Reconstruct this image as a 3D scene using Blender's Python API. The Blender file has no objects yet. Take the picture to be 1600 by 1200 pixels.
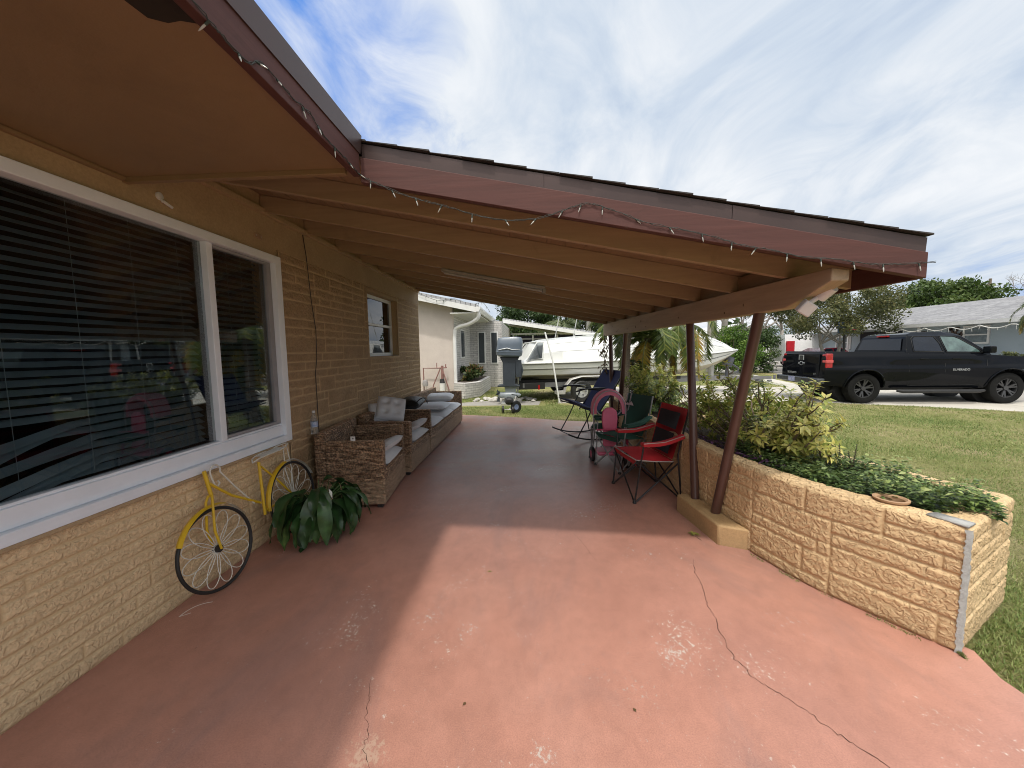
import bpy, bmesh, math, random
import numpy as np
from mathutils import Vector, Matrix, noise
random.seed(7); RNG = np.random.default_rng(7)
SC = bpy.context.scene; COL = SC.collection; PI = math.pi

# ------------------------------------------------------------------ materials
def _nt(name):
    m = bpy.data.materials.new(name); m.use_nodes = True
    nt = m.node_tree; nt.nodes.clear()
    o = nt.nodes.new('ShaderNodeOutputMaterial'); b = nt.nodes.new('ShaderNodeBsdfPrincipled')
    nt.links.new(b.outputs[0], o.inputs[0]); return m, nt, b, o
def N(nt, t, **k):
    n = nt.nodes.new(t)
    for a, v in k.items(): setattr(n, a, v)
    return n
def noise_n(nt, vec, scale, detail=5, rough=.55, dist=0):
    n = N(nt, 'ShaderNodeTexNoise'); n.inputs['Scale'].default_value = scale; n.inputs['Detail'].default_value = detail
    n.inputs['Roughness'].default_value = rough; n.inputs['Distortion'].default_value = dist
    if vec is not None: nt.links.new(vec, n.inputs['Vector'])
    return n
def ramp(nt, fac, stops):
    r = N(nt, 'ShaderNodeValToRGB'); e = r.color_ramp.elements
    while len(e) < len(stops): e.new(.5)
    for i, (p, c) in enumerate(stops):
        e[i].position = p; e[i].color = (c, c, c, 1) if not hasattr(c, '__len__') else (*c, 1)
    nt.links.new(fac, r.inputs[0]); return r
def mixc(nt, fac, a, b, mode='MIX'):
    m = N(nt, 'ShaderNodeMix', data_type='RGBA', blend_type=mode)
    for s, v in ((0, fac), (6, a), (7, b)):
        if isinstance(v, (int, float)): m.inputs[s].default_value = v
        elif hasattr(v, '__len__') and not hasattr(v, 'default_value'): m.inputs[s].default_value = (*v[:3], 1)
        else: nt.links.new(v, m.inputs[s])
    return m.outputs[2]
def mapping(nt, out, scale=(1, 1, 1), rot=(0, 0, 0)):
    m = N(nt, 'ShaderNodeMapping'); m.inputs['Scale'].default_value = scale; m.inputs['Rotation'].default_value = rot
    nt.links.new(out, m.inputs[0]); return m.outputs[0]
def bump(nt, b, h, strength, dist, prev=None):
    n = N(nt, 'ShaderNodeBump'); n.inputs['Strength'].default_value = strength; n.inputs['Distance'].default_value = dist
    nt.links.new(h, n.inputs['Height'])
    if prev is not None: nt.links.new(prev.outputs[0], n.inputs['Normal'])
    nt.links.new(n.outputs[0], b.inputs['Normal']); return n
_M = {}
def M(name, c, c2=None, scale=6, rough=.6, bs=0, bscale=80, metal=0, coat=0, stretch=(1, 1, 1), rvar=.12, spec=.5, bd=.004, pos=(.3, .7), dirt=.0):
    if name in _M: return _M[name]
    m, nt, b, o = _nt(name); tc = N(nt, 'ShaderNodeTexCoord').outputs['Object']
    v = mapping(nt, tc, stretch)
    if c2 is None: c2 = tuple(x * .78 for x in c)
    n = noise_n(nt, v, scale, 8, .6)
    r = ramp(nt, n.outputs[0], [(pos[0], c2), (pos[1], c)])
    col = r.outputs[0]
    if dirt:
        d = noise_n(nt, tc, 2.3, 9, .7, .6); dr = ramp(nt, d.outputs[0], [(.5, 0.0), (.72, 1.0)])
        col = mixc(nt, dr.outputs[0], col, tuple(x * (1 - dirt) for x in c))
    nt.links.new(col, b.inputs['Base Color'])
    rr = N(nt, 'ShaderNodeMapRange'); rr.inputs[3].default_value = max(0.02, rough - rvar); rr.inputs[4].default_value = min(1, rough + rvar)
    nt.links.new(n.outputs[0], rr.inputs[0]); nt.links.new(rr.outputs[0], b.inputs['Roughness'])
    b.inputs['Metallic'].default_value = metal; b.inputs['Coat Weight'].default_value = coat; b.inputs['Coat Roughness'].default_value = .03
    b.inputs['Specular IOR Level'].default_value = spec
    if bs: bump(nt, b, noise_n(nt, v, bscale, 4).outputs[0], bs, bd)
    _M[name] = m; return m
def M_leaf(name, stops, rough=.42, trans=.3, spots=None):
    if name in _M: return _M[name]
    m, nt, b, o = _nt(name)
    a = N(nt, 'ShaderNodeAttribute', attribute_name='tint')
    r = ramp(nt, a.outputs['Fac'], stops); col = r.outputs[0]
    tc = N(nt, 'ShaderNodeTexCoord').outputs['Object']
    n = noise_n(nt, tc, 25, 3); nr = ramp(nt, n.outputs[0], [(.35, .7), (.65, 1.1)])
    col = mixc(nt, 1.0, col, nr.outputs[0], 'MULTIPLY')
    if spots:
        s = noise_n(nt, tc, 70, 2); sr = ramp(nt, s.outputs[0], [(.5, 0.0), (.56, 1.0)])
        col = mixc(nt, sr.outputs[0], col, spots)
    nt.links.new(col, b.inputs['Base Color']); b.inputs['Roughness'].default_value = rough
    t = N(nt, 'ShaderNodeBsdfTranslucent'); nt.links.new(col, t.inputs[0])
    mx = N(nt, 'ShaderNodeMixShader'); mx.inputs[0].default_value = trans
    nt.links.new(b.outputs[0], mx.inputs[1]); nt.links.new(t.outputs[0], mx.inputs[2]); nt.links.new(mx.outputs[0], o.inputs[0])
    _M[name] = m; return m
def M_glass(name, tint=(.6, .65, .66), ior=1.5, rough=.0, boost=1.0):
    if name in _M: return _M[name]
    m, nt, b, o = _nt(name); nt.nodes.remove(b)
    f = N(nt, 'ShaderNodeFresnel'); f.inputs[0].default_value = ior
    mu = N(nt, 'ShaderNodeMath', operation='MULTIPLY'); mu.inputs[1].default_value = boost; mu.use_clamp = True; nt.links.new(f.outputs[0], mu.inputs[0])
    t = N(nt, 'ShaderNodeBsdfTransparent'); t.inputs[0].default_value = (*tint, 1)
    g = N(nt, 'ShaderNodeBsdfGlossy'); g.inputs['Roughness'].default_value = rough
    tc = N(nt, 'ShaderNodeTexCoord').outputs['Object']
    bn = N(nt, 'ShaderNodeBump'); bn.inputs['Strength'].default_value = .04; bn.inputs['Distance'].default_value = .02
    nt.links.new(noise_n(nt, tc, 2.5, 2).outputs[0], bn.inputs['Height']); nt.links.new(bn.outputs[0], g.inputs['Normal'])
    mx = N(nt, 'ShaderNodeMixShader'); nt.links.new(mu.outputs[0], mx.inputs[0]); nt.links.new(t.outputs[0], mx.inputs[1]); nt.links.new(g.outputs[0], mx.inputs[2])
    nt.links.new(mx.outputs[0], o.inputs[0]); _M[name] = m; return m

def mat_slab():
    m, nt, b, o = _nt('painted_concrete'); tc = N(nt, 'ShaderNodeTexCoord').outputs['Object']
    big = noise_n(nt, tc, .9, 8, .62, .4); mid = noise_n(nt, tc, 5, 8, .65, .3)
    c = ramp(nt, big.outputs[0], [(.3, (.38, .186, .142)), (.5, (.44, .218, .165)), (.72, (.48, .252, .195))]).outputs[0]
    c2 = ramp(nt, mid.outputs[0], [(.3, .90), (.7, 1.06)]).outputs[0]
    c = mixc(nt, 1.0, c, c2, 'MULTIPLY')
    # grey-mauve foot traffic stains, stretched down the porch
    st = noise_n(nt, mapping(nt, tc, (1.0, .38, 1)), 1.5, 9, .68, .8)
    sr = ramp(nt, st.outputs[0], [(.5, 0.0), (.68, .62)])
    c = mixc(nt, sr.outputs[0], c, (.26, .16, .145))
    # lighter, worn aisle in the far half
    sep = N(nt, 'ShaderNodeSeparateXYZ'); nt.links.new(tc, sep.inputs[0])
    fy = N(nt, 'ShaderNodeMapRange'); fy.inputs[1].default_value = 3.4; fy.inputs[2].default_value = 5.2; fy.clamp = True; nt.links.new(sep.outputs[1], fy.inputs[0])
    wn = noise_n(nt, tc, 1.8, 8, .7, .5); wr = ramp(nt, wn.outputs[0], [(.36, 0.0), (.62, .8)])
    fm = N(nt, 'ShaderNodeMath', operation='MULTIPLY'); nt.links.new(fy.outputs[0], fm.inputs[0]); nt.links.new(wr.outputs[0], fm.inputs[1])
    c = mixc(nt, fm.outputs[0], c, (.36, .29, .28))
    # chipped paint: fine speckles gathered in clusters
    cl = noise_n(nt, tc, 1.7, 5, .6, .6); clr = ramp(nt, cl.outputs[0], [(.50, 0.0), (.72, .14)])
    sp = noise_n(nt, mapping(nt, tc, (1, .8, 1)), 46, 9, .78, .4)
    ad = N(nt, 'ShaderNodeMath', operation='ADD'); nt.links.new(sp.outputs[0], ad.inputs[0]); nt.links.new(clr.outputs[0], ad.inputs[1])
    cr = ramp(nt, ad.outputs[0], [(.655, 0.0), (.69, .9)])
    c = mixc(nt, cr.outputs[0], c, (.62, .56, .50))
    g1 = noise_n(nt, tc, 170, 6, .8); c = mixc(nt, 1.0, c, ramp(nt, g1.outputs[0], [(.3, .72), (.5, 1.0), (.7, 1.24)]).outputs[0], 'MULTIPLY')
    g2 = noise_n(nt, mapping(nt, tc, (1, .7, 1)), 14, 10, .78, .6); c = mixc(nt, 1.0, c, ramp(nt, g2.outputs[0], [(.28, .88), (.5, 1.0), (.72, 1.08)]).outputs[0], 'MULTIPLY')
    # scuffs: long thin pale scratches
    for rot, th in ((.5, .735), (-1.0, .75)):
        s_ = noise_n(nt, mapping(nt, tc, (5, 90, 1), (0, 0, rot)), 1.0, 3, .6, .3); m_ = noise_n(nt, tc, 1.3, 3); ms = N(nt, 'ShaderNodeMath', operation='MULTIPLY'); nt.links.new(ramp(nt, s_.outputs[0], [(th, 0.0), (th + .02, .5)]).outputs[0], ms.inputs[0]); nt.links.new(ramp(nt, m_.outputs[0], [(.45, 0.0), (.6, 1.0)]).outputs[0], ms.inputs[1])
        c = mixc(nt, ms.outputs[0], c, (.60, .47, .40))
    # irregular bald patches
    def spot(x, y, r, strength, colr):
        nonlocal c
        vd = N(nt, 'ShaderNodeVectorMath', operation='DISTANCE'); vd.inputs[1].default_value = (x, y, 0); nt.links.new(tc, vd.inputs[0])
        mr = N(nt, 'ShaderNodeMapRange'); mr.inputs[1].default_value = 0; mr.inputs[2].default_value = r; mr.inputs[3].default_value = strength; mr.inputs[4].default_value = 0; nt.links.new(vd.outputs['Value'], mr.inputs[0])
        nn = N(nt, 'ShaderNodeMath', operation='ADD'); nt.links.new(sp.outputs[0], nn.inputs[0]); nt.links.new(mr.outputs[0], nn.inputs[1])
        rr = ramp(nt, nn.outputs[0], [(.655, 0.0), (.69, .8)]); c = mixc(nt, rr.outputs[0], c, colr)
    W = (.5, .45, .40)
    for q in SPOTS: spot(*q)
    dk = noise_n(nt, tc, 31, 3, .6); dr = ramp(nt, dk.outputs[0], [(.745, 0.0), (.76, .8)])
    c = mixc(nt, dr.outputs[0], c, (.09, .045, .035))
    nt.links.new(c, b.inputs['Base Color'])
    rr = ramp(nt, big.outputs[0], [(.3, .28), (.7, .48)]); nt.links.new(rr.outputs[0], b.inputs['Roughness'])
    b.inputs['Specular IOR Level'].default_value = .55
    p = bump(nt, b, noise_n(nt, tc, 220, 4, .6).outputs[0], .25, .002)
    bump(nt, b, cr.outputs[0], -.25, .002, p)
    return m
def mat_stucco(name, c, c2, bs=.4, worm=0, wscale=42, mortar=None):
    m, nt, b, o = _nt(name); tc = N(nt, 'ShaderNodeTexCoord').outputs['Object']
    n = noise_n(nt, tc, 3.5, 9, .65, .3); col = ramp(nt, n.outputs[0], [(.28, c2), (.68, c)]).outputs[0]
    n2 = noise_n(nt, tc, 70, 6, .7); col = mixc(nt, 1.0, col, ramp(nt, n2.outputs[0], [(.3, .82), (.7, 1.1)]).outputs[0], 'MULTIPLY')
    n3 = noise_n(nt, tc, 9, 9, .75, .5); col = mixc(nt, ramp(nt, n3.outputs[0], [(.62, 0.0), (.75, .35)]).outputs[0], col, tuple(x * .55 for x in c))
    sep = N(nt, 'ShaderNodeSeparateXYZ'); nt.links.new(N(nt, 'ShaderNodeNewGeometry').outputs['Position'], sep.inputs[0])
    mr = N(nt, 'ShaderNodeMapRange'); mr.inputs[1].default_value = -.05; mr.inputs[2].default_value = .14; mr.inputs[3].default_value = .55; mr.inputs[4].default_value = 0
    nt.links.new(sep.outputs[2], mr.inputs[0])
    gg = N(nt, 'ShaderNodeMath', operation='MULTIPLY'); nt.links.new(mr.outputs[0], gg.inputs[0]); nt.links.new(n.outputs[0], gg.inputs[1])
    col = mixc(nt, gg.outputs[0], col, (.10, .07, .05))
    nt.links.new(col, b.inputs['Base Color']); b.inputs['Roughness'].default_value = .72; b.inputs['Specular IOR Level'].default_value = .35
    p = bump(nt, b, noise_n(nt, tc, 95, 6, .7).outputs[0], min(1, bs * 1.6), .006)
    if worm:
        wn = noise_n(nt, tc, wscale, 2.5, .45, .9); wr = ramp(nt, wn.outputs[0], [(.38, 0.0), (.47, .35), (.55, .85), (.64, 1.0)]); wr.color_ramp.interpolation = 'EASE'
        cav = ramp(nt, wr.outputs[0], [(.0, .91), (.45, 1.0), (1.0, 1.04)]); col = mixc(nt, 1.0, col, cav.outputs[0], 'MULTIPLY')
        if mortar:
            a = N(nt, 'ShaderNodeAttribute', attribute_name='joint'); col = mixc(nt, a.outputs['Fac'], col, mortar)
        hh_ = wr.outputs[0]
        if mortar:
            iv_ = N(nt, 'ShaderNodeMath', operation='SUBTRACT'); iv_.inputs[0].default_value = 1; nt.links.new(a.outputs['Fac'], iv_.inputs[1]); mu_ = N(nt, 'ShaderNodeMath', operation='MULTIPLY'); nt.links.new(hh_, mu_.inputs[0]); nt.links.new(iv_.outputs[0], mu_.inputs[1]); hh_ = mu_.outputs[0]
        nt.links.new(col, b.inputs['Base Color']); bump(nt, b, hh_, 1.0, worm, p)
    return m
def mat_wicker(name, c, c2, c3):
    m, nt, b, o = _nt(name); tc = N(nt, 'ShaderNodeTexCoord').outputs['Object']
    n = noise_n(nt, mapping(nt, tc, (9, 9, 95)), 1.0, 5, .7, .2)
    col = ramp(nt, n.outputs[0], [(.3, c2), (.5, c), (.66, c3)]).outputs[0]
    k = noise_n(nt, mapping(nt, tc, (60, 60, 60)), 1.0, 3); col = mixc(nt, 1.0, col, ramp(nt, k.outputs[0], [(.38, .45), (.62, 1.3)]).outputs[0], 'MULTIPLY')
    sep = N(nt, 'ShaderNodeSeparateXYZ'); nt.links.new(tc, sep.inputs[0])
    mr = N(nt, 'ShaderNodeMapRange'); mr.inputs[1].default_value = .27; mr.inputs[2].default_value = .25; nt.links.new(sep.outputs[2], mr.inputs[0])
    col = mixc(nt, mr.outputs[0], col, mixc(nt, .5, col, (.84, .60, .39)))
    nt.links.new(col, b.inputs['Base Color']); b.inputs['Roughness'].default_value = .62
    w = N(nt, 'ShaderNodeTexWave', wave_type='BANDS', bands_direction='Z'); w.inputs['Scale'].default_value = 26; w.inputs['Distortion'].default_value = 2.2; w.inputs['Detail'].default_value = 2
    nt.links.new(tc, w.inputs[0])
    p = bump(nt, b, w.outputs[0], 1.0, .022); bump(nt, b, n.outputs[0], .8, .01, p); return m
def mat_wood(name, c, c2, axis=0, rough=.55, s=1):
    m, nt, b, o = _nt(name); tc = N(nt, 'ShaderNodeTexCoord').outputs['Object']
    sc = [28 * s, 28 * s, 28 * s]; sc[axis] = 1.6 * s
    n = noise_n(nt, mapping(nt, tc, sc), 1.0, 7, .6, .5); col = ramp(nt, n.outputs[0], [(.3, c2), (.7, c)]).outputs[0]
    d = noise_n(nt, tc, 4, 9, .72, .4); col = mixc(nt, ramp(nt, d.outputs[0], [(.6, 0.0), (.74, .55)]).outputs[0], col, tuple(x * .45 for x in c))
    nt.links.new(col, b.inputs['Base Color']); b.inputs['Roughness'].default_value = rough
    bump(nt, b, n.outputs[0], .35, .004); return m
def mat_grass_ground():
    m, nt, b, o = _nt('lawn_ground'); tc = N(nt, 'ShaderNodeTexCoord').outputs['Object']
    n = noise_n(nt, tc, .55, 9, .65, .5)
    col = ramp(nt, n.outputs[0], [(.30, (.18, .21, .065)), (.46, (.26, .27, .10)), (.60, (.37, .33, .16)), (.72, (.43, .34, .22))]).outputs[0]
    k = noise_n(nt, tc, 55, 6, .75); col = mixc(nt, 1.0, col, ramp(nt, k.outputs[0], [(.34, .45), (.66, 1.35)]).outputs[0], 'MULTIPLY')
    nt.links.new(col, b.inputs['Base Color']); b.inputs['Roughness'].default_value = .9; b.inputs['Specular IOR Level'].default_value = .1
    bump(nt, b, k.outputs[0], 1.0, .04); return m
def mat_concrete(name, c, c2, joint=0):
    m, nt, b, o = _nt(name); tc = N(nt, 'ShaderNodeTexCoord').outputs['Object']
    n = noise_n(nt, tc, .7, 9, .66, .3); col = ramp(nt, n.outputs[0], [(.3, c2), (.7, c)]).outputs[0]
    k = noise_n(nt, tc, 60, 6, .7); col = mixc(nt, 1.0, col, ramp(nt, k.outputs[0], [(.35, .84), (.65, 1.1)]).outputs[0], 'MULTIPLY')
    s = noise_n(nt, tc, 2.1, 7, .7, .7); col = mixc(nt, ramp(nt, s.outputs[0], [(.6, 0.0), (.7, .35)]).outputs[0], col, tuple(x * .55 for x in c2))
    if joint:
        br = N(nt, 'ShaderNodeTexBrick', offset=0); br.inputs['Scale'].default_value = 1; br.inputs['Brick Width'].default_value = joint; br.inputs['Row Height'].default_value = joint
        br.inputs['Mortar Size'].default_value = .012; nt.links.new(tc, br.inputs[0]); col = mixc(nt, br.outputs['Fac'], col, tuple(x * .35 for x in c))
    nt.links.new(col, b.inputs['Base Color']); b.inputs['Roughness'].default_value = .85; b.inputs['Specular IOR Level'].default_value = .25
    bump(nt, b, k.outputs[0], .3, .004); return m
def mat_shingle(name, c, c2, scale=1):
    m, nt, b, o = _nt(name); tc = N(nt, 'ShaderNodeTexCoord').outputs['Object']
    br = N(nt, 'ShaderNodeTexBrick'); br.inputs['Scale'].default_value = scale; br.inputs['Brick Width'].default_value = .9; br.inputs['Row Height'].default_value = .16
    br.inputs['Mortar Size'].default_value = .012; br.inputs[1].default_value = (*c, 1); br.inputs[2].default_value = (*c2, 1); br.inputs[3].default_value = (*[x * .3 for x in c], 1)
    nt.links.new(mapping(nt, tc, (1, 1, 1), (0, 0, PI / 2)), br.inputs[0])
    k = noise_n(nt, tc, 2, 9, .75); col = mixc(nt, 1.0, br.outputs[0], ramp(nt, k.outputs[0], [(.3, .65), (.7, 1.25)]).outputs[0], 'MULTIPLY')
    nt.links.new(col, b.inputs['Base Color']); b.inputs['Roughness'].default_value = .9; bump(nt, b, br.outputs[0], .4, .01); return m
def mat_stone_small(name, c, c2, bw=.3, rh=.08):
    m, nt, b, o = _nt(name); tc = N(nt, 'ShaderNodeTexCoord').outputs['Object']
    v = N(nt, 'ShaderNodeSeparateXYZ'); nt.links.new(tc, v.inputs[0]); ad = N(nt, 'ShaderNodeMath', operation='ADD'); nt.links.new(v.outputs[0], ad.inputs[0]); nt.links.new(v.outputs[1], ad.inputs[1])
    cx = N(nt, 'ShaderNodeCombineXYZ'); nt.links.new(ad.outputs[0], cx.inputs[0]); nt.links.new(v.outputs[2], cx.inputs[1])
    br = N(nt, 'ShaderNodeTexBrick'); br.inputs['Scale'].default_value = 1; br.inputs['Brick Width'].default_value = bw; br.inputs['Row Height'].default_value = rh; br.inputs['Mortar Size'].default_value = .008
    br.inputs[1].default_value = (*c, 1); br.inputs[2].default_value = (*c2, 1); br.inputs[3].default_value = (*[x * .5 for x in c], 1); nt.links.new(cx.outputs[0], br.inputs[0])
    k = noise_n(nt, tc, 12, 8, .7); col = mixc(nt, 1.0, br.outputs[0], ramp(nt, k.outputs[0], [(.3, .75), (.7, 1.15)]).outputs[0], 'MULTIPLY')
    nt.links.new(col, b.inputs['Base Color']); b.inputs['Roughness'].default_value = .8; bump(nt, b, br.outputs['Fac'], -.5, .01); return m

# ------------------------------------------------------------------ mesh helpers
def chain_loc(o):
    v = Vector((0, 0, 0))
    while o is not None: v += o.location; o = o.parent
    return v
def tagit(o, label=None, cat=None, group=None, kind=None):
    if label: o['label'] = label
    if cat: o['category'] = cat
    if group: o['group'] = group
    if kind: o['kind'] = kind
    return o
def thing(name, label, cat, loc=(0, 0, 0), group=None):
    o = bpy.data.objects.new(name, None); COL.objects.link(o); o.location = loc; o.empty_display_size = .1
    return tagit(o, label, cat, group)
class MB:
    def __init__(s): s.v = []; s.f = []; s.mi = []; s.cm = 0
    def add(s, vs, fs, mi=None):
        n = len(s.v); s.v += [tuple(v) for v in vs]; s.f += [tuple(i + n for i in f) for f in fs]; s.mi += [s.cm if mi is None else mi] * len(fs); return s
    def box(s, c, d, rot=None, mi=None):
        x, y, z = [k / 2 for k in d]; vs = [Vector((a * x, b * y, e * z)) for e in (-1, 1) for b in (-1, 1) for a in (-1, 1)]
        if rot is not None: vs = [rot @ v for v in vs]
        c = Vector(c); return s.add([v + c for v in vs], [(0, 2, 3, 1), (4, 5, 7, 6), (0, 1, 5, 4), (2, 6, 7, 3), (0, 4, 6, 2), (1, 3, 7, 5)], mi)
    def bx(s, a, b, mi=None): return s.box([(p + q) / 2 for p, q in zip(a, b)], [abs(q - p) for p, q in zip(a, b)], None, mi)
    def bar(s, p, q, w, h, mi=None, up=(0, 0, 1)):
        p = Vector(p); q = Vector(q); d = q - p; L = d.length; d.normalize(); u = Vector(up); x = d.cross(u)
        if x.length < 1e-4: x = d.cross(Vector((1, 0, 0)))
        x.normalize(); z = x.cross(d); return s.box((p + q) / 2, (w, L, h), Matrix((x, d, z)).transposed(), mi)
    def tube(s, pts, r, n=8, mi=None, cap=True, closed=False):
        pts = [Vector(p) for p in pts]; k = len(pts); rs = r if hasattr(r, '__len__') else [r] * k
        vs = []; ref = None
        for i, p in enumerate(pts):
            if closed: d = pts[(i + 1) % k] - pts[i - 1]
            else: d = pts[min(i + 1, k - 1)] - pts[max(i - 1, 0)]
            if d.length < 1e-9: d = Vector((0, 0, 1))
            d.normalize()
            if ref is None: ref = Vector((0, 0, 1)) if abs(d.z) < .9 else Vector((1, 0, 0))
            x = d.cross(ref)
            if x.length < 1e-3: x = d.cross(Vector((1, 0, 0)) if abs(d.x) < .9 else Vector((0, 1, 0)))
            x.normalize(); y = x.cross(d); ref = y
            for j in range(n):
                a = 2 * PI * j / n; vs.append(p + (x * math.cos(a) + y * math.sin(a)) * rs[i])
        fs = []
        for i in range(k if closed else k - 1):
            for j in range(n):
                a = i * n + j; b = i * n + (j + 1) % n; i2 = (i + 1) % k; fs.append((a, b, i2 * n + (j + 1) % n, i2 * n + j))
        if cap and not closed: fs += [tuple(range(n))[::-1], tuple((k - 1) * n + j for j in range(n))]
        return s.add(vs, fs, mi)
    def lathe(s, prof, c=(0, 0, 0), n=24, rot=None, mi=None):   # prof: (r,z)
        vs = []; c = Vector(c)
        for r, z in prof:
            for j in range(n):
                v = Vector((r * math.cos(2 * PI * j / n), r * math.sin(2 * PI * j / n), z)); vs.append((rot @ v if rot is not None else v) + c)
        fs = [(i * n + j, i * n + (j + 1) % n, (i + 1) * n + (j + 1) % n, (i + 1) * n + j) for i in range(len(prof) - 1) for j in range(n)]
        loop = prof[0] == prof[-1]
        if prof[0][0] > 1e-5 and not loop: fs.append(tuple(range(n))[::-1])
        if prof[-1][0] > 1e-5 and not loop: fs.append(tuple((len(prof) - 1) * n + j for j in range(n)))
        return s.add(vs, fs, mi)
    def grid(s, fn, nu, nv, mi=None, skip=None):
        vs = [fn(i / nu, j / nv) for j in range(nv + 1) for i in range(nu + 1)]; fs = []
        for j in range(nv):
            for i in range(nu):
                if skip and skip((i + .5) / nu, (j + .5) / nv): continue
                a = j * (nu + 1) + i; fs.append((a, a + 1, a + nu + 2, a + nu + 1))
        return s.add(vs, fs, mi)
    def prism(s, poly, z0, z1, mi=None, top=True):   # poly xy
        n = len(poly); vs = [(x, y, z0) for x, y in poly] + [(x, y, z1) for x, y in poly]
        fs = [(i, (i + 1) % n, n + (i + 1) % n, n + i) for i in range(n)] + [tuple(range(n, 2 * n)), tuple(range(n))[::-1]]
        return s.add(vs, fs, mi)
    def pris(s, poly, fn, t0, t1, mi=None):          # generic extrude: fn(a,b,t)->xyz
        n = len(poly); vs = [fn(a, b, t0) for a, b in poly] + [fn(a, b, t1) for a, b in poly]
        fs = [(i, (i + 1) % n, n + (i + 1) % n, n + i) for i in range(n)] + [tuple(range(n, 2 * n)), tuple(range(n))[::-1]]
        return s.add(vs, fs, mi)
    def xform(s, mat): s.v = [tuple(mat @ Vector(v)) for v in s.v]; return s
    def build(s, name, mat, parent=None, bevel=0, smooth=True, label=None, subsurf=0, ang=35, segs=2, fix=True):
        off = chain_loc(parent) if parent is not None else Vector((0, 0, 0))
        me = bpy.data.meshes.new(name); me.from_pydata([(v[0] - off.x, v[1] - off.y, v[2] - off.z) for v in s.v], [], s.f)
        mats = mat if isinstance(mat, (list, tuple)) else [mat]
        for m in mats: me.materials.append(m)
        if len(mats) > 1: me.polygons.foreach_set('material_index', s.mi)
        if fix:
            bm = bmesh.new(); bm.from_mesh(me); bmesh.ops.recalc_face_normals(bm, faces=bm.faces); bm.to_mesh(me); bm.free()
        if smooth:
            me.polygons.foreach_set('use_smooth', [True] * len(me.polygons)); me.set_sharp_from_angle(angle=math.radians(ang))
        o = bpy.data.objects.new(name, me); COL.objects.link(o)
        if parent is not None: o.parent = parent
        if bevel:
            b = o.modifiers.new('bevel', 'BEVEL'); b.width = bevel; b.segments = segs; b.limit_method = 'ANGLE'; b.angle_limit = math.radians(40)
        if subsurf:
            b = o.modifiers.new('sub', 'SUBSURF'); b.levels = b.render_levels = subsurf
        if label: o['label'] = label
        return o
def copy_tree(o, parent=None):
    c = o.copy(); COL.objects.link(c); c.parent = parent
    for ch in list(o.children): copy_tree(ch, c)
    return c
def bez(p0, p1, p2, n=8):
    p0, p1, p2 = Vector(p0), Vector(p1), Vector(p2)
    return [p0 * (1 - t) ** 2 + p1 * 2 * t * (1 - t) + p2 * t * t for t in [i / n for i in range(n + 1)]]
def poly_smooth(pts, n=6):
    P = [Vector(p) for p in pts]; out = []
    for i in range(len(P) - 1):
        a = P[max(i - 1, 0)]; b = P[i]; c = P[i + 1]; d = P[min(i + 2, len(P) - 1)]
        for k in range(n):
            t = k / n; out.append(.5 * ((2 * b) + (c - a) * t + (2 * a - 5 * b + 4 * c - d) * t * t + (3 * b - a - 3 * c + d) * t ** 3))
    out.append(P[-1]); return out

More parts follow.
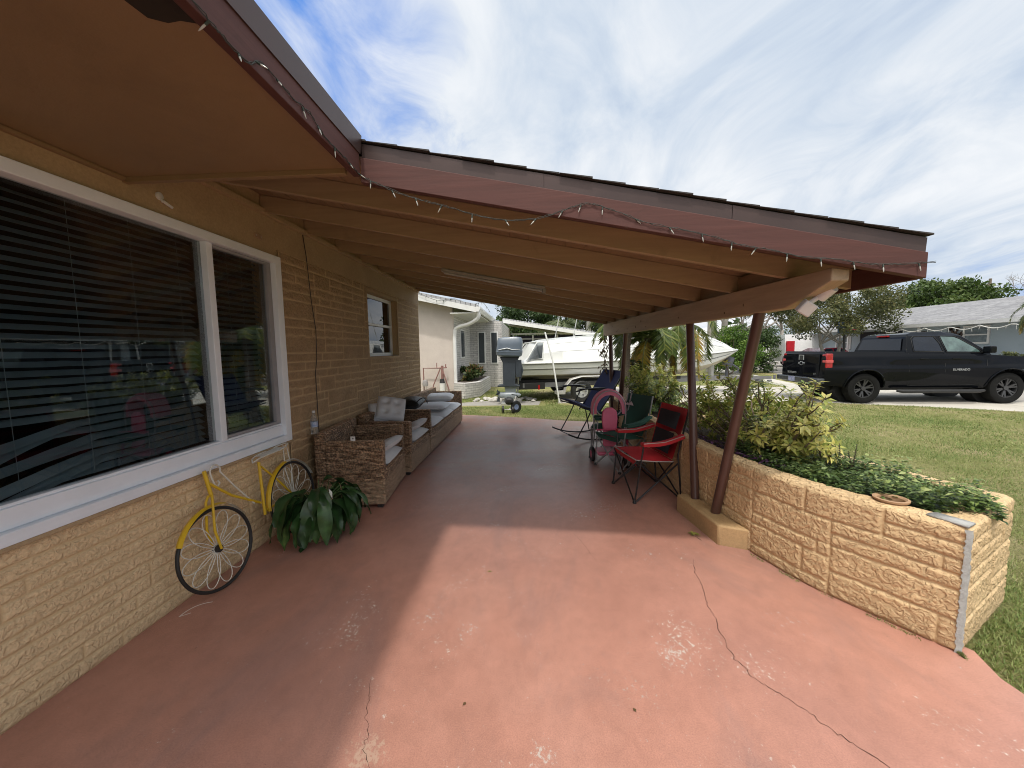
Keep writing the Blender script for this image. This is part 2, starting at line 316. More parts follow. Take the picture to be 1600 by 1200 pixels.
class Leaves:
    """many small leaf blades in one foliage mesh, each with a random 'tint'"""
    T1 = (np.array([(0, 0, 0), (.5, .42, .06), (0, 1, -.12), (-.5, .42, .06), (0, .45, 0)]), [(0, 1, 4), (1, 2, 4), (2, 3, 4), (3, 0, 4)])
    TN = (np.array([(-.5, 0, 0), (.5, 0, 0), (.42, .5, .0), (-.42, .5, .0), (0, 1, -.1)]), [(0, 1, 2, 3), (3, 2, 4)])
    TQ = (np.array([(0, 0, 0), (.5, .5, .08), (0, 1, 0), (-.5, .5, .08)]), [(0, 1, 2, 3)])
    TB = (np.array([(-.5, 0, 0), (.5, 0, 0), (0, 1, 0)]), [(0, 1, 2)])
    def __init__(s, tpl='T1'): s.t = getattr(Leaves, tpl); s.P = []; s.D = []; s.U = []; s.L = []; s.W = []; s.C = []
    def add(s, p, d, up, L, W, c): s.P.append(tuple(p)); s.D.append(tuple(d)); s.U.append(tuple(up)); s.L.append(L); s.W.append(W); s.C.append(c)
    def bulk(s, P, D, U, L, W, C): s.P += list(map(tuple, P)); s.D += list(map(tuple, D)); s.U += list(map(tuple, U)); s.L += list(L); s.W += list(W); s.C += list(C)
    def build(s, name, mat, parent=None, smooth=True, kind=None):
        P, D, U = np.array(s.P), np.array(s.D), np.array(s.U); L, W, C = np.array(s.L), np.array(s.W), np.array(s.C)
        D = D / (np.linalg.norm(D, axis=1, keepdims=True) + 1e-9); X = np.cross(D, U); X /= (np.linalg.norm(X, axis=1, keepdims=True) + 1e-9); Z = np.cross(X, D)
        tv, tf = s.t; n, k = len(P), len(tv)
        off = np.array(chain_loc(parent)) if parent is not None else np.zeros(3)
        V = P[:, None, :] + X[:, None, :] * (tv[None, :, 0:1] * W[:, None, None]) + D[:, None, :] * (tv[None, :, 1:2] * L[:, None, None]) + Z[:, None, :] * (tv[None, :, 2:3] * L[:, None, None]) - off
        V = V.reshape(-1, 3); lens = np.tile([len(f) for f in tf], n); fl = np.concatenate([np.array(f) for f in tf])
        loops = (fl[None, :] + (np.arange(n) * k)[:, None]).ravel()
        me = bpy.data.meshes.new(name); me.vertices.add(len(V)); me.vertices.foreach_set('co', V.ravel().astype(np.float32))
        me.loops.add(len(loops)); me.loops.foreach_set('vertex_index', loops.astype(np.int32)); me.polygons.add(len(lens))
        me.polygons.foreach_set('loop_start', np.concatenate([[0], np.cumsum(lens)[:-1]]).astype(np.int32)); me.polygons.foreach_set('loop_total', lens.astype(np.int32))
        if smooth: me.polygons.foreach_set('use_smooth', np.ones(len(lens), bool))
        me.update(calc_edges=True); at = me.attributes.new('tint', 'FLOAT', 'POINT'); at.data.foreach_set('value', np.repeat(C, k).astype(np.float32))
        me.materials.append(mat); o = bpy.data.objects.new(name, me); COL.objects.link(o)
        if parent is not None: o.parent = parent
        if kind: o['kind'] = kind
        return o
def rdir(n): v = RNG.normal(size=(n, 3)); return v / np.linalg.norm(v, axis=1, keepdims=True)
def font_mesh(txt, size, ext, name='lettering'):
    cu = bpy.data.curves.new(name, 'FONT'); cu.body = txt; cu.size = size; cu.extrude = ext; cu.align_x = 'CENTER'; cu.align_y = 'CENTER'
    ob = bpy.data.objects.new(name, cu); COL.objects.link(ob); bpy.context.view_layer.update()
    me = ob.to_mesh(); mb = MB(); mb.add([v.co[:] for v in me.vertices], [tuple(p.vertices) for p in me.polygons]); ob.to_mesh_clear()
    bpy.data.objects.remove(ob); bpy.data.curves.remove(cu); return mb

# ------------------------------------------------------------------ camera, sky, sun
f_, H_, roll = 600.0, 1.5, math.radians(.85)
a_ = 29 * math.cos(roll) + 54 * math.sin(roll); b_ = -29 * math.sin(roll) + 54 * math.cos(roll)
pitch = math.atan(b_ / f_); yaw = math.atan(a_ / f_ * math.cos(pitch))
fw = Vector((-math.sin(yaw) * math.cos(pitch), math.cos(yaw) * math.cos(pitch), -math.sin(pitch)))
Rv = Vector((math.cos(yaw), math.sin(yaw), 0)); Uv = Rv.cross(fw)
rt = Rv * math.cos(roll) - Uv * math.sin(roll); up_ = Rv * math.sin(roll) + Uv * math.cos(roll)
cd = bpy.data.cameras.new('camera'); cam = bpy.data.objects.new('camera', cd); COL.objects.link(cam)
cd.sensor_width = 36; cd.lens = f_ / 1600 * 36; cd.clip_start = .02; cd.clip_end = 3000
cam.matrix_world = Matrix.Translation((0, 0, H_)) @ Matrix((rt, up_, -fw)).transposed().to_4x4()
SC.camera = cam
SC.view_settings.view_transform = 'Standard'; SC.view_settings.look = 'None'; SC.view_settings.exposure = 0
SC.render.engine = 'CYCLES'; SC.cycles.use_denoising = True; SC.cycles.max_bounces = 8; SC.cycles.diffuse_bounces = 5; SC.cycles.transparent_max_bounces = 12
SC.cycles.sample_clamp_indirect = 6; SC.cycles.pixel_filter_type = 'BLACKMAN_HARRIS'; SC.cycles.filter_width = 1.0

light_dir = Vector((.05, .48, -1)).normalized()
to_sun = -light_dir; elev = math.asin(to_sun.z)
sd = bpy.data.lights.new('sun', 'SUN'); sd.energy = 2.1; sd.angle = math.radians(2.4); sd.color = (1, .95, .87)
so = bpy.data.objects.new('sun', sd); COL.objects.link(so); so.rotation_euler = light_dir.to_track_quat('-Z', 'Y').to_euler()

w = bpy.data.worlds.new('World'); SC.world = w; w.use_nodes = True; nt = w.node_tree; nt.nodes.clear()
wo = N(nt, 'ShaderNodeOutputWorld'); bg = N(nt, 'ShaderNodeBackground'); nt.links.new(bg.outputs[0], wo.inputs[0]); bg.inputs[1].default_value = .146
sky = N(nt, 'ShaderNodeTexSky', sky_type='NISHITA'); sky.sun_disc = False; sky.sun_elevation = elev; sky.sun_rotation = math.atan2(to_sun.x, to_sun.y)
tc = N(nt, 'ShaderNodeTexCoord').outputs['Generated']
sep = N(nt, 'ShaderNodeSeparateXYZ'); nt.links.new(tc, sep.inputs[0])
az = N(nt, 'ShaderNodeMath', operation='ADD'); az.inputs[1].default_value = .22; nt.links.new(sep.outputs[2], az.inputs[0])
mz = N(nt, 'ShaderNodeMath', operation='MAXIMUM'); mz.inputs[1].default_value = .08; nt.links.new(az.outputs[0], mz.inputs[0])
cmb = N(nt, 'ShaderNodeCombineXYZ')
for i in (0, 1):
    d = N(nt, 'ShaderNodeMath', operation='DIVIDE'); nt.links.new(sep.outputs[i], d.inputs[0]); nt.links.new(mz.outputs[0], d.inputs[1]); nt.links.new(d.outputs[0], cmb.inputs[i])
uv = cmb.outputs[0]
def sky_spot(px, py, r0, r1):     # a soft region of the sky around a fixed world direction
    d = (fw + rt * ((px - 800) / f_) - up_ * ((py - 600) / f_)).normalized()
    vd = N(nt, 'ShaderNodeVectorMath', operation='DISTANCE'); vd.inputs[1].default_value = d; nt.links.new(tc, vd.inputs[0])
    mr = N(nt, 'ShaderNodeMapRange', interpolation_type='SMOOTHSTEP'); mr.inputs[1].default_value = r0; mr.inputs[2].default_value = r1; mr.inputs[3].default_value = 1; mr.inputs[4].default_value = 0
    nt.links.new(vd.outputs['Value'], mr.inputs[0]); return mr.outputs[0]
def addm(a, b, op='ADD', k=None):
    m = N(nt, 'ShaderNodeMath', operation=op); nt.links.new(a, m.inputs[0])
    if k is not None: m.inputs[1].default_value = k
    else: nt.links.new(b, m.inputs[1])
    return m.outputs[0]
wisp = noise_n(nt, mapping(nt, uv, (1.35, .8, 1), (0, 0, math.radians(38))), 2.3, 10, .60, 1.0).outputs[0]
soft = noise_n(nt, mapping(nt, uv, (1, .8, 1), (0, 0, math.radians(-25))), .9, 5, .45, .4).outputs[0]
blue = addm(addm(sky_spot(500, 60, .02, .50), None, 'MULTIPLY', .56), addm(sky_spot(1560, 425, .02, .16), None, 'MULTIPLY', .22))
cov = addm(addm(wisp, None, 'MULTIPLY', .9), addm(soft, None, 'MULTIPLY', .35)); cov = addm(cov, blue, 'SUBTRACT')
cvr = ramp(nt, cov, [(.02, 0.0), (.15, .40), (.29, .82), (.41, 1.0)]).outputs[0]
shade = ramp(nt, addm(addm(soft, None, 'MULTIPLY', .6), addm(wisp, None, 'MULTIPLY', .4)), [(.37, (3.5, 4.2, 5.3)), (.45, (4.4, 5.0, 5.8)), (.53, (5.5, 5.85, 6.3)), (.62, (6.5, 6.65, 6.85))]).outputs[0]
blu = mixc(nt, .72, sky.outputs[0], (.75, 2.3, 6.6))
cloudy = mixc(nt, cvr, blu, shade)
# sky glow added around the sun, out of view, to brighten the shaded porch
gd = N(nt, 'ShaderNodeVectorMath', operation='DISTANCE'); gd.inputs[1].default_value = to_sun; nt.links.new(tc, gd.inputs[0])
gr = N(nt, 'ShaderNodeMapRange', interpolation_type='SMOOTHERSTEP'); gr.inputs[1].default_value = .05; gr.inputs[2].default_value = 1.0; gr.inputs[3].default_value = 1; gr.inputs[4].default_value = 0
nt.links.new(gd.outputs['Value'], gr.inputs[0])
final = mixc(nt, gr.outputs[0], cloudy, (26, 25, 23))
nt.links.new(final, bg.inputs[0])

# ------------------------------------------------------------------ the ground
SPOTS = [(-.58, 2.01, .17, .13, (.52, .47, .43)), (-.35, 1.92, .15, .13, (.50, .46, .42)), (.69, 1.8, .19, .17, (.52, .48, .44)), (.44, 1.58, .27, .10, (.42, .36, .32)),
         (-.63, 1.28, .13, .25, (.48, .33, .25)), (-.88, 1.8, .16, .12, (.45, .33, .27)), (.68, 3.55, .45, .11, (.5, .45, .42)), (-.31, 3.16, .12, .14, (.52, .47, .43)), (-.14, 2.95, .25, .09, (.5, .45, .42)),
         (.79, 2.73, .30, .10, (.5, .45, .42)), (.03, 1.3, .10, .17, (.52, .48, .44)), (.29, 1.7, .3, .07, (.30, .22, .21)), (1.4, 2.05, .25, .09, (.5, .45, .42)), (.5, 4.0, .5, .07, (.45, .4, .38))]
def gz(x, y):
    d = max(x - 2.3, y - 9.2, 0.0); t = min(1, d / 2.5); t = t * t * (3 - 2 * t); return -.045 - .075 * t
slab_mat = mat_slab()
def tagst(o): o['kind'] = 'structure'; return o
planter_in = [(2.06, 1.84), (1.95, 2.0), (1.84, 2.17), (1.73, 2.36), (1.64, 2.60), (1.585, 2.80), (1.53, 3.1), (1.49, 3.45), (1.455, 4.0), (1.43, 4.7), (1.41, 5.6), (1.39, 6.9)]
slab_edge = [(-2.13, -3.2), (2.25, -3.2), (2.14, 0), (2.11, 1.2), (2.09, 1.7)] + [(x + .09, y + .02) for x, y in planter_in] + [(1.46, 7.6), (1.3, 7.85), (.67, 8.03), (0, 8.33), (-.8, 8.6), (-1.65, 8.83), (-3.2, 8.9), (-5.2, 8.9), (-5.2, 7.34), (-2.13, 7.34)]
sp_ = [Vector((x, y, 0)) for x, y in slab_edge]
mb = MB(); n_ = len(slab_edge)
tagst(MB().prism(slab_edge, -.2, 0).build('patio_slab', slab_mat, smooth=False))
# cracks in the slab: thin dark slivers following the fracture, lying on the paint
def crack(pts, w0, seed):
    r = random.Random(seed); P = []
    for a, b in zip(pts[:-1], pts[1:]):
        for k in range(7):
            t = k / 7; P.append((a[0] + (b[0] - a[0]) * t + r.gauss(0, .004), a[1] + (b[1] - a[1]) * t + r.gauss(0, .004)))
    P.append(pts[-1]); vs = []; 
    for i, p in enumerate(P):
        q = P[min(i + 1, len(P) - 1)]; o = P[max(i - 1, 0)]; d = Vector((q[0] - o[0], q[1] - o[1], 0)).normalized(); nrm = Vector((-d.y, d.x, 0))
        ww = w0 * (.35 + r.random()) * (1 if 2 < i < len(P) - 3 else .3); vs += [(p[0] + nrm.x * ww, p[1] + nrm.y * ww, .0012), (p[0] - nrm.x * ww, p[1] - nrm.y * ww, .0012)]
    return vs, [(2 * i, 2 * i + 1, 2 * i + 3, 2 * i + 2) for i in range(len(P) - 1)]
mb = MB(); mb.add(*crack([(1.13, 2.65), (1.08, 2.49), (1.06, 2.32), (1.01, 2.17), (1.01, 2.06), (.98, 1.94), (.97, 1.77), (.99, 1.72), (.99, 1.67), (1.05, 1.6), (1.12, 1.51), (1.16, 1.43), (1.23, 1.34), (1.29, 1.26), (1.4, 1.0), (1.45, .5)], .0016, 1))
mb.add(*crack([(-.76, 1.62), (-.72, 1.53), (-.7, 1.45), (-.65, 1.35), (-.65, 1.31), (-.6, 1.23), (-.6, .8)], .0011, 2))
mb.add(*crack([(.33, 3.05), (.42, 2.75), (.46, 2.6)], .0006, 3))
tagst(mb.build('slab_crack', M('crack_dark', (.06, .025, .018), rough=.95), smooth=False, fix=False))
def ribbon(P, ww, z=.0014): 
    vs = []
    for i, p in enumerate(P):
        q = P[min(i + 1, len(P) - 1)]; o = P[max(i - 1, 0)]; d = Vector((q[0] - o[0], q[1] - o[1], 0)).normalized(); vs += [(p[0] - d.y * ww, p[1] + d.x * ww, z), (p[0] + d.y * ww, p[1] - d.x * ww, z)]
    return vs, [(2 * i, 2 * i + 1, 2 * i + 3, 2 * i + 2) for i in range(len(P) - 1)]
mb = MB(); mb.add(*ribbon(bez((-2.03, 1.98, 0), (-2.045, 2.09, 0), (-1.945, 2.115, 0)), .0038)); mb.add(*ribbon([(-2.03, 1.983), (-1.99, 2.015)], .0035, .0018))
tagst(mb.build('chalk_mark', M('chalk', (.85, .78, .74), rough=.95), smooth=False, fix=False))

gm = mat_grass_ground()
mb = MB(); xs = [-400, -60, -20, -6, 0, 1.5, 2.3, 2.8, 3.3, 3.8, 4.3, 4.8, 6, 9, 14, 30, 80, 1200]; ys = [-200, -20, -3, 0, 3, 6, 8, 9.2, 9.7, 10.2, 10.7, 11.2, 11.7, 14, 20, 40, 90, 300, 1500]
vs = [(x, y, gz(x, y) if max(x - 2.3, y - 9.2) > 0 else -.05) for y in ys for x in xs]; W_ = len(xs)
tagst(mb.add(vs, [(j * W_ + i, j * W_ + i + 1, (j + 1) * W_ + i + 1, (j + 1) * W_ + i) for j in range(len(ys) - 1) for i in range(W_ - 1)]).build('ground', gm, smooth=False))
conc = mat_concrete('driveway_concrete', (.56, .53, .47), (.44, .41, .36), 3.1); conc2 = mat_concrete('sidewalk_concrete', (.58, .55, .50), (.45, .43, .38), 1.5); aspt = mat_concrete('street_surface', (.36, .34, .31), (.27, .255, .235))
def sheet(name, poly, m, z0=-.116):
    tagst(MB().prism(poly, z0 - .05, z0).build(name, m, smooth=False))
sheet('driveway', [(.75, 10.95), (2.4, 10.45), (5, 11.25), (6.7, 11.6), (8.1, 11.2), (9.8, 10.5), (11.7, 9.3), (14, 7.2), (16.5, 5.2), (16.5, 15.5), (10.6, 15.4), (8.8, 15.7), (6.2, 16.8), (2.0, 15.9), (.95, 13.2)], conc)
sheet('sidewalk', [(10.0, 15.5), (10.85, 15.5), (12.2, 20.74), (14.2, 28), (22, 52), (20.5, 53), (12.6, 28), (10.5, 18.2)], conc2, -.112)
sheet('street', [(13.0, -30), (24, -30), (23, 10), (22, 22), (25.5, 41), (32, 66), (60, 140), (54, 142), (24, 58), (16.2, 29.3), (14.3, 23), (13.6, 17), (13.5, 8)], aspt, -.1135)
sheet('far_sidewalk', [(25.5, 30), (27.0, 30), (30.5, 45), (37, 66), (60, 110), (58, 112), (34.5, 67), (28.7, 46)], conc2, -.112)
sheet('path', [(-2.0, 10.6), (.2, 10.75), (.3, 11.9), (-1.2, 12.1), (-2.2, 11.6)], M('gravelly_concrete', (.36, .34, .31), (.22, .21, .19), scale=9, rough=.9, bs=.6, bscale=60), -.105)

# grass blades
def blades(name, regions, tint, mat, seed):
    r = np.random.default_rng(seed); lv = Leaves('TB')
    for (x0, x1, y0, y1, dens, hh, ww, test) in regions:
        n = int((x1 - x0) * (y1 - y0) * dens); X = r.uniform(x0, x1, n); Y = r.uniform(y0, y1, n); keep = np.array([test(x, y) for x, y in zip(X, Y)], bool)
        # patchy: thin out where the turf is worn
        pn = np.array([noise.noise(Vector((x * .9, y * .9, 0))) + .5 * noise.noise(Vector((x * 3.1, y * 3.1, 4))) for x, y in zip(X, Y)])
        keep &= r.random(n) > np.clip((pn - .05) * 1.7, 0, .85); X = X[keep]; Y = Y[keep]; n = len(X); pn = pn[keep]
        A = r.uniform(0, 2 * PI, n); T = r.uniform(.35, 1.3, n)
        D = np.stack([np.cos(A) * T, np.sin(A) * T, np.ones(n)], 1); U = np.stack([-np.sin(A), np.cos(A), np.full(n, .2)], 1)
        lv.bulk(np.stack([X, Y, np.array([gz(x, y) - .004 for x, y in zip(X, Y)])], 1), D, np.cross(D, U), r.uniform(.5, 1.25, n) * hh, r.uniform(.7, 1.3, n) * ww, np.clip(.55 - pn * .5 + r.normal(0, .2, n), 0, 1))
    return tagit(lv.build(name, mat, smooth=False), kind='stuff')
grass_m = M_leaf('grass_blades', [(0, (.46, .39, .24)), (.3, (.38, .38, .16)), (.6, (.26, .32, .095)), (1, (.15, .23, .055))], .6, .35)
def off_planter(x, y):
    return not (x < 2.82 and 1.75 < y < 7.4 and (x < 2.18 + .0 or y > 2.25 + (2.75 - x) * -.0)) and not (y < 2.35 and x < 2.8 and y > 1.84 + (x - 2.06) * .62)
def right_lawn(x, y): return off_planter(x, y) and y < 11.2 - .0 * x and not in_drive(x, y)
DR = [(.75, 10.95), (2.4, 10.45), (5, 11.25), (6.7, 11.6), (8.1, 11.2), (9.8, 10.5), (11.7, 9.3), (14, 7.2), (16.5, 5.2), (16.5, 15.5), (10.6, 15.4), (8.8, 15.7), (6.2, 16.8), (2.0, 15.9), (.95, 13.2)]
def inpoly(x, y, P):
    c = False; j = len(P) - 1
    for i in range(len(P)):
        if (P[i][1] > y) != (P[j][1] > y) and x < (P[j][0] - P[i][0]) * (y - P[i][1]) / (P[j][1] - P[i][1]) + P[i][0]: c = not c
        j = i
    return c
def in_drive(x, y): return inpoly(x, y, DR)
def not_slab(x, y): return not inpoly(x, y, slab_edge)
blades('grass', [(2.1, 3.6, .6, 3.2, 9000, .035, .006, lambda x, y: not_slab(x, y) and off_planter(x, y)), (2.7, 6.5, 2.4, 6, 3400, .038, .008, lambda x, y: True), (6.5, 10.5, 3.2, 6, 1300, .042, .013, right_lawn), (2.8, 11.5, 6, 11.3, 1500, .042, .014, right_lawn),
                (-3.8, 3.2, 7.6, 11.0, 3000, .045, .011, lambda x, y: not_slab(x, y) and not in_drive(x, y) and not (x < .4 and y > 10.6 and x > -2.1)), (-4, 1.0, 11, 15, 900, .06, .018, lambda x, y: not in_drive(x, y) and not (x < .4 and y < 12 and x > -2.1)),
                (6.5, 11, 14.5, 21, 300, .06, .03, lambda x, y: not in_drive(x, y) and x < 10 + (y - 15) * .3)], None, grass_m, 11)

# ------------------------------------------------------------------ rough ashlar relief used on the house and the planter
def ashlar(nu, nv, seed, wmin=3, wmax=7, two=.35):
    r = random.Random(seed); own = [[-1] * nu for _ in range(nv)]; rects = []
    for j in range(nv):
        i = 0
        while i < nu:
            if own[j][i] >= 0: i += 1; continue
            w = r.randint(wmin, wmax); h = 2 if r.random() < two and j + 1 < nv else 1
            k = 0
            while k < w and i + k < nu and own[j][i + k] < 0: k += 1
            if nu - (i + k) < 2: k = nu - i if all(own[j][q] < 0 for q in range(i, nu)) else k
            if h == 2 and any(own[j + 1][i + q] >= 0 for q in range(k)): h = 1
            for a in range(h):
                for q in range(k): own[j + a][i + q] = len(rects)
            rects.append((i, j, i + k, j + h, r.uniform(-1, 1))); i += k
    return own, rects
class Relief:
    def __init__(s, ulen, vlen, cu, cv, seed, amp, groove, bulge, ns=38, **k):
        s.nu = max(1, round(ulen / cu)); s.nv = max(1, round(vlen / cv)); s.cu = ulen / s.nu; s.cv = vlen / s.nv
        s.own, s.rects = ashlar(s.nu, s.nv, seed, **k); s.amp, s.groove, s.bulge, s.ns, s.seed = amp, groove, bulge, ns, seed
    def h(s, u, v):
        wob = .006 * noise.noise(Vector((u * 9, v * 9, s.seed))); uu = u + wob; vv = v + wob
        i = min(s.nu - 1, max(0, int(uu / s.cu))); j = min(s.nv - 1, max(0, int(vv / s.cv))); R = s.rects[s.own[j][i]]
        d = min(uu - R[0] * s.cu, R[2] * s.cu - uu, vv - R[1] * s.cv, R[3] * s.cv - vv)
        e = min(1, max(0, (d - .003) / .008)); e = e * e * (3 - 2 * e)
        p = Vector((u, v * 1.15, s.seed * 3.1)); q = p + Vector((noise.noise(p * 14), noise.noise(p * 14 + Vector((9, 0, 0))), 0)) * .03
        n = noise.noise(q * s.ns) * .6 + (1 - abs(noise.noise(q * s.ns * .75)) * 2.2) * .55 + noise.noise(q * s.ns * 2.3) * .25
        s.j = 1 - e
        return e * (s.amp * n + s.bulge * (1 + .5 * R[4])) - s.groove * (1 - e)

# ------------------------------------------------------------------ the house with its lean-to porch roof
XW = -2.12
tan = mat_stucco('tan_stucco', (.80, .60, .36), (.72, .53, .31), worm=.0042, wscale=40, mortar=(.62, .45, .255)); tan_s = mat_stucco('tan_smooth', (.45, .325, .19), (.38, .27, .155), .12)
soff = M('soffit_paint', (.27, .18, .095), (.235, .155, .08), scale=2.5, rough=.55, bs=.25, bscale=140, bd=.003, dirt=.22)
fasc = mat_wood('fascia_wood', (.10, .036, .030), (.070, .025, .021), 0, .75); fascy = mat_wood('fascia_wood_eave', (.10, .036, .030), (.070, .025, .021), 1, .75)
drip = M('drip_edge_metal', (.088, .058, .054), (.072, .048, .045), scale=3, rough=.38, metal=.25, dirt=.2)
raft = mat_wood('rafter_paint', (.38, .27, .16), (.30, .21, .125), 0, .6); board = mat_wood('ceiling_board', (.28, .19, .11), (.22, .15, .088), 1, .6)
beam_m = mat_wood('beam_paint', (.46, .34, .225), (.35, .26, .175), 1, .6)
whitef = M('white_frame', (.82, .87, .93), (.77, .82, .88), scale=9, rough=.4, dirt=.08)
house = thing('house', 'tan stucco block house with brown soffit and lean-to porch roof along the patio', 'house', (XW, 3.2, 0))
mb = MB()
WY0, WY1, WZ0, WZ1 = .18, 3.20, .745, 2.30
SY0, SY1, SZ0, SZ1 = 4.98, 6.10, 1.435, 2.29
# smooth wall behind the cladding, with the two window openings
def wall_seg(y0, y1, z0, z1, x1=XW - .0): mb.bx((XW - .22, y0, z0), (x1, y1, z1))
wall_seg(-3.2, WY0, -.2, 2.9, XW - .012); wall_seg(WY0, WY1, -.2, WZ0, XW - .012); wall_seg(WY0, WY1, WZ1, 2.9, XW + .004); wall_seg(WY1, SY0, -.2, 2.36, XW - .012)
wall_seg(SY0, SY1, -.2, SZ0, XW - .012); wall_seg(SY1, 7.27, -.2, 2.36, XW - .012); wall_seg(SY0, SY1, SZ1, 2.36, XW - .012); wall_seg(WY1, 7.285, 2.36, 2.9, XW + .006)
mb.bx((-9, 7.07, -.2), (XW - .222, 7.27, 2.9)); mb.bx((-9, -3.2, -.2), (-8.8, 7.06, 2.9))
mb.build('wall', tan_s, house, smooth=False)
JT = []
def joint_attr(o, vals):
    at = o.data.attributes.new('joint', 'FLOAT', 'POINT'); vals = list(vals) + [0] * (len(o.data.vertices) - len(vals)); at.data.foreach_set('value', vals[:len(o.data.vertices)])
def relief_rect(mbx, y0, y1, z0, z1, res, rel, hole=None, uo=0):
    nu = max(2, round((y1 - y0) / res)); nv = max(2, round((z1 - z0) / res))
    def fn(a, b):
        y = y0 + (y1 - y0) * a; z = z0 + (z1 - z0) * b; e = min(a * (y1 - y0), (1 - a) * (y1 - y0), (1 - b) * (z1 - z0)) / .01
        hh = rel.h(y - y0, z - z0); JT.append(rel.j); return (XW + hh * min(1, max(0, e)), y, z)
    sk = None
    if hole: sk = lambda a, b: hole[0] < y0 + (y1 - y0) * a < hole[1] and hole[2] < z0 + (z1 - z0) * b < hole[3]
    mbx.grid(fn, nu, nv, skip=sk)
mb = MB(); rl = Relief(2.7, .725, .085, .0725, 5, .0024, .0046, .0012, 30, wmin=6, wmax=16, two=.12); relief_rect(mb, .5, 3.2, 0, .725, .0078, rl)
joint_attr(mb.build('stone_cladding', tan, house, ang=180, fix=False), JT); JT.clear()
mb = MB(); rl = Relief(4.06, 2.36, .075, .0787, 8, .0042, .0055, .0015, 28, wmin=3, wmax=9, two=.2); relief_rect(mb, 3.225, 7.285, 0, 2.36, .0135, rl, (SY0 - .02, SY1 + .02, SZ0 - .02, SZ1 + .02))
mb.build('stone_cladding', mat_stucco('tan_stucco_shaded', (.45, .31, .175), (.34, .23, .125), worm=.006, wscale=30, mortar=(.58, .42, .245)), house, ang=180, fix=False); joint_attr(bpy.context.scene.objects['stone_cladding.001'], JT)  # porch shade put into base colour; pale mortar stands in for grazing highlights
mb = MB(); mb.bx((XW - .01, SY0 - .03, SZ0 - .03), (XW + .006, SY0, SZ1 + .03)); mb.bx((XW - .01, SY1, SZ0 - .03), (XW + .006, SY1 + .03, SZ1 + .03)); mb.bx((XW - .01, SY0 - .03, SZ0 - .035), (XW + .007, SY1 + .03, SZ0)); mb.bx((XW - .01, SY0 - .03, SZ1), (XW + .007, SY1 + .03, SZ1 + .035))
mb.build('window_surround', tan_s, house, bevel=.004)
MB().bx((XW - .012, WY0 - .3, .725), (XW + .03, 3.235, .745)).build('window_ledge', tan_s, house, bevel=.004)
# near window
win = MB(); fr = MB()
def rect_frame(m, y0, y1, z0, z1, wl, wr, wb, wt, x0, x1):
    m.bx((x0, y0, z0), (x1, y0 + wl, z1)); m.bx((x0, y1 - wr, z0), (x1, y1, z1)); m.bx((x0, y0 + wl, z0), (x1, y1 - wr, z0 + wb)); m.bx((x0, y0 + wl, z1 - wt), (x1, y1 - wr, z1))
glass = M_glass('window_glass', (.86, .89, .90), 1.5, 0, .36)
rect_frame(fr, WY0 - .04, WY1 + .015, WZ0, WZ1, .07, .075, .055, .06, XW - .06, XW + .028)
wf = fr.build('window', whitef, house, bevel=.004)
mb = MB(); mb.bx((XW - .09, WY0 + .03, WZ0 + .056), (XW - .004, WY1 - .061, WZ0 + .145)); mb.bx((XW - .06, WY0 + .03, WZ0 + .145), (XW - .012, WY1 - .061, WZ0 + .16)); mb.build('sill', whitef, wf, bevel=.003)
for ya in (1.315, 2.487): MB().bx((XW - .06, ya, WZ0 + .161), (XW + .004, ya + .05, WZ1 - .061)).build('mullion', whitef, wf, bevel=.004)
mb = MB(); rect_frame(mb, 2.54, WY1 - .063, WZ0 + .162, WZ1 - .063, .012, .05, .022, .02, XW - .05, XW - .014); mb.build('sash', M('sash_grey', (.33, .33, .35), rough=.4), wf, bevel=.003)
for y0, y1 in ((.215, 1.314), (1.366, 2.486), (2.54, 3.13)):
    MB().bx((XW - .044, y0, WZ0 + .155), (XW - .038, y1, WZ1 - .055)).build('pane', glass, wf, smooth=False)
blm = M('blind_slat', (.17, .215, .235), (.125, .165, .18), scale=5, rough=.45)
for y0, y1, n_sl in ((.23, 1.30, 32), (1.375, 2.475, 32), (2.56, 3.09, 32)):
    mb = MB(); r = random.Random(int(y0 * 100))
    for k in range(n_sl):
        z = WZ0 + .185 + k * .0415; a = math.radians(-35 + r.uniform(-3, 3)); drop = r.uniform(.03, .14); tw = r.uniform(-.7, .5); cut = r.uniform(.22, .45); sag = 0
        nseg = 12; vs = []; broken = (y0 > 1.3 and y0 < 1.5 and k < 7)
        for q in range(nseg + 1):
            yy = y0 + (y1 - y0) * q / nseg; t = q / nseg
            dz = -.006 * math.sin(PI * t) * r.uniform(.5, 1.2)
            if broken: dz -= max(0, cut - t) / cut * drop
            aa = a + (tw * max(0, cut - t) / cut if broken else 0)
            for sgn in (-1, 1): vs.append((XW - .115 + sgn * .024 * math.cos(aa), yy, z + dz + sgn * .024 * math.sin(aa)))
        mb.add(vs, [(2 * q, 2 * q + 1, 2 * q + 3, 2 * q + 2) for q in range(nseg)])
    for q in (.12, .38, .64, .9):
        yy = y0 + (y1 - y0) * q; mb.tube([(XW - .088, yy, WZ0 + .17), (XW - .088, yy, WZ1 - .06)], .0013, 4)
    mb.build('blind', blm, wf, smooth=False)
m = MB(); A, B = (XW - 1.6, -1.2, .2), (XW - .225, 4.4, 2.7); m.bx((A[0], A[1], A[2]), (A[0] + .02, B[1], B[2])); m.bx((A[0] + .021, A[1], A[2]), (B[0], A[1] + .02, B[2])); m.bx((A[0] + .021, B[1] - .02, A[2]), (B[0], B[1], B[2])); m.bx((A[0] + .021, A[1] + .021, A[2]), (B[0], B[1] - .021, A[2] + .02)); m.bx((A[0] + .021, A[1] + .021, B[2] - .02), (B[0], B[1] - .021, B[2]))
m.build('room_interior', M('room_dark', (.012, .012, .012), rough=.9), wf, smooth=False)
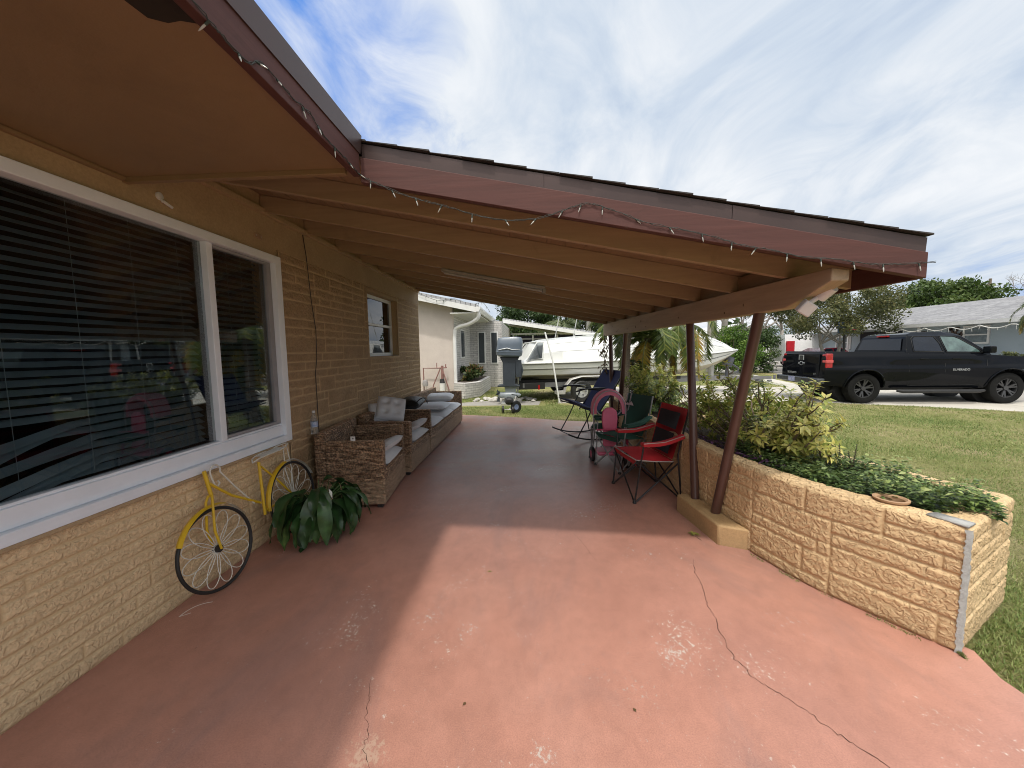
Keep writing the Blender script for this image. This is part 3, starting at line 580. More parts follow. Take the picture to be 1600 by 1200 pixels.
# soffit opening near the eave: flat sheet, inner shade put into its colour
MB().prism([(-1.055, .98), (-1.04, 1.09), (-1.0, 1.11), (-.96, 1.105), (-.912, 1.12), (-.912, .35), (-1.07, .35)], 2.4215, 2.4235).build('soffit_opening', M('opening_dark', (.03, .022, .016), (.015, .012, .01), scale=20, rough=.95), house, smooth=False)
# small window further along
fr = MB(); rect_frame(fr, SY0, SY1, SZ0, SZ1, .045, .045, .05, .045, XW - .14, XW - .09); fr.bx((XW - .14, SY0 + .045, 1.865), (XW - .085, SY1 - .045, 1.90)); w2 = fr.build('window', whitef, house, bevel=.004)
MB().bx((XW - .12, SY0 + .04, SZ0 + .04), (XW - .115, SY1 - .04, SZ1 - .04)).build('pane', M_glass('mirror_pane', (.2, .22, .24), 1.5, 0, 1.3), w2, smooth=False)
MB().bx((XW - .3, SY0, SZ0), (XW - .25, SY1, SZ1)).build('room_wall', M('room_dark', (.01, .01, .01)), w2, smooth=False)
# eave soffit, fascia and drip edge over the near window
def jag(name): pass
mb = MB(); mb.bx((XW + .004, -3.2, 2.425), (-.905, 1.985, 2.447)); mb.build('soffit', soff, house, smooth=False)
mb = MB(); mb.bx((XW, 1.987, 2.40), (-.93, 2.02, 2.52)); mb.bx((XW + .004, -3.2, 2.405), (XW + .03, 1.985, 2.424)); mb.build('soffit_trim', soff, house, bevel=.003)
mb = MB(); mb.bx((-.903, -3.2, 2.40), (-.868, 2.03, 2.515)); mb.build('fascia', fascy, house, bevel=.003)
mb = MB(); mb.pris([(-.905, 2.516), (-.862, 2.512), (-.852, 2.60), (-.905, 2.612)], lambda a, b, t: (a, t, b), -3.2, 2.03); mb.build('drip_edge', drip, house, smooth=False)
SL = -.195
def rz(x, base): return base + SL * (x + .88)
mb = MB()   # rake along the front of the lean-to
mb.pris([(-.866, rz(-.866, 2.375)), (1.955, rz(1.955, 2.375)), (1.955, rz(1.955, 2.50)), (-.866, rz(-.866, 2.50))], lambda a, b, t: (a, t, b), 2.03, 2.068)
mb.build('fascia', fasc, house, bevel=.003)
mb = MB(); mb.pris([(1.925, 0), (1.955, 0), (1.955, 1), (1.925, 1)], lambda a, b, t: (a, t, rz(1.97, 2.375) + .002 + b * .118), 2.07, 7.25); mb.build('fascia', fascy, house, bevel=.003)
mb = MB()
P = 24
for seg in range(3):
    xa = -.864 + seg * .942; xb = xa + .940; vs = []
    for i in range(9):
        x = xa + (xb - xa) * i / 8; wv = .003 * noise.noise(Vector((x * 3, seg, 0)))
        for q, (dy, dz) in enumerate(((2.058, .12), (2.050 - wv, .125), (2.046 - wv, .2), (2.062, .205))): vs.append((x, dy + .001 * (seg % 2), rz(x, 2.375) + dz))
    mb.add(vs, [(4 * i + q, 4 * i + 4 + q, 4 * i + 5 + q, 4 * i + 1 + q) for i in range(8) for q in range(3)])
mb.pris([(1.957, 0), (1.963, 0), (1.963, 1), (1.957, 1)], lambda a, b, t: (a, t, rz(1.97, 2.5) - .004 + b * .082), 2.07, 7.27)
mb.build('drip_edge', drip, house, smooth=False)
mb = MB()   # sheathing boards seen from below
rr = random.Random(3); x = XW + .01
while x < 1.93:
    x2 = min(x + .14, 1.932); mb.pris([(x + .0015, rz(x, 2.503)), (x2 - .0015, rz(x2, 2.503)), (x2 - .0015, rz(x2, 2.522)), (x + .0015, rz(x, 2.522))], lambda a, b, t: (a, t, b), 2.07, 7.25); x = x2
mb.build('ceiling_board', board, house, smooth=False)
mb = MB(); # shingle courses stepping down the slope
x = -1.0; k = 0; rr = random.Random(9)
while x < 1.97:
    x2 = min(x + .165, 1.98); e = 2.035 + rr.uniform(-.012, .004)
    mb.pris([(x, rz(x, 2.583)), (x2, rz(x2, 2.583) + .001), (x2, rz(x2, 2.583) + .009), (x, rz(x, 2.583) + .002)], lambda a, b, t: (a, t, b), e, 7.3); x = x2
mb.pris([(-.875, 2.598), (-.875, 2.612), (-5.5, 4.0), (-5.5, 3.986)], lambda a, b, t: (a, t, b), -3.2, 7.3); mb.pris([(-5.501, 4.0), (-5.501, 3.986), (-9.6, 2.7), (-9.6, 2.714)], lambda a, b, t: (a, t, b), -3.2, 7.3)
roof = mb.build('roof', M('dark_shingle', (.055, .05, .048), (.03, .028, .027), scale=14, rough=.95, bs=.5, bscale=120), house, smooth=False)
for k in range(9):
    y = 2.46 + .585 * k; r = random.Random(k); dz = r.uniform(-.004, .004); yb = r.uniform(-.008, .008); mb = MB(); n = 10; vs = []
    for i in range(n + 1):
        x = XW + .008 + (1.93 - XW) * i / n; yy = y + yb * math.sin(i * .7 + k)
        b = rz(x, 2.378) + dz; vs += [(x, yy - .019, b), (x, yy + .019, b), (x, yy + .019, rz(x, 2.502)), (x, yy - .019, rz(x, 2.502))]
    mb.add(vs, [(4 * i + q, 4 * i + 4 + q, 4 * i + 4 + (q + 1) % 4, 4 * i + (q + 1) % 4) for i in range(n) for q in range(4)] + [(0, 1, 2, 3), (4 * n, 4 * n + 3, 4 * n + 2, 4 * n + 1)])
    mb.build('rafter', raft, house, bevel=.003)
mb = MB(); mb.bx((XW + .007, 2.072, 2.595), (XW + .045, 7.26, 2.635)); mb.build('ledger', tan_s, house, bevel=.003)
# blocking between rafters over the beam
bmx = lambda y: 1.60 - .042 * (y - 2.1)
mb = MB()
for k in range(8):
    y = 2.46 + .585 * k; x = bmx(y); mb.bx((x - .02, y + .02, rz(x, 2.378) + .004), (x + .018, y + .565, rz(x, 2.49)))
mb.build('blocking', board, house, smooth=False)
# main beam: tapered nose at the front end
mb = MB(); ys_ = [2.10, 2.26, 2.44, 3, 4, 5, 6, 7.2]; vs = []
for i, y in enumerate(ys_):
    x = bmx(y); top = rz(x - .045, 2.375) - .002; bot = [1.83, 1.775, 1.725][i] if i < 3 else 1.722 + .002 * math.sin(y * 2)
    vs += [(x - .045, y, bot), (x + .045, y, bot), (x + .045, y, top - .012), (x - .045, y, top)]
n = len(ys_) - 1
mb.add(vs, [(4 * i + q, 4 * i + 4 + q, 4 * i + 4 + (q + 1) % 4, 4 * i + (q + 1) % 4) for i in range(n) for q in range(4)] + [(0, 1, 2, 3), (4 * n, 4 * n + 3, 4 * n + 2, 4 * n + 1)])
beam = mb.build('beam', beam_m, house, bevel=.006)
mb = MB(); r = random.Random(5)
for k in range(14):
    y = r.uniform(2.6, 6.6); x = bmx(y) - .0465; z = r.uniform(1.76, 1.87); s = r.uniform(.005, .014); MB().box((x, y, z), (.002, s * r.uniform(.6, 2), s * r.uniform(.8, 2.2))).build('scar', M('old_scar', (.10, .06, .035), rough=.9), beam, smooth=False)
postm = M('post_brown', (.115, .058, .045), (.085, .042, .033), scale=4, rough=.33, dirt=.35, spec=.5)
for top, bot, rad in (((1.57, 2.74, 1.73), (1.49, 3.10, .15), .036), ((1.53, 3.80, 1.725), (1.455, 3.40, .15), .036), ((1.45, 5.95, 1.725), (1.40, 6.25, -.05), .034), ((1.40, 6.85, 1.725), (1.38, 6.45, -.05), .034)):
    MB().tube([bot, top], rad, 20).build('post', postm, house)
house['label'] = 'tan stucco block house with brown soffit and lean-to porch roof along the patio'

# ------------------------------------------------------------------ curved masonry planter
planter = thing('planter_wall', 'curved waist-low tan stone-patterned planter wall between patio and lawn', 'planter', (2.0, 3.0, 0))
pin = poly_smooth([(x, y, 0) for x, y in planter_in], 10)[::-1]          # far -> near corner
pout = poly_smooth([(2.74, 2.25, 0), (2.62, 2.6, 0), (2.48, 3.1, 0), (2.36, 3.7, 0), (2.28, 4.6, 0), (2.22, 5.6, 0), (2.2, 6.9, 0)], 6)
c0, c1 = pin[-1], pout[0]
face = pin[:-1] + [c0.lerp(pin[-2], .012 / (c0 - pin[-2]).length), c0.lerp(c1, .02)] + [c0.lerp(c1, t) for t in (.25, .5, .75, .97)] + pout[1:]
def resample(P, res):
    L = [0]
    for a, b in zip(P[:-1], P[1:]): L.append(L[-1] + (b - a).length)
    n = int(L[-1] / res); out = []; j = 0
    for i in range(n + 1):
        t = L[-1] * i / n
        while j < len(P) - 2 and L[j + 1] < t: j += 1
        out.append(P[j].lerp(P[j + 1], (t - L[j]) / max(1e-9, L[j + 1] - L[j])))
    return out, L[-1]
face_r, Ltot = resample(face, .0085)
nf = len(face_r); nrm = []
for i in range(nf):
    d = face_r[min(i + 3, nf - 1)] - face_r[max(i - 3, 0)]; d.normalize(); nrm.append(Vector((-d.y, d.x, 0)) * 1)
cpt = Vector((2.1, 4, 0))
if (nrm[50].x) > 0: nrm = [-v for v in nrm]
rl = Relief(Ltot, .62, .075, .0775, 21, .0050, .0062, .0016, 30, wmin=4, wmax=9, two=.42)
nv_ = 76; mb = MB(); vs = []; JP = []
ZT, ZB = .62, -.11
for j in range(nv_ + 1):
    z = ZB + (ZT - ZB) * j / nv_
    for i, p in enumerate(face_r):
        h = rl.h(i * Ltot / (nf - 1), max(0, z)); JP.append(rl.j); e = min(1, (ZT - z) / .012); h = h * e - .006 * (1 - e)
        h -= .012 * max(0, 1 - (z + .02) / .03) if z < .01 else 0
        vs.append((p.x + nrm[i].x * h, p.y + nrm[i].y * h, z + .006 * noise.noise(Vector((p.x * 3, p.y * 3, 0)))))
mb.add(vs, [(j * nf + i, j * nf + i + 1, (j + 1) * nf + i + 1, (j + 1) * nf + i) for j in range(nv_) for i in range(nf - 1)])
# rounded rim: three strips going inwards
ptan = mat_stucco('planter_stucco', (.72, .52, .295), (.63, .44, .245), .4, worm=.0068, wscale=34, mortar=(.62, .45, .255))
prev = [Vector(v) for v in vs[-nf:]]
for w_, dz in ((.012, .008), (.05, .014), (.10, .015), (.135, .006), (.145, -.15)):
    cur = []
    for i, p in enumerate(face_r):
        q = p - nrm[i] * w_; q.z = ZT + dz + .006 * noise.noise(Vector((q.x * 14, q.y * 14, 0))) + .003 * noise.noise(Vector((q.x * 60, q.y * 60, 0))); cur.append(q)
    b = len(mb.v); mb.add([*prev, *cur], [(i, i + 1, nf + i + 1, nf + i) for i in range(nf - 1)]); prev = cur
joint_attr(mb.build('wall', ptan, planter, ang=180, fix=False), JP)
ins = [p - nrm[i] * .13 for i, p in enumerate(face_r) if i % 12 == 0]
soilm = M('soil', (.07, .05, .035), (.04, .03, .02), scale=30, rough=.95, bs=1, bscale=60, bd=.02)
mb = MB(); mb.prism([(p.x, p.y) for p in ins], .3, .555); tagit(mb.build('soil', soilm, planter, smooth=False), None)
# bare grey repair mortar down the near corner
mb = MB(); r = random.Random(4); vs = []
ci = min(range(nf), key=lambda i: (face_r[i] - c0).length)
for j in range(60):
    z = -.04 + .66 * j / 59; wl = .006 + r.uniform(-.003, .005); wr = .009 + r.uniform(-.004, .007)
    for q, off in enumerate((-wl, 0, wr)):
        i = max(0, min(nf - 1, ci + round(off / .0085 * 1.0))); p = face_r[i].lerp(face_r[ci], 0); d = nrm[i]; h = .0125 + .003 * noise.noise(Vector((z * 40, q, 0)))
        a = (face_r[ci] - (face_r[ci] - face_r[max(0, ci - 4)]).normalized() * wl) if q == 0 else (face_r[ci] if q == 1 else face_r[ci] + (face_r[min(nf - 1, ci + 5)] - face_r[ci]).normalized() * wr)
        dd = Vector((.25, -.97, 0)) if q == 1 else (nrm[ci - 5] if q == 0 else nrm[ci + 5]); vs.append(a + dd * h + Vector((0, 0, z)))
mb.add(vs, [(3 * j + q, 3 * j + q + 1, 3 * j + q + 4, 3 * j + q + 3) for j in range(59) for q in (0, 1)])
vs = []
for i in range(9):
    a = i / 8; p = c0 + Vector((.01 + .0 * a, .01, 0)) + Vector((-.02, .13, 0)) * 0
pp = [(2.055, 1.845), (2.13, 1.885), (2.10, 1.95), (2.075, 2.01), (2.03, 2.0), (2.0, 1.985), (2.03, 1.92)]
mb.prism(pp, ZT + .008, ZT + .0175)
mb.build('mortar_patch', M('grey_mortar', (.42, .42, .41), (.30, .30, .29), scale=40, rough=.95, bs=.8, bscale=90), planter, ang=180)
foot = thing('post_footing', 'low tan painted concrete block under the two leaning front posts', 'footing', (1.5, 3.1, 0))
mb = MB(); fp = [(1.405, 2.87), (1.60, 2.79), (1.565, 2.93), (1.50, 3.30), (1.475, 3.52), (1.33, 3.50)]
mb.prism(fp, -.05, .155); mb.build('block', mat_stucco('footing_paint', (.55, .37, .19), (.42, .28, .14), .3), foot, bevel=.014)
pot = thing('flower_pot', 'terracotta flower pot sunk empty into the near end of the planter', 'flower pot', (1.97, 2.14, .55))
MB().lathe([(.0, .54), (.062, .54), (.066, .64), (.076, .642), (.078, .652), (.066, .654), (.058, .645), (.055, .60), (0, .595)], (1.985, 2.16, 0), 28).build('pot', M('terracotta', (.45, .29, .17), (.36, .22, .13), rough=.8), pot)
MB().lathe([(.0, .602), (.054, .602)], (1.985, 2.16, 0), 20).build('soil', soilm, pot)

# ------------------------------------------------------------------ shrubs and planter plants
bark = M('shrub_bark', (.20, .155, .115), (.11, .08, .06), scale=30, rough=.9, bs=.5, bscale=120)
var_m = M_leaf('variegated_leaf', [(0, (.06, .115, .025)), (.35, (.15, .23, .045)), (.6, (.38, .42, .085)), (1, (.70, .63, .20))], .32, .3)
def branch_shrub(name, label, base, tips, seed, mat, leafL, leafW, whorl, tintf, trunkr=.014, cat='shrub', sub=3, extra_bare=0, group=None, down=0):
    r = random.Random(seed); t = thing(name, label, cat, base, group); wd = MB(); lv = Leaves('T1'); base = Vector(base)
    def whorlat(p, d, n, s):
        d = d.normalized(); a0 = r.uniform(0, 6.28); x = d.orthogonal().normalized(); y = d.cross(x)
        for k in range(n):
            a = a0 + 2 * PI * k / n + r.uniform(-.2, .2); o = (x * math.cos(a) + y * math.sin(a)); dd = (o + d * r.uniform(.0, .55) + Vector((0, 0, -down))).normalized()
            L = leafL * s * r.uniform(.7, 1.15); lv.add(p + dd * leafL * .12, dd, (d + Vector((0, 0, .6))).normalized(), L, leafW * s * r.uniform(.8, 1.2), min(1, max(0, tintf(p, r))))
    for tip in tips:
        tip = Vector(tip); mid = base.lerp(tip, .45) + Vector((r.uniform(-.06, .06), r.uniform(-.06, .06), r.uniform(-.10, .02))); st = base + Vector((r.uniform(-.08, .08), r.uniform(-.1, .1), 0))
        P = bez(st, mid, tip, 8); k0 = r.uniform(.7, 1.1); P = [p + Vector([r.gauss(0, .008) for _ in range(3)]) for p in P]
        wd.tube(P, [trunkr * k0 * (1 - .72 * i / 8) for i in range(9)], 6)
        dend = (P[-1] - P[-3]).normalized()
        for q in range(sub):
            i = r.randint(3, 8); o = P[i]; d = (dend + Vector((r.uniform(-1, 1), r.uniform(-1, 1), r.uniform(-.2, 1)))).normalized(); ln = r.uniform(.07, .2); e = o + d * ln
            wd.tube([o, o.lerp(e, .5) + Vector([r.gauss(0, .01) for _ in range(3)]), e], [trunkr * .35, trunkr * .28, trunkr * .2], 5)
            whorlat(e, d, whorl, 1); whorlat(e - d * .03, d, whorl - 2, .9)
            if r.random() < .6: whorlat(e - d * .065, d, whorl - 2, .8)
        whorlat(P[-1], dend, whorl, 1.1); whorlat(P[-1] - dend * .03, dend, whorl, 1); whorlat(P[-2], dend, whorl - 1, .8)
    for k in range(extra_bare):
        a = r.uniform(0, 6.28); e = base + Vector((math.cos(a) * r.uniform(.1, .35), math.sin(a) * r.uniform(.1, .6), r.uniform(.15, .42))); P = bez(base + Vector((r.uniform(-.1, .1), r.uniform(-.3, .3), -.02)), base.lerp(e, .5) + Vector((r.uniform(-.1, .1), r.uniform(-.1, .1), .05)), e, 5)
        wd.tube(P, [.006, .005, .0045, .004, .003, .002], 5)
    wd.build('stem', bark, t, fix=False); lv.build('foliage', mat, t); return t
rr = random.Random(12); tips = []
for k in range(62):   # big shrub behind the front posts
    y = 2.75 + 1.9 * rr.random() ** .75; f = (y - 2.7) / 1.9; x = rr.uniform(1.70, 2.62) - .1 * f; z = .55 + rr.random() ** .8 * (.48 + .12 * f) * (1 - .5 * max(0, (x - 2.3)) / .5)
    tips.append((min(x, .70 * y), y, z))
tips += [(2.12, 3.05, 1.17), (2.20, 2.95, 1.0), (2.22, 3.05, .9), (2.15, 3.1, .95), (1.95, 3.4, 1.18), (1.80, 3.6, 1.20), (2.15, 2.85, .76), (2.2, 2.9, .85), (2.1, 2.75, .72), (2.25, 3.1, 1.0), (1.72, 3.3, .96), (1.75, 3.0, .82)]
branch_shrub('variegated_shrub', 'large rangy shrub with whorls of yellow variegated leaves behind the front posts', (2.02, 3.35, .5), tips, 5, var_m, .070, .027, 7, lambda p, r: .66 + r.gauss(0, .2) + (.15 if p.y < 3.2 else -.08), .017, sub=4, extra_bare=40)
tips = [(rr.uniform(1.50, 2.2), rr.uniform(5.0, 7.0), .62 + rr.random() ** .7 * .48) for k in range(58)]
branch_shrub('variegated_shrub', 'denser shrub of bare twigs and yellow-green leaves behind the folding chairs', (1.85, 6.0, .5), tips, 6, var_m, .066, .026, 7, lambda p, r: .45 + r.gauss(0, .2) + (p.z - .85) * .8, .013, sub=4, extra_bare=60)
# low ground cover spilling in the near end of the planter
gc = thing('ground_cover', 'low bright green leafy ground cover filling the near end of the planter', 'ground cover', (2.25, 2.5, .5))
lv = Leaves('T1'); r = random.Random(8); wd = MB()
for k in range(9500):
    t = r.random(); y = 2.0 + 1.3 * t; xa = 1.0 * (2.0 - .02) ; 
    # stay inside the bed outline
    x0 = np.interp(y, [1.9, 2.17, 2.36, 2.6, 2.8, 3.1, 3.45], [2.22, 2.0, 1.86, 1.76, 1.70, 1.66, 1.62]); x1 = np.interp(y, [1.9, 2.25, 2.6, 3.1, 3.7], [2.3, 2.60, 2.52, 2.38, 2.26])
    x = r.uniform(x0, x1); hmp = .045 + .10 * max(0, noise.noise(Vector((x * 3.2, y * 3.2, 2)))) + .05 * noise.noise(Vector((x * 9, y * 9, 1))); hmp *= .3 + .7 * min(1, min(x - x0, x1 - x) / .06 + .25)
    z = .57 + hmp * 1.75 * r.uniform(.25, 1.3); a = r.uniform(0, 6.28); up = Vector((r.gauss(0, .35), r.gauss(0, .35), 1)); d = Vector((math.cos(a), math.sin(a), r.uniform(-.35, .35)))
    if y < 2.2 and x < 2.08: continue
    lv.add((x, y, z), d, up, r.uniform(.018, .045), r.uniform(.012, .024), min(1, max(0, .42 + (z - .64) * 4 + r.gauss(0, .22))))
for k in range(34):
    x = r.uniform(1.9, 2.5); y = r.uniform(2.1, 2.9); z = .55; h = r.uniform(.06, .15); lean = Vector((r.gauss(0, .03), r.gauss(0, .03), h)); 
    if x < np.interp(y, [1.9, 2.17, 2.36, 2.6, 2.8], [2.22, 2.0, 1.86, 1.76, 1.70]) + .04: continue
    P = [Vector((x, y, z)) + lean * t for t in (0, .5, 1)]; wd.tube(P, .0022, 4)
    for q in range(11):
        a = q * 2.4; p = P[0] + lean * (.35 + .065 * q); d = Vector((math.cos(a), math.sin(a), .4)); lv.add(p, d, (0, 0, 1), .026, .012, r.uniform(.2, .8))
lv.build('foliage', M_leaf('groundcover_leaf', [(0, (.03, .055, .016)), (.45, (.10, .17, .045)), (.8, (.24, .33, .10)), (1, (.38, .44, .16))], .4, .3), gc)
sp = thing('spiky_seedling', 'dark upright fern-like plant standing above the green ground cover', 'plant', (2.16, 2.72, .55)); lv = Leaves('T1'); wd = MB()
for (x, y, h) in ((2.14, 2.72, .27), (2.20, 2.70, .22), (2.10, 2.76, .2), (2.24, 2.74, .26)):
    P = [Vector((x, y, .55)), Vector((x + .008, y, .55 + h * .5)), Vector((x + .02 * r.gauss(0, 1), y, .55 + h))]; wd.tube(P, [.004, .003, .0015], 5)
    for q in range(60):
        t = .2 + .8 * q / 60; p = P[0].lerp(P[2], t); a = q * 2.4; d = Vector((math.cos(a), math.sin(a), .7)); lv.add(p, d, (0, 0, 1), .034 * (1.25 - t), .009, r.uniform(0, .35))
wd.build('stem', bark, sp, fix=False); lv.build('foliage', M_leaf('dark_fern', [(0, (.03, .045, .02)), (1, (.07, .10, .03))], .5, .2), sp)
pp_ = thing('purple_plant', 'small dark purple trailing plant on the planter rim behind the leaning posts', 'plant', (1.70, 3.2, .55)); lv = Leaves('T1')
for k in range(420):
    y = r.uniform(2.72, 4.3); x = np.interp(y, [2.7, 3.1, 3.45, 4.3], [1.78, 1.68, 1.63, 1.58]) + r.gauss(0, .03); a = r.uniform(0, 6.28)
    lv.add((x, y, .60 + r.uniform(-.03, .06)), (math.cos(a), math.sin(a), r.uniform(-.3, .5)), (r.gauss(0, .3), r.gauss(0, .3), 1), r.uniform(.03, .06), r.uniform(.014, .024), r.random())
lv.build('foliage', M_leaf('purple_leaf', [(0, (.03, .015, .035)), (.6, (.10, .035, .11)), (1, (.18, .08, .19))], .4, .2), pp_)
wdm = thing('fallen_sprig', 'small yellow-green leaf sprig lying on the patio beside the post footing', 'leaf sprig', (1.28, 3.02, 0)); lv = Leaves('T1')
for k in range(9): a = k * .8; lv.add((1.28 + r.gauss(0, .008), 3.02 + r.gauss(0, .008), .008), (math.cos(a), math.sin(a), .25), (0, 0, 1), .045, .02, r.uniform(.3, .8))
MB().tube([(1.28, 3.02, .006), (1.30, 2.97, .004), (1.31, 2.93, .003)], .0015, 5).build('stem', bark, wdm); lv.build('foliage', var_m, wdm)
# weeds where the planter meets the slab
lv = Leaves('TB'); 
for k in range(1500):
    i = r.randint(int(nf * .30), int(nf * .56)); p = face_r[min(i, ci)] + nrm[min(i, ci)] * (.012 + abs(r.gauss(0, .012))); g = noise.noise(Vector((p.x * 8, p.y * 8, 0)))
    if g < .12: continue
    lv.add((p.x, p.y, 0), (r.gauss(0, .6), r.gauss(0, .6), 1), (r.gauss(0, 1), r.gauss(0, 1), .1), r.uniform(.008, .022), .004, r.random())
tagit(lv.build('weeds', grass_m, smooth=False), kind='stuff')
leafm = M_leaf('dead_leaf', [(0, (.12, .07, .03)), (1, (.30, .28, .07))], .7, .1)
for k, (x, y, c, lab) in enumerate(((-.31, 2.47, .9, 'yellow-green fallen leaf lying alone on the sunlit patio'), (.42, 1.48, .1, 'curled brown fallen leaf on the patio between two worn patches'), (-.29, 1.5, .0, 'small dark dead leaf on the patio near the shadow edge'))):
    lv = Leaves('T1'); lv.add((x, y, .004), (math.cos(k * 2), math.sin(k * 2), .12), (0, 0, 1), .035 if k == 0 else .02, .014, c); o = lv.build('fallen_leaf', leafm); tagit(o, lab, 'leaf')

# ------------------------------------------------------------------ wicker seating along the wall
wick = mat_wicker('wicker', (.54, .34, .205), (.32, .18, .11), (.78, .57, .38)); cush = M('cushion_fabric', (.70, .71, .73), (.62, .63, .65), scale=4, rough=.9, bs=.5, bscale=350, bd=.001, dirt=.10)
feetm = M('dark_foot', (.02, .018, .016), rough=.5)
def pillow(mb, c, d, rot=None, puff=.35, n=10, tuft=0):
    # soft cushion: rounded box with sagging, crowned faces
    c = Vector(c); sx, sy, sz = [k / 2 for k in d]
    for s in (-1, 1):
        def fn(a, b):
            x = (2 * a - 1); y = (2 * b - 1); ex = (1 - abs(x) ** 5); ey = (1 - abs(y) ** 5); h = (ex * ey) ** .5 * (1 + puff * (1 - x * x) * (1 - y * y) * .5) * .8 + .0
            if tuft: h -= .5 * sum(math.exp(-((x - tx) ** 2 + (y - ty) ** 2) / .05) for tx in (-.4, .4) for ty in (-.4, .4)) + .05 * abs(math.sin(x * 7)) 
            h *= 1 + .05 * noise.noise(Vector((x * 2.5 + c.x * 9, y * 2.5 + c.y * 9, s)))
            v = Vector((x * sx * (1 - .03 * abs(y)), y * sy * (1 - .03 * abs(x)), s * h * sz)); v = rot @ v if rot is not None else v; return v + c
        mb.grid(fn, n, n)
def rotz(a): return Matrix.Rotation(a, 3, 'Z')
def seat_module(name, label, cat, y0, y1, arm0=True, arm1=True, group=None, arm_h=.655, splits=(), x1=-1.45):
    t = thing(name, label, cat, ((XW + x1) / 2, (y0 + y1) / 2, 0), group); X0 = XW + .03; aw = .085
    mb = MB(); ed = [y0] + list(splits) + [y1]
    for a, b in zip(ed[:-1], ed[1:]): MB().bx((X0, a + .004, .035), (x1, b - .004, .335)).build('base', wick, t, bevel=.014)
    bk = MB(); bk.bx((X0, y0, .337), (X0 + .10, y1, .74)); bk.build('backrest', wick, t, bevel=.016)
    if arm0: MB().bx((X0 + .102, y0, .337), (x1 - .002, y0 + aw, arm_h)).build('armrest', wick, t, bevel=.014)
    if arm1: MB().bx((X0 + .102, y1 - aw, .337), (x1 - .002, y1, arm_h)).build('armrest', wick, t, bevel=.014)
    for x in (X0 + .05, x1 - .06):
        for y in (y0 + .05, y1 - .05): MB().bx((x - .025, y - .025, 0), (x + .025, y + .025, .034)).build('foot', feetm, t, smooth=False)
    cy0 = y0 + (aw if arm0 else 0) + .01; cy1 = y1 - (aw if arm1 else 0) - .01; cs = [cy0] + list(splits) + [cy1]
    for a, b in zip(cs[:-1], cs[1:]):
        m = MB(); pillow(m, ((X0 + .10 + x1 + .01) / 2, (a + b) / 2, .392), (x1 - X0 - .09, b - a - .01, .15)); m.build('seat_cushion', cush, t, ang=60)
    return t
ch1 = seat_module('wicker_armchair', 'brown wicker armchair nearest the window, with a water bottle on its arm', 'armchair', 3.47, 4.36, group='wicker seats along the wall')
ch1.rotation_euler.z = math.radians(6)
ch2 = seat_module('wicker_armchair', 'brown wicker armchair between the nearest one and the sofa, holding tufted cushions', 'armchair', 4.47, 5.34, arm0=True, arm1=False, group='wicker seats along the wall')
sf = seat_module('wicker_sofa', 'long brown wicker sofa at the far end of the wall with white cushions', 'sofa', 5.38, 7.96, group='wicker seats along the wall', splits=(6.25, 7.05), arm_h=.66)
def loose(name, label, cat, c, d, rot, mat=cush, tuft=0, group=None, puff=.35):
    m = MB(); pillow(m, (0, 0, 0), d, rot, tuft=tuft, n=26 if tuft else 12, puff=puff); o = m.build(name, mat, None, ang=75); o.location = c; return tagit(o, label, cat, group)
RX = lambda a: Matrix.Rotation(math.radians(a), 3, 'X'); RY = lambda a: Matrix.Rotation(math.radians(a), 3, 'Y'); RZ = lambda a: Matrix.Rotation(math.radians(a), 3, 'Z')
loose('cushion', 'grey-white back cushion lying tilted at the front of the nearest wicker armchair', 'cushion', (-1.55, 3.93, .51), (.26, .5, .11), RY(-24))
loose('cushion', 'tufted pale grey cushion leaning upright in the second wicker armchair', 'cushion', (-1.82, 4.86, .76), (.36, .33, .16), RZ(20) @ RY(10) @ RX(55), tuft=1, puff=.6)
loose('cushion', 'pale cushion half hidden behind the tufted cushion in the second armchair', 'cushion', (-1.98, 4.84, .70), (.24, .3, .15), RZ(25) @ RX(60), tuft=0, puff=.6)
loose('cushion', 'pale cushion sloping over the front of the second wicker armchair seat', 'cushion', (-1.56, 4.95, .515), (.28, .5, .11), RY(-24))
loose('cushion', 'thick white cushion stacked on the middle of the wicker sofa seat', 'cushion', (-1.74, 6.75, .515), (.52, .66, .12), RZ(3))
loose('cushion', 'white folded cushion on top of the far end of the wicker sofa', 'cushion', (-1.78, 7.35, .60), (.54, .34, .15), RX(8) @ RZ(4))
bag = thing('black_bag', 'black zipped bag lying over the near arm of the wicker sofa', 'bag', (-1.9, 5.85, .6)); m = MB(); pillow(m, (-1.86, 5.85, .70), (.34, .42, .16), RX(6), puff=.8); m.build('body', M('black_nylon', (.012, .014, .017), rough=.4, bs=.5, bscale=30, bd=.02), bag, ang=80)
MB().tube(bez((-1.72, 5.68, .74), (-1.6, 5.72, .86), (-1.64, 5.95, .68), 8), .008, 6).build('strap', M('black_nylon', (.01, .01, .01)), bag)
cup = thing('paper_tag', 'small white folded paper card standing on the near armchair arm', 'card', (-1.72, 3.52, .655)); MB().bx((-1.722, 3.515, .656), (-1.675, 3.519, .70)).build('card', M('paper_white', (.75, .75, .73), rough=.7), cup, bevel=.001)
MB().bx((-1.705, 3.5135, .674), (-1.69, 3.5145, .686)).build('print', M('ink_grey', (.2, .2, .22)), cup, smooth=False)
bot = thing('water_bottle', 'clear plastic water bottle with blue label standing on the wicker armchair arm', 'bottle', (-2.04, 3.47, .74))
bm_, nt_, bb_, oo_ = _nt('clear_plastic'); bb_.inputs['Base Color'].default_value = (.85, .9, .93, 1); bb_.inputs['Roughness'].default_value = .06; bb_.inputs['Transmission Weight'].default_value = .92; bb_.inputs['IOR'].default_value = 1.2
o3 = Vector((-2.04, 3.47, .741))
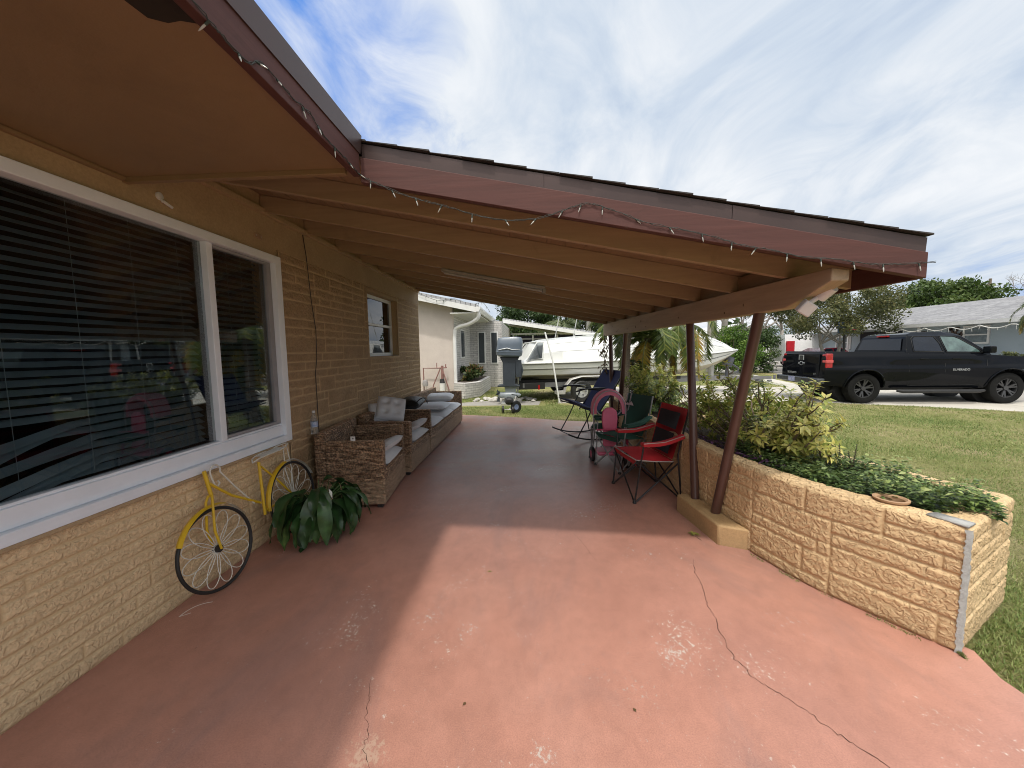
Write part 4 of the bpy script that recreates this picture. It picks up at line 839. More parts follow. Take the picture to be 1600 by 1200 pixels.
MB().lathe([(.0, 0), (.028, 0), (.031, .006), (.0305, .03), (.028, .036), (.031, .042), (.031, .125), (.028, .14), (.014, .18), (.0125, .19), (.0125, .2)], o3, 24).build('body', bm_, bot)
MB().lathe([(.0318, .065), (.0318, .115)], o3, 24).build('label', M('bottle_label', (.10, .22, .50), (.6, .65, .7), scale=40, rough=.4), bot)
MB().lathe([(.0, .217), (.014, .217), (.0145, .2), (.0145, .198), (0, .198)], o3, 18).build('cap', M('cap_white', (.75, .77, .8), rough=.4), bot)

# ------------------------------------------------------------------ ornamental bicycle and peace lily
yel = M('yellow_enamel', (.72, .47, .025), (.62, .40, .02), scale=12, rough=.35, dirt=.2); blk = M('black_rubber', (.02, .02, .02), (.012, .012, .012), rough=.5); cream = M('cream_wire', (.74, .72, .64), (.6, .58, .5), rough=.4, dirt=.15)
bike = thing('ornamental_bicycle', 'small yellow ornamental bicycle with petal shaped wire spokes leaning on the wall', 'bicycle', (-2.0, 2.6, 0))
def bp(u, v): return Vector((-1.955 - .13 * v, u, v))     # the bicycle's own leaning plane
def bwheel(u, v, R, petals, name='wheel', tilt=0):
    nn = 56; c = bp(u, v)
    ax = Vector((0, math.cos(tilt), 0)) + Vector((math.sin(tilt), 0, 0)); ay = Vector((-.13, 0, 1)).normalized()
    P = lambda r, a: c + ax * (r * math.cos(a)) + ay * (r * math.sin(a))
    w_ = MB().tube([P(R, 2 * PI * i / nn) for i in range(nn)], .0105, 8, closed=True).build(name, blk, bike)
    sp_m = MB()
    for k in range(petals):
        a = 2 * PI * k / petals + .13; pts = []
        for q in range(21):
            s = q / 20; rr_ = R * .93 * math.sin(PI * s) ** .62 if 0 < s < 1 else 0; aa = a + (s - .5) * .86 * (1); pts.append(P(max(.012, rr_), aa))
        sp_m.tube(pts, .0026, 5)
    sp_m.build('spokes', cream, w_)
    n = ax.cross(ay); MB().tube([c - n * .018, c + n * .018], .024, 16).build('hub', blk, w_)
    return w_
bwheel(2.235, .275, .25, 12, tilt=.10); bwheel(3.03, .305, .282, 12)
fr = MB()
fr.tube([bp(2.255, .77), bp(2.27, .60)], .0115, 10); fr.tube([bp(2.265, .69), bp(2.42, .55), bp(2.66, .40)], .009, 10)
fr.tube([bp(2.72, .69), bp(2.69, .40), bp(2.68, .30)], .0105, 10); fr.tube([bp(2.735, .65), bp(2.86, .52), bp(3.03, .315)], .008, 8); fr.tube([bp(2.69, .33), bp(3.03, .315)], .008, 8)
fr.build('frame', yel, bike)
m = MB(); 
for s in (-1, 1): m.tube([bp(2.262, .61) + Vector((s * .012, 0, 0)), bp(2.245, .57) + Vector((s * .022, 0, 0)), bp(2.215, .40) + Vector((s * .026, 0, 0)), bp(2.235, .275) + Vector((s * .026, 0, 0))], .0075, 8)
m.build('fork', yel, bike)
def fender(u, v, R, a0, a1, wd, mat):
    m = MB(); n = 18; vs = []
    for i in range(n + 1):
        a = a0 + (a1 - a0) * i / n; c = bp(u + R * math.cos(a), v + R * math.sin(a)); c2 = bp(u + (R - .008) * math.cos(a), v + (R - .008) * math.sin(a)); vs += [c2 + Vector((-wd, 0, 0)), c, c2 + Vector((wd, 0, 0))]
    m.add(vs, [(3 * i + q, 3 * i + q + 1, 3 * i + q + 4, 3 * i + q + 3) for i in range(n) for q in (0, 1)]); m.build('fender', mat, bike, fix=False)
fender(2.235, .275, .28, math.radians(152), math.radians(62), .02, yel); fender(2.235, .275, .281, math.radians(62), math.radians(8), .02, cream)
fender(3.03, .305, .31, math.radians(180), math.radians(95), .02, yel); fender(3.03, .305, .311, math.radians(95), math.radians(20), .02, cream)
m = MB(); m.tube([bp(2.60, .42), bp(2.46, .60), bp(2.37, .73)] + [bp(2.335 + .042 * math.cos(a), .735 + .05 * math.sin(a)) for a in [0.3 + k * .35 for k in range(9)]] + [bp(2.31, .66), bp(2.33, .645), bp(2.35, .66), bp(2.34, .68)], .0055, 7); m.build('handlebar', cream, bike)
m = MB(); P = [bp(2.66, .70), bp(2.72, .725) + Vector((.03, 0, 0)), bp(2.95, .735) + Vector((.045, 0, 0)), bp(3.07, .75), bp(2.95, .735) - Vector((.045, 0, 0)), bp(2.72, .725) - Vector((.03, 0, 0))]
m.tube(poly_smooth(P + [P[0]], 4)[:-1], .005, 6, closed=True); vs = [bp(2.68, .707)] + [bp(2.74 + .05 * i, .725 + .002 * i) + Vector((s * (.028 + .003 * i), 0, 0)) for i in range(6) for s in (-1, 1)]
m.add(vs[1:], [(2 * i, 2 * i + 1, 2 * i + 3, 2 * i + 2) for i in range(5)]); m.build('saddle', cream, bike, fix=False)
m = MB(); m.tube([bp(3.02, .74), bp(2.99, .55), bp(3.03, .33)], .004, 6); m.tube([bp(3.06, .74), bp(3.07, .55), bp(3.04, .33)], .004, 6); m.build('rear_stay', cream, bike)

lily = thing('potted_peace_lily', 'wilting dark green broad-leaved plant in a woven pot in front of the near armchair', 'potted plant', (-1.73, 2.95, 0))
PC = Vector((-1.74, 2.94, 0))
MB().lathe([(.0, .0), (.105, 0), (.125, .06), (.135, .14), (.14, .2), (.132, .2), (.12, .17), (0, .165)], PC, 32).build('pot', mat_wicker('woven_pot', (.42, .28, .13), (.25, .16, .08), (.5, .36, .18)), lily, ang=60)
llm = M_leaf('lily_leaf', [(0, (.012, .035, .012)), (.5, (.028, .075, .022)), (.85, (.06, .14, .035)), (1, (.16, .24, .07))], .34, .12)
r = random.Random(31); stm = MB(); vsA = []; fsA = []; tin = []
def big_leaf(p, az, L, W, droop0, tone, twist=0):
    # a broad leaf that arcs over and hangs; az = heading, droop0 = initial elevation
    global vsA, fsA, tin
    n = 12; pos = Vector(p); el = droop0; pts = []; d0 = Vector((math.cos(az), math.sin(az), 0)); side = Vector((-math.sin(az), math.cos(az), 0)) 
    for i in range(n + 1):
        d = d0 * math.cos(el) + Vector((0, 0, math.sin(el))); nrm = -d0 * math.sin(el) + Vector((0, 0, math.cos(el))); pts.append((pos.copy(), nrm.copy())); pos += d * (L / n)
        if pos.z < .012: pos.z = .012; el = max(el, -.05)
        el -= (1.6 + droop0 * .5) / n * (1.5 if i < 6 else .35); el = max(el, -1.5)
    b = len(vsA)
    for i, (c, nn) in enumerate(pts):
        t = i / n; w = W * (math.sin(PI * min(1, t * .93 + .04)) ** .8) * (1 - .35 * t); wav = .008 * math.sin(t * 14 + tone * 9); s2 = (side + nn * twist * t).normalized()
        for q in (-1, -.5, 0, .5, 1): vsA.append(c + s2 * (q * w * (1 - .12 * abs(q))) + nn * (.30 * w * abs(q) + wav * q)); tin.append(min(1, max(0, tone + (.12 if q == 0 else 0) + .05 * math.sin(t * 40))))
    for i in range(n):
        for q in range(4): a = b + i * 5 + q; fsA.append((a, a + 1, a + 6, a + 5))
for k in range(34):
    az = r.uniform(-2.4, 2.3) if r.random() < .8 else r.uniform(0, 6.28); az = az - .35; base = PC + Vector((r.gauss(0, .035), r.gauss(0, .035), .17)); rr_ = r.uniform(.06, .20); H = r.uniform(.30, .45)
    top = base + Vector((math.cos(az) * rr_, math.sin(az) * rr_, H - .17)); top.x = max(top.x, XW + .05)
    stm.tube(bez(base, base.lerp(top, .5) + Vector((0, 0, .06)), top, 5), [.0042, .004, .0035, .003, .003, .0025], 5)
    if math.cos(az) < -.5: continue
    big_leaf(top, az + r.gauss(0, .25), r.uniform(.26, .37), r.uniform(.05, .078), r.uniform(-.5, .4), min(1, max(0, r.gauss(.42, .2))), r.uniform(-.5, .5))
for (az, dx, L) in ((-1.6, .12, .30), (-1.15, .14, .27), (-.55, .16, .3), (0, .12, .26), (.5, .14, .28), (-1.4, .2, .26), (-.75, .1, .24), (-1.3, .16, .33), (-.9, .2, .36), (-.2, .22, .34), (.35, .2, .34), (.9, .22, .36), (-1.9, .18, .32), (1.25, .2, .36), (.1, .16, .3)):
    top = PC + Vector((math.cos(az) * dx, math.sin(az) * dx, .40 if L > .31 else r.uniform(.24, .31))); stm.tube(bez(PC + Vector((0, 0, .17)), PC.lerp(top, .5) + Vector((0, 0, .16)), top, 5), .0035, 5); big_leaf(top, az, L + .02, .07, -.6, r.uniform(.3, .8), r.uniform(-.4, .4))
me = bpy.data.meshes.new('foliage'); me.from_pydata([tuple(v - chain_loc(lily)) for v in vsA], [], fsA); me.polygons.foreach_set('use_smooth', [True] * len(me.polygons)); at = me.attributes.new('tint', 'FLOAT', 'POINT'); at.data.foreach_set('value', tin); me.materials.append(llm)
o = bpy.data.objects.new('foliage', me); COL.objects.link(o); o.parent = lily
stm.build('stem', M('lily_stem', (.10, .17, .05), rough=.6), lily, fix=False)
lv = Leaves('T1'); lv.add(PC + Vector((.12, -.04, .42)), (.5, -.3, -.75), (.8, -.4, .4), .09, .026, .9); o = lv.build('flower', M('lily_white', (.75, .76, .68), rough=.6), lily)

# ------------------------------------------------------------------ folding chairs and toys along the planter
blkm = M('black_tube', (.02, .02, .022), (.014, .014, .015), rough=.35, dirt=.2); silver = M('grey_tube', (.40, .41, .42), (.33, .34, .35), rough=.4, metal=.3)
def fabric(name, c, k=.72): return M(name, c, tuple(x * k for x in c), scale=5, rough=.78, bs=.35, bscale=420, bd=.001)
red = fabric('red_fabric', (.56, .022, .03)); mesh_b = fabric('black_mesh', (.02, .018, .025)); greenf = fabric('green_fabric', (.035, .12, .09)); navy = fabric('navy_fabric', (.03, .045, .16)); pink = fabric('pink_fabric', (.85, .26, .36)); trimg = M('grey_trim', (.48, .45, .42), rough=.7)
def cloth(mb, corners, sag=.0, n=10, push=None):
    a, b, c, d = [Vector(q) for q in corners]; nn = (b - a).cross(d - a).normalized()
    def fn(u, v):
        p = a.lerp(b, u).lerp(d.lerp(c, u), v); s = 16 * u * (1 - u) * v * (1 - v); s1 = 4 * u * (1 - u)
        return p - nn * (sag * s + .25 * sag * s1) + Vector((0, 0, .004 * noise.noise(p * 9)))
    mb.grid(fn, n, n)
def camp_chair(name, label, fab, back_mat, tube_m, trim_m, w=.58, logo=False):
    # local: seat opens to -X, width along Y
    t = thing(name, label, 'folding chair', (0, 0, 0)); hw = w / 2
    FL = lambda s: Vector((-.27, s * hw, 0)); BK = lambda s: Vector((.22, s * hw * .92, 0)); SF = lambda s: Vector((-.26, s * hw, .42)); SB = lambda s: Vector((.14, s * hw * .86, .38)); TOP = lambda s: Vector((.27, s * hw * .97, .90)); AF = lambda s: Vector((-.22, s * (hw + .04), .60)); AB = lambda s: Vector((.20, s * (hw + .02), .66))
    m = MB()
    for s in (-1, 1):
        m.tube([FL(s), SB(s) + Vector((.05, 0, -.02))], .0085, 8); m.tube([BK(s), SF(s)], .0085, 8)       # side scissor
        m.tube([FL(s), AF(s) + Vector((.02, 0, 0))], .0085, 8); m.tube([BK(s), Vector((.18, s * hw * .9, .45)), TOP(s)], .009, 8)
    m.tube([FL(-1), SF(1) + Vector((.0, 0, -.02))], .008, 8); m.tube([FL(1), SF(-1) + Vector((.0, 0, -.02))], .008, 8); m.tube([BK(-1), SB(1)], .008, 8); m.tube([BK(1), SB(-1)], .008, 8)
    m.build('frame', tube_m, t)
    for q in (FL(-1), FL(1), BK(-1), BK(1)): MB().lathe([(.0, 0), (.02, 0), (.018, .014), (.010, .03), (0, .03)], q, 12).build('foot', blkm, t)
    m = MB(); cloth(m, (SF(-1), SF(1), SB(1) , SB(-1)), .055); m.build('seat', fab, t, fix=False)
    m = MB(); cloth(m, (SF(-1) + Vector((-.004, 0, 0)), SF(1) + Vector((-.004, 0, 0)), SF(1) + Vector((.004, 0, -.055)), SF(-1) + Vector((.004, 0, -.055))), .01); m.build('seat_valance', fab, t, fix=False)
    sb = lambda s: Vector((.13, s * hw * .84, .40)); mid = lambda a: [p for p in a]
    m = MB(); cloth(m, (sb(-1), sb(1), TOP(1), TOP(-1)), -.05); bk = m.build('backrest', fab, t, fix=False)
    if back_mat:
        i = lambda s, z: sb(s).lerp(TOP(s), z); m = MB()
        for z0, z1 in ((.08, .50), (.58, .90)):
            q = [i(-1, z0).lerp(i(1, z0), .13), i(-1, z0).lerp(i(1, z0), .87), i(-1, z1).lerp(i(1, z1), .87), i(-1, z1).lerp(i(1, z1), .13)]
            cloth(m, [p + Vector((-.028, 0, .0)) for p in q], -.035)
        m.build('mesh_panel', back_mat, bk, fix=False)
    if logo:
        m = MB(); c = Vector((.185, .10, .76)); d = Vector((.14, .0, .53)).normalized()
        for (y, h, wq) in ((-.03, .055, .05), (.03, .035, .04)):
            b_ = c + Vector((-.004, y, 0)); m.add([b_ + Vector((0, -wq, 0)), b_ + Vector((0, wq, 0)), b_ + d * h], [(0, 1, 2)])
        m.build('emblem', M('emblem_white', (.7, .72, .7)), bk, smooth=False, fix=False)
    for s in (-1, 1):
        m = MB(); a = AF(s); b = AB(s); k = 10; vs = []
        for i in range(k + 1):
            tt = i / k; p = a.lerp(b, tt) + Vector((0, 0, -.028 * math.sin(PI * tt))); vs += [p + Vector((0, -.036, .0)), p + Vector((0, 0, .005)), p + Vector((0, .036, 0)), p + Vector((0, .036, -.03)), p + Vector((0, -.036, -.03))]
        m.add(vs, [(5 * i + q, 5 * i + (q + 1) % 5, 5 * i + 5 + (q + 1) % 5, 5 * i + 5 + q) for i in range(k) for q in range(5)] + [(0, 1, 2, 3, 4), (5 * k + 4, 5 * k + 3, 5 * k + 2, 5 * k + 1, 5 * k)])
        m.build('armrest', fab, t)
    m = MB(); 
    for e in ((SF(-1), SF(1)), (SF(-1), SB(-1)), (SF(1), SB(1))): m.tube([e[0] + Vector((0, 0, .004)), (e[0] + e[1]) / 2 + Vector((0, 0, -.004)), e[1]], .0055, 6)
    for s in (-1, 1): m.tube([AF(s) + Vector((0, -.037, 0)), (AF(s) + AB(s)) / 2 + Vector((0, -.037, -.026)), AB(s) + Vector((0, -.037, 0))], .004, 5)
    m.build('piping', trim_m, t); return t
c = camp_chair('camping_chair', 'red folding camp chair with black mesh back beside the footing', red, mesh_b, blkm, trimg, .56); c.location = (1.215, 3.98, 0); c.rotation_euler.z = math.radians(9)
c = camp_chair('camping_chair', 'dark green folding camp chair with a white mountain emblem behind the red one', greenf, None, silver, greenf, .44, logo=True); c.location = (1.17, 4.86, 0); c.rotation_euler.z = math.radians(30)
c = camp_chair('camping_chair', 'half-folded dark green camp chair squeezed between the pink trike and the planter', greenf, None, silver, greenf, .26); c.location = (1.10, 5.30, 0); c.rotation_euler.z = math.radians(-15)

rk = thing('rocking_chair', 'navy blue fabric rocking camp chair on curved black runners at the far end', 'rocking chair', (.95, 6.5, 0))
m = MB(); YN, YF = 6.22, 6.86
for y in (YN, YF):
    m = MB(); P = [Vector((.46 + .90 * t, y, .012 + .20 * (t - .62) ** 2 + (.05 * (1 - t) ** 4))) for t in [i / 14 for i in range(15)]]
    m.tube(P, .012, 8); m.build('rocker', blkm, rk)
    m = MB(); m.tube([(.62, y, .06), (.80, y, .36), (1.02, y, .80)], .0105, 8); m.tube([(1.18, y, .04), (1.10, y, .45), (.62, y, .60)], .0105, 8); m.tube([(.98, y, .42), (1.22, y, .72), (1.47, y, 1.10)], .0105, 8); m.tube([(.60, y, .82), (.78, y, .86), (1.22, y, .80)], .013, 8); m.build('side_frame', blkm, rk)
    MB().bx((.66, y - .03, .845), (1.12, y + .03, .868)).build('armrest', blkm, rk, bevel=.01)
m = MB(); m.tube([(.62, YN, .06), (.62, YF, .06)], .008, 8); m.tube([(1.18, YN, .05), (1.18, YF, .05)], .008, 8); m.build('cross_bar', blkm, rk)
m = MB(); cloth(m, ((.56, YN, .66), (.56, YF, .66), (1.05, YF, .44), (1.05, YN, .44)), .04); m.build('seat', navy, rk, fix=False)
m = MB(); cloth(m, ((1.02, YN, .44), (1.02, YF, .44), (1.47, YF, 1.13), (1.47, YN, 1.13)), -.05); m.build('backrest', navy, rk, fix=False); rk.rotation_euler.z = math.radians(20)

pinkp = M('pink_plastic', (.78, .16, .28), (.68, .12, .22), rough=.35); magp = M('magenta_plastic', (.58, .05, .13), rough=.35); whp = M('white_plastic', (.72, .70, .70), rough=.4, dirt=.2)
tk = thing('toddler_trike', 'pink toddler push trike with hooped canopy standing by the folding chairs', 'toy trike', (1.0, 4.98, 0)); tc_ = Vector((1.0, 4.98, 0))
def P3(x, y, z): return tc_ + Vector((x, y, z))
m = MB(); vs = []; n = 16
for i in range(n + 1):     # canopy hoop, seen end on
    a = PI * (1.12 * i / n - .06); 
    for q, (yy, rr_) in enumerate(((-.062, .76), (-.03, 1.04), (.06, 1.03), (.2, .93))): vs.append(P3(.215 * rr_ * math.cos(a) - .0, yy, .70 + .27 * rr_ * math.sin(a)))
m.add(vs, [(4 * i + q, 4 * i + q + 1, 4 * i + q + 5, 4 * i + q + 4) for i in range(n) for q in range(3)]); m.build('canopy', pink, tk, fix=False)
m = MB(); m.tube([P3(.205 * math.cos(a), -.062, .70 + .26 * math.sin(a)) for a in [PI * (1.16 * i / 16 - .08) for i in range(17)]], .007, 7); m.tube([P3(.16 * math.cos(a), -.03, .72 + .1 * math.sin(a)) for a in [PI + PI * i / 12 for i in range(13)]], .008, 7)
m.tube([P3(.21, -.06, .66), P3(.19, -.06, .42), P3(.1, 0, .3)], .007, 7); m.tube([P3(-.21, -.06, .66), P3(-.19, -.06, .45), P3(-.1, 0, .3)], .007, 7); m.build('hoop_tube', silver, tk)
m = MB(); pl = [(-.09, .25), (.09, .25), (.085, .45), (.10, .60), (.09, .70), (.04, .745), (-.04, .745), (-.09, .70), (-.10, .60), (-.085, .45)]
m.pris(pl, lambda a, b, t: tuple(P3(a, t + (b - .5) * .1, b)), -.10, -.065); m.build('seat_back', pinkp, tk, bevel=.012)
m = MB(); m.tube([P3(-.17, -.12, .47), P3(.0, -.14, .475), P3(.28, -.1, .465)], .012, 8); m.build('push_handle', magp, tk)
m = MB(); m.bx(P3(-.16, -.16, .14), P3(.2, .12, .19)); m.build('seat', pinkp, tk, bevel=.02, segs=3)
m = MB(); m.tube([P3(.22, -.18, .12), P3(.1, -.02, .16), P3(-.2, .1, .12)], .02, 8); m.tube([P3(.2, -.16, .12), P3(.22, -.1, .36), P3(.2, -.06, .45)], .018, 8); m.build('frame', magp, tk)
m = MB(); m.bx(P3(.03, -.3, .175), P3(.26, -.16, .19)); m.build('foot_plate', M('grey_plastic', (.12, .15, .15), rough=.5), tk, bevel=.006)
def wheel_part(parent, c, axis, R, wdt, tyre_m, rim_m, rim_r=.62, name='wheel'):
    rot = Vector((0, 0, 1)).rotation_difference(Vector(axis)).to_matrix(); hw = wdt / 2; o = None
    ty = MB().lathe([(R * rim_r, -hw * .8), (R * .86, -hw), (R * .97, -hw * .8), (R, -hw * .3), (R, hw * .3), (R * .97, hw * .8), (R * .86, hw), (R * rim_r, hw * .8), (R * rim_r, -hw * .8)], c, 36, rot).build(name, tyre_m, parent, ang=50)
    MB().lathe([(0, -hw * .5), (R * rim_r, -hw * .78), (R * rim_r, hw * .78), (0, hw * .5)], c, 28, rot).build('rim', rim_m, ty); return ty
wheel_part(tk, P3(-.19, .1, .098), (1, .1, 0), .098, .045, blk, magp, .5); wheel_part(tk, P3(.2, .1, .098), (1, 0, 0), .098, .045, blk, magp, .5); wheel_part(tk, P3(.2, -.22, .105), (.8, -.5, 0), .105, .04, blk, whp, .72)

kt = thing('tricycle', 'small black and white kids tricycle on the grass beyond the patio edge', 'tricycle', (-.47, 9.25, -.045)); kc = Vector((-.47, 9.25, -.045))
K = lambda x, y, z: kc + Vector((x, y, z))
wheel_part(kt, K(-.22, .05, .09), (1, .2, 0), .09, .05, blk, blk, .5); wheel_part(kt, K(.02, -.02, .09), (1, .2, 0), .09, .05, blk, whp, .5); wheel_part(kt, K(.10, .06, .15), (.6, -.8, 0), .15, .05, blk, M('blue_hub', (.2, .25, .4)), .45)
m = MB(); m.tube([K(-.22, .05, .09), K(.02, -.02, .09)], .012, 8); m.tube([K(-.06, .02, .1), K(.05, .05, .2), K(.10, .06, .42)], .016, 8); m.build('frame', whp, kt)
m = MB(); m.tube([K(.0, .0, .46), K(.12, .06, .44), K(.16, .10, .36)], .012, 8); m.build('handlebar', blk, kt)
m = MB(); pillow(m, K(-.06, .03, .30), (.2, .18, .16), RX(20), puff=.9); m.build('seat', blk, kt, ang=80)

# ------------------------------------------------------------------ small fittings on the house
lt = thing('ceiling_light', 'white fluorescent batten lamp hung crosswise under the porch rafters', 'ceiling light', (-.4, 4.2, 2.25))
A_, B_ = Vector((-.95, 4.2, rz(-.95, 2.352))), Vector((.16, 4.2, rz(.16, 2.352)))
MB().bar(A_, B_, .055, .03).build('body', M('lamp_white', (.36, .34, .30), rough=.5, dirt=.2), lt, bevel=.004)
MB().tube([A_ + Vector((.03, 0, -.028)), B_ + Vector((-.03, 0, -.028))], .013, 12).build('tube', M('lamp_tube', (.42, .41, .38), rough=.4), lt)
MB().tube([B_ + Vector((-.01, 0, -.05)), B_ + Vector((-.01, 0, .0))], .02, 12).build('end_cap', M('lamp_white', (.7, .7, .68)), lt)
fl = thing('flood_light', 'white outdoor flood light fixed under the nose of the porch beam', 'flood light', (1.6, 2.3, 1.72)); fcx = Vector((1.595, 2.27, 1.745))
m = MB(); m.tube([fcx + Vector((.05, -.06, .07)), fcx + Vector((.03, .0, .02))], [.033, .03], 18); m.tube([fcx + Vector((.04, -.03, .045)), fcx + Vector((-.02, .02, -.01))], .014, 10); m.build('mount', whp, fl)
m = MB(); m.box(fcx + Vector((-.035, .01, -.035)), (.075, .05, .075), RY(32) @ RX(25)); m.build('head', whp, fl, bevel=.008)
ht = thing('wall_hook', 'round white bracket with a short arm on the wall above the window', 'bracket', (XW, 2.2, 2.38))
m = MB().lathe([(0, .0), (.022, 0), (.022, .008), (.012, .011), (0, .011)], (XW + .004, 2.185, 2.405), 24, Matrix.Rotation(PI / 2, 3, 'Y')); m.build('plate', whp, ht); m = MB(); m.bar((XW + .02, 2.19, 2.38), (XW + .035, 2.235, 2.355), .012, .014); m.tube([(XW + .01, 2.187, 2.395), (XW + .02, 2.19, 2.372)], .006, 8); m.build('arm', whp, ht, bevel=.002)
ho = thing('wall_plate', 'small tan cover plate on the smooth wall beside the window corner', 'cover plate', (XW, 2.98, 2.41)); MB().bx((XW + .004, 2.945, 2.395), (XW + .012, 3.03, 2.43)).build('plate', M('plate_tan', (.42, .27, .17), rough=.6), ho, bevel=.003)
m = MB(); 
for y in (2.96, 3.015): m.tube([(XW + .010, y, 2.412), (XW + .0145, y, 2.412)], .004, 8)
o = m.build('screws', M('screw', (.5, .45, .4)), ho)
o = MB().tube([(XW + .01, 3.59, 2.60), (XW + .02, 3.61, 2.4), (XW + .014, 3.66, 2.0), (XW + .014, 3.71, 1.72), (XW + .013, 3.70, 1.45), (XW + .013, 3.66, 1.3), (XW + .013, 3.66, .3)], .0038, 6).build('wall_cable', M('cable_dark', (.05, .035, .025), rough=.6)); tagit(o, 'thin dark cable hanging down the textured wall beside the near window', 'cable')
# mini light strings
bulb_w = M('bulb_white', (.50, .50, .46), (.35, .35, .32), scale=60, rough=.3); sock = M('socket_green', (.03, .045, .035), rough=.6); wirem = M('wire_dark', (.045, .05, .045), rough=.7)
def light_string(label, pts, bulbs, seed, s=1, grp='mini light strings'):
    t = thing('string_lights', label, 'string lights', pts[0], grp); r = random.Random(seed); P = poly_smooth(pts, 8)
    m = MB(); m.tube([p + Vector([r.gauss(0, .0012 * s) for _ in range(3)]) for p in P], .0017 * s, 5); m.tube([p + Vector((0, 0, .004 * s)) + Vector([r.gauss(0, .002 * s) for _ in range(3)]) for p in P], .0015 * s, 5); m.build('wire', wirem, t, fix=False)
    for (f, dx) in bulbs:
        p = P[min(len(P) - 1, int(f * (len(P) - 1)))]; d = Vector(dx).normalized()
        b = MB().tube([p + d * .014 * s, p + d * .022 * s, p + d * .034 * s, p + d * .040 * s], [.0026 * s, .0031 * s, .0022 * s, .0007 * s], 8).build('bulb', bulb_w, t); MB().tube([p, p + d * .015 * s], [.0035 * s, .0038 * s], 8).build('socket', sock, b)
    return t
r = random.Random(77)
def rb(n, dn=(0, 0, -1), j=.5, s0=.02): return [(s0 + (k + .5) / n * (1 - s0), (dn[0] + r.gauss(0, j), dn[1] + r.gauss(0, j * .4), dn[2] + r.gauss(0, j * .4))) for k in range(n)]
ex = -.863
light_string('mini light string with white bulbs along the fascia over the near window', [(ex, .55, 2.415), (ex, .8, 2.43), (ex, 1.02, 2.412), (ex, 1.12, 2.398), (ex, 1.23, 2.395), (ex, 1.30, 2.44), (ex, 1.45, 2.432), (ex, 1.58, 2.44), (ex, 1.68, 2.41), (ex, 1.84, 2.41), (ex, 1.95, 2.405), (ex, 2.028, 2.40)], rb(11, (-.1, 0, -1), .6), 1)
yy = 2.022
L2 = [(-.862, 2.03, 2.40), (-.80, yy, 2.37), (-.67, yy, 2.31), (-.55, yy, 2.27), (-.41, yy, 2.23), (-.25, yy, 2.18), (-.08, yy, 2.155), (.07, yy, 2.165), (.2, yy, 2.205), (.30, yy, 2.225), (.42, yy, 2.19), (.6, yy, 2.12), (.76, yy, 2.085), (.92, yy, 2.045), (1.06, yy, 2.0), (1.2, yy, 1.975), (1.36, yy, 1.935), (1.52, yy, 1.92), (1.67, yy, 1.895), (1.81, yy, 1.89), (1.985, yy, 1.895)]
light_string('mini light string with white bulbs looping along the brown rake board', L2, rb(20, (0, -.1, -1), .4), 2)

# ------------------------------------------------------------------ trees, palms, hedges
tbark = M('tree_bark', (.22, .18, .14), (.11, .09, .07), scale=6, rough=.95, bs=.8, bscale=25, bd=.03); pbark = M('palm_bark', (.38, .35, .31), (.25, .23, .2), scale=8, rough=.95, bs=.6, bscale=30, bd=.02); dbark = M('dark_palm_bark', (.10, .075, .055), (.05, .04, .03), scale=20, rough=.95, bs=1, bscale=40, bd=.02)
def leafmat(n, a, b, c): return M_leaf(n, [(0, a), (.5, b), (1, c)], .55, .3)
lm_dk = leafmat('leaf_dark', (.018, .035, .010), (.045, .085, .02), (.10, .16, .04)); lm_md = leafmat('leaf_mid', (.03, .055, .012), (.075, .13, .028), (.17, .22, .06)); lm_ol = leafmat('leaf_olive', (.04, .05, .015), (.11, .125, .04), (.26, .23, .09)); lm_br = leafmat('leaf_bright', (.04, .09, .012), (.11, .21, .025), (.24, .35, .05))
def tree(name, label, cat, base, cc, rad, nleaf, leaf, mat, seed, trunks=1, tr=.18, clumps=34, spread=.0, bk=None, group=None, gap=.27, lean=(0, 0)):
    t = thing(name, label, cat, base, group); base = Vector(base); cc = Vector(cc); r = random.Random(seed); rg = np.random.default_rng(seed); R = Vector(rad)
    cl = []
    for k in range(clumps):
        v = rdirs(rg); rr_ = r.uniform(.35, .95) ** .7; c = Vector((v[0] * R.x * rr_, v[1] * R.y * rr_, max(-.75, v[2]) * R.z * rr_)); cl.append((cc + c, min(R) * r.uniform(.22, .42)))
    lv = Leaves('TQ'); per = nleaf // clumps
    for c, s in cl:
        n = int(per * r.uniform(.6, 1.4)); D = rdirs(rg, n); rad_ = s * rg.random(n) ** gap; P = np.array(c) + D * rad_[:, None] * np.array([1.2, 1.2, .8]); tone = r.uniform(-.15, .15)
        lv.bulk(P, rdirs(rg, n), rdirs(rg, n), leaf * rg.uniform(.6, 1.3, n), leaf * .55 * rg.uniform(.6, 1.3, n), np.clip(.42 + tone + .22 * D[:, 2] + rg.normal(0, .16, n), 0, 1))
    lv.build('crown', mat, t); wd = MB()
    for q in range(trunks):
        b = base + Vector((r.uniform(-1, 1) * spread, r.uniform(-1, 1) * spread, 0)) if trunks > 1 else base; fork = b.lerp(cc, .42) + Vector((r.uniform(-.3, .3), r.uniform(-.2, .2), -R.z * .25)) if trunks == 1 else b.lerp(cc, .6) + Vector(((q - trunks / 2 + .5) * R.x * .4, r.uniform(-.5, .5), -R.z * .3))
        wd.tube([b, b.lerp(fork, .5) + Vector((r.gauss(0, .08), r.gauss(0, .08), 0)), fork], [tr * 1.25, tr, tr * .8], 10)
        for c, s in cl[q::trunks][:max(5, 12 // trunks)]: wd.tube([fork, fork.lerp(c, .5) + Vector((r.gauss(0, .15), r.gauss(0, .15), .1)), c], [tr * .5, tr * .3, tr * .1], 6)
    wd.build('trunk', bk or tbark, t, fix=False); return t
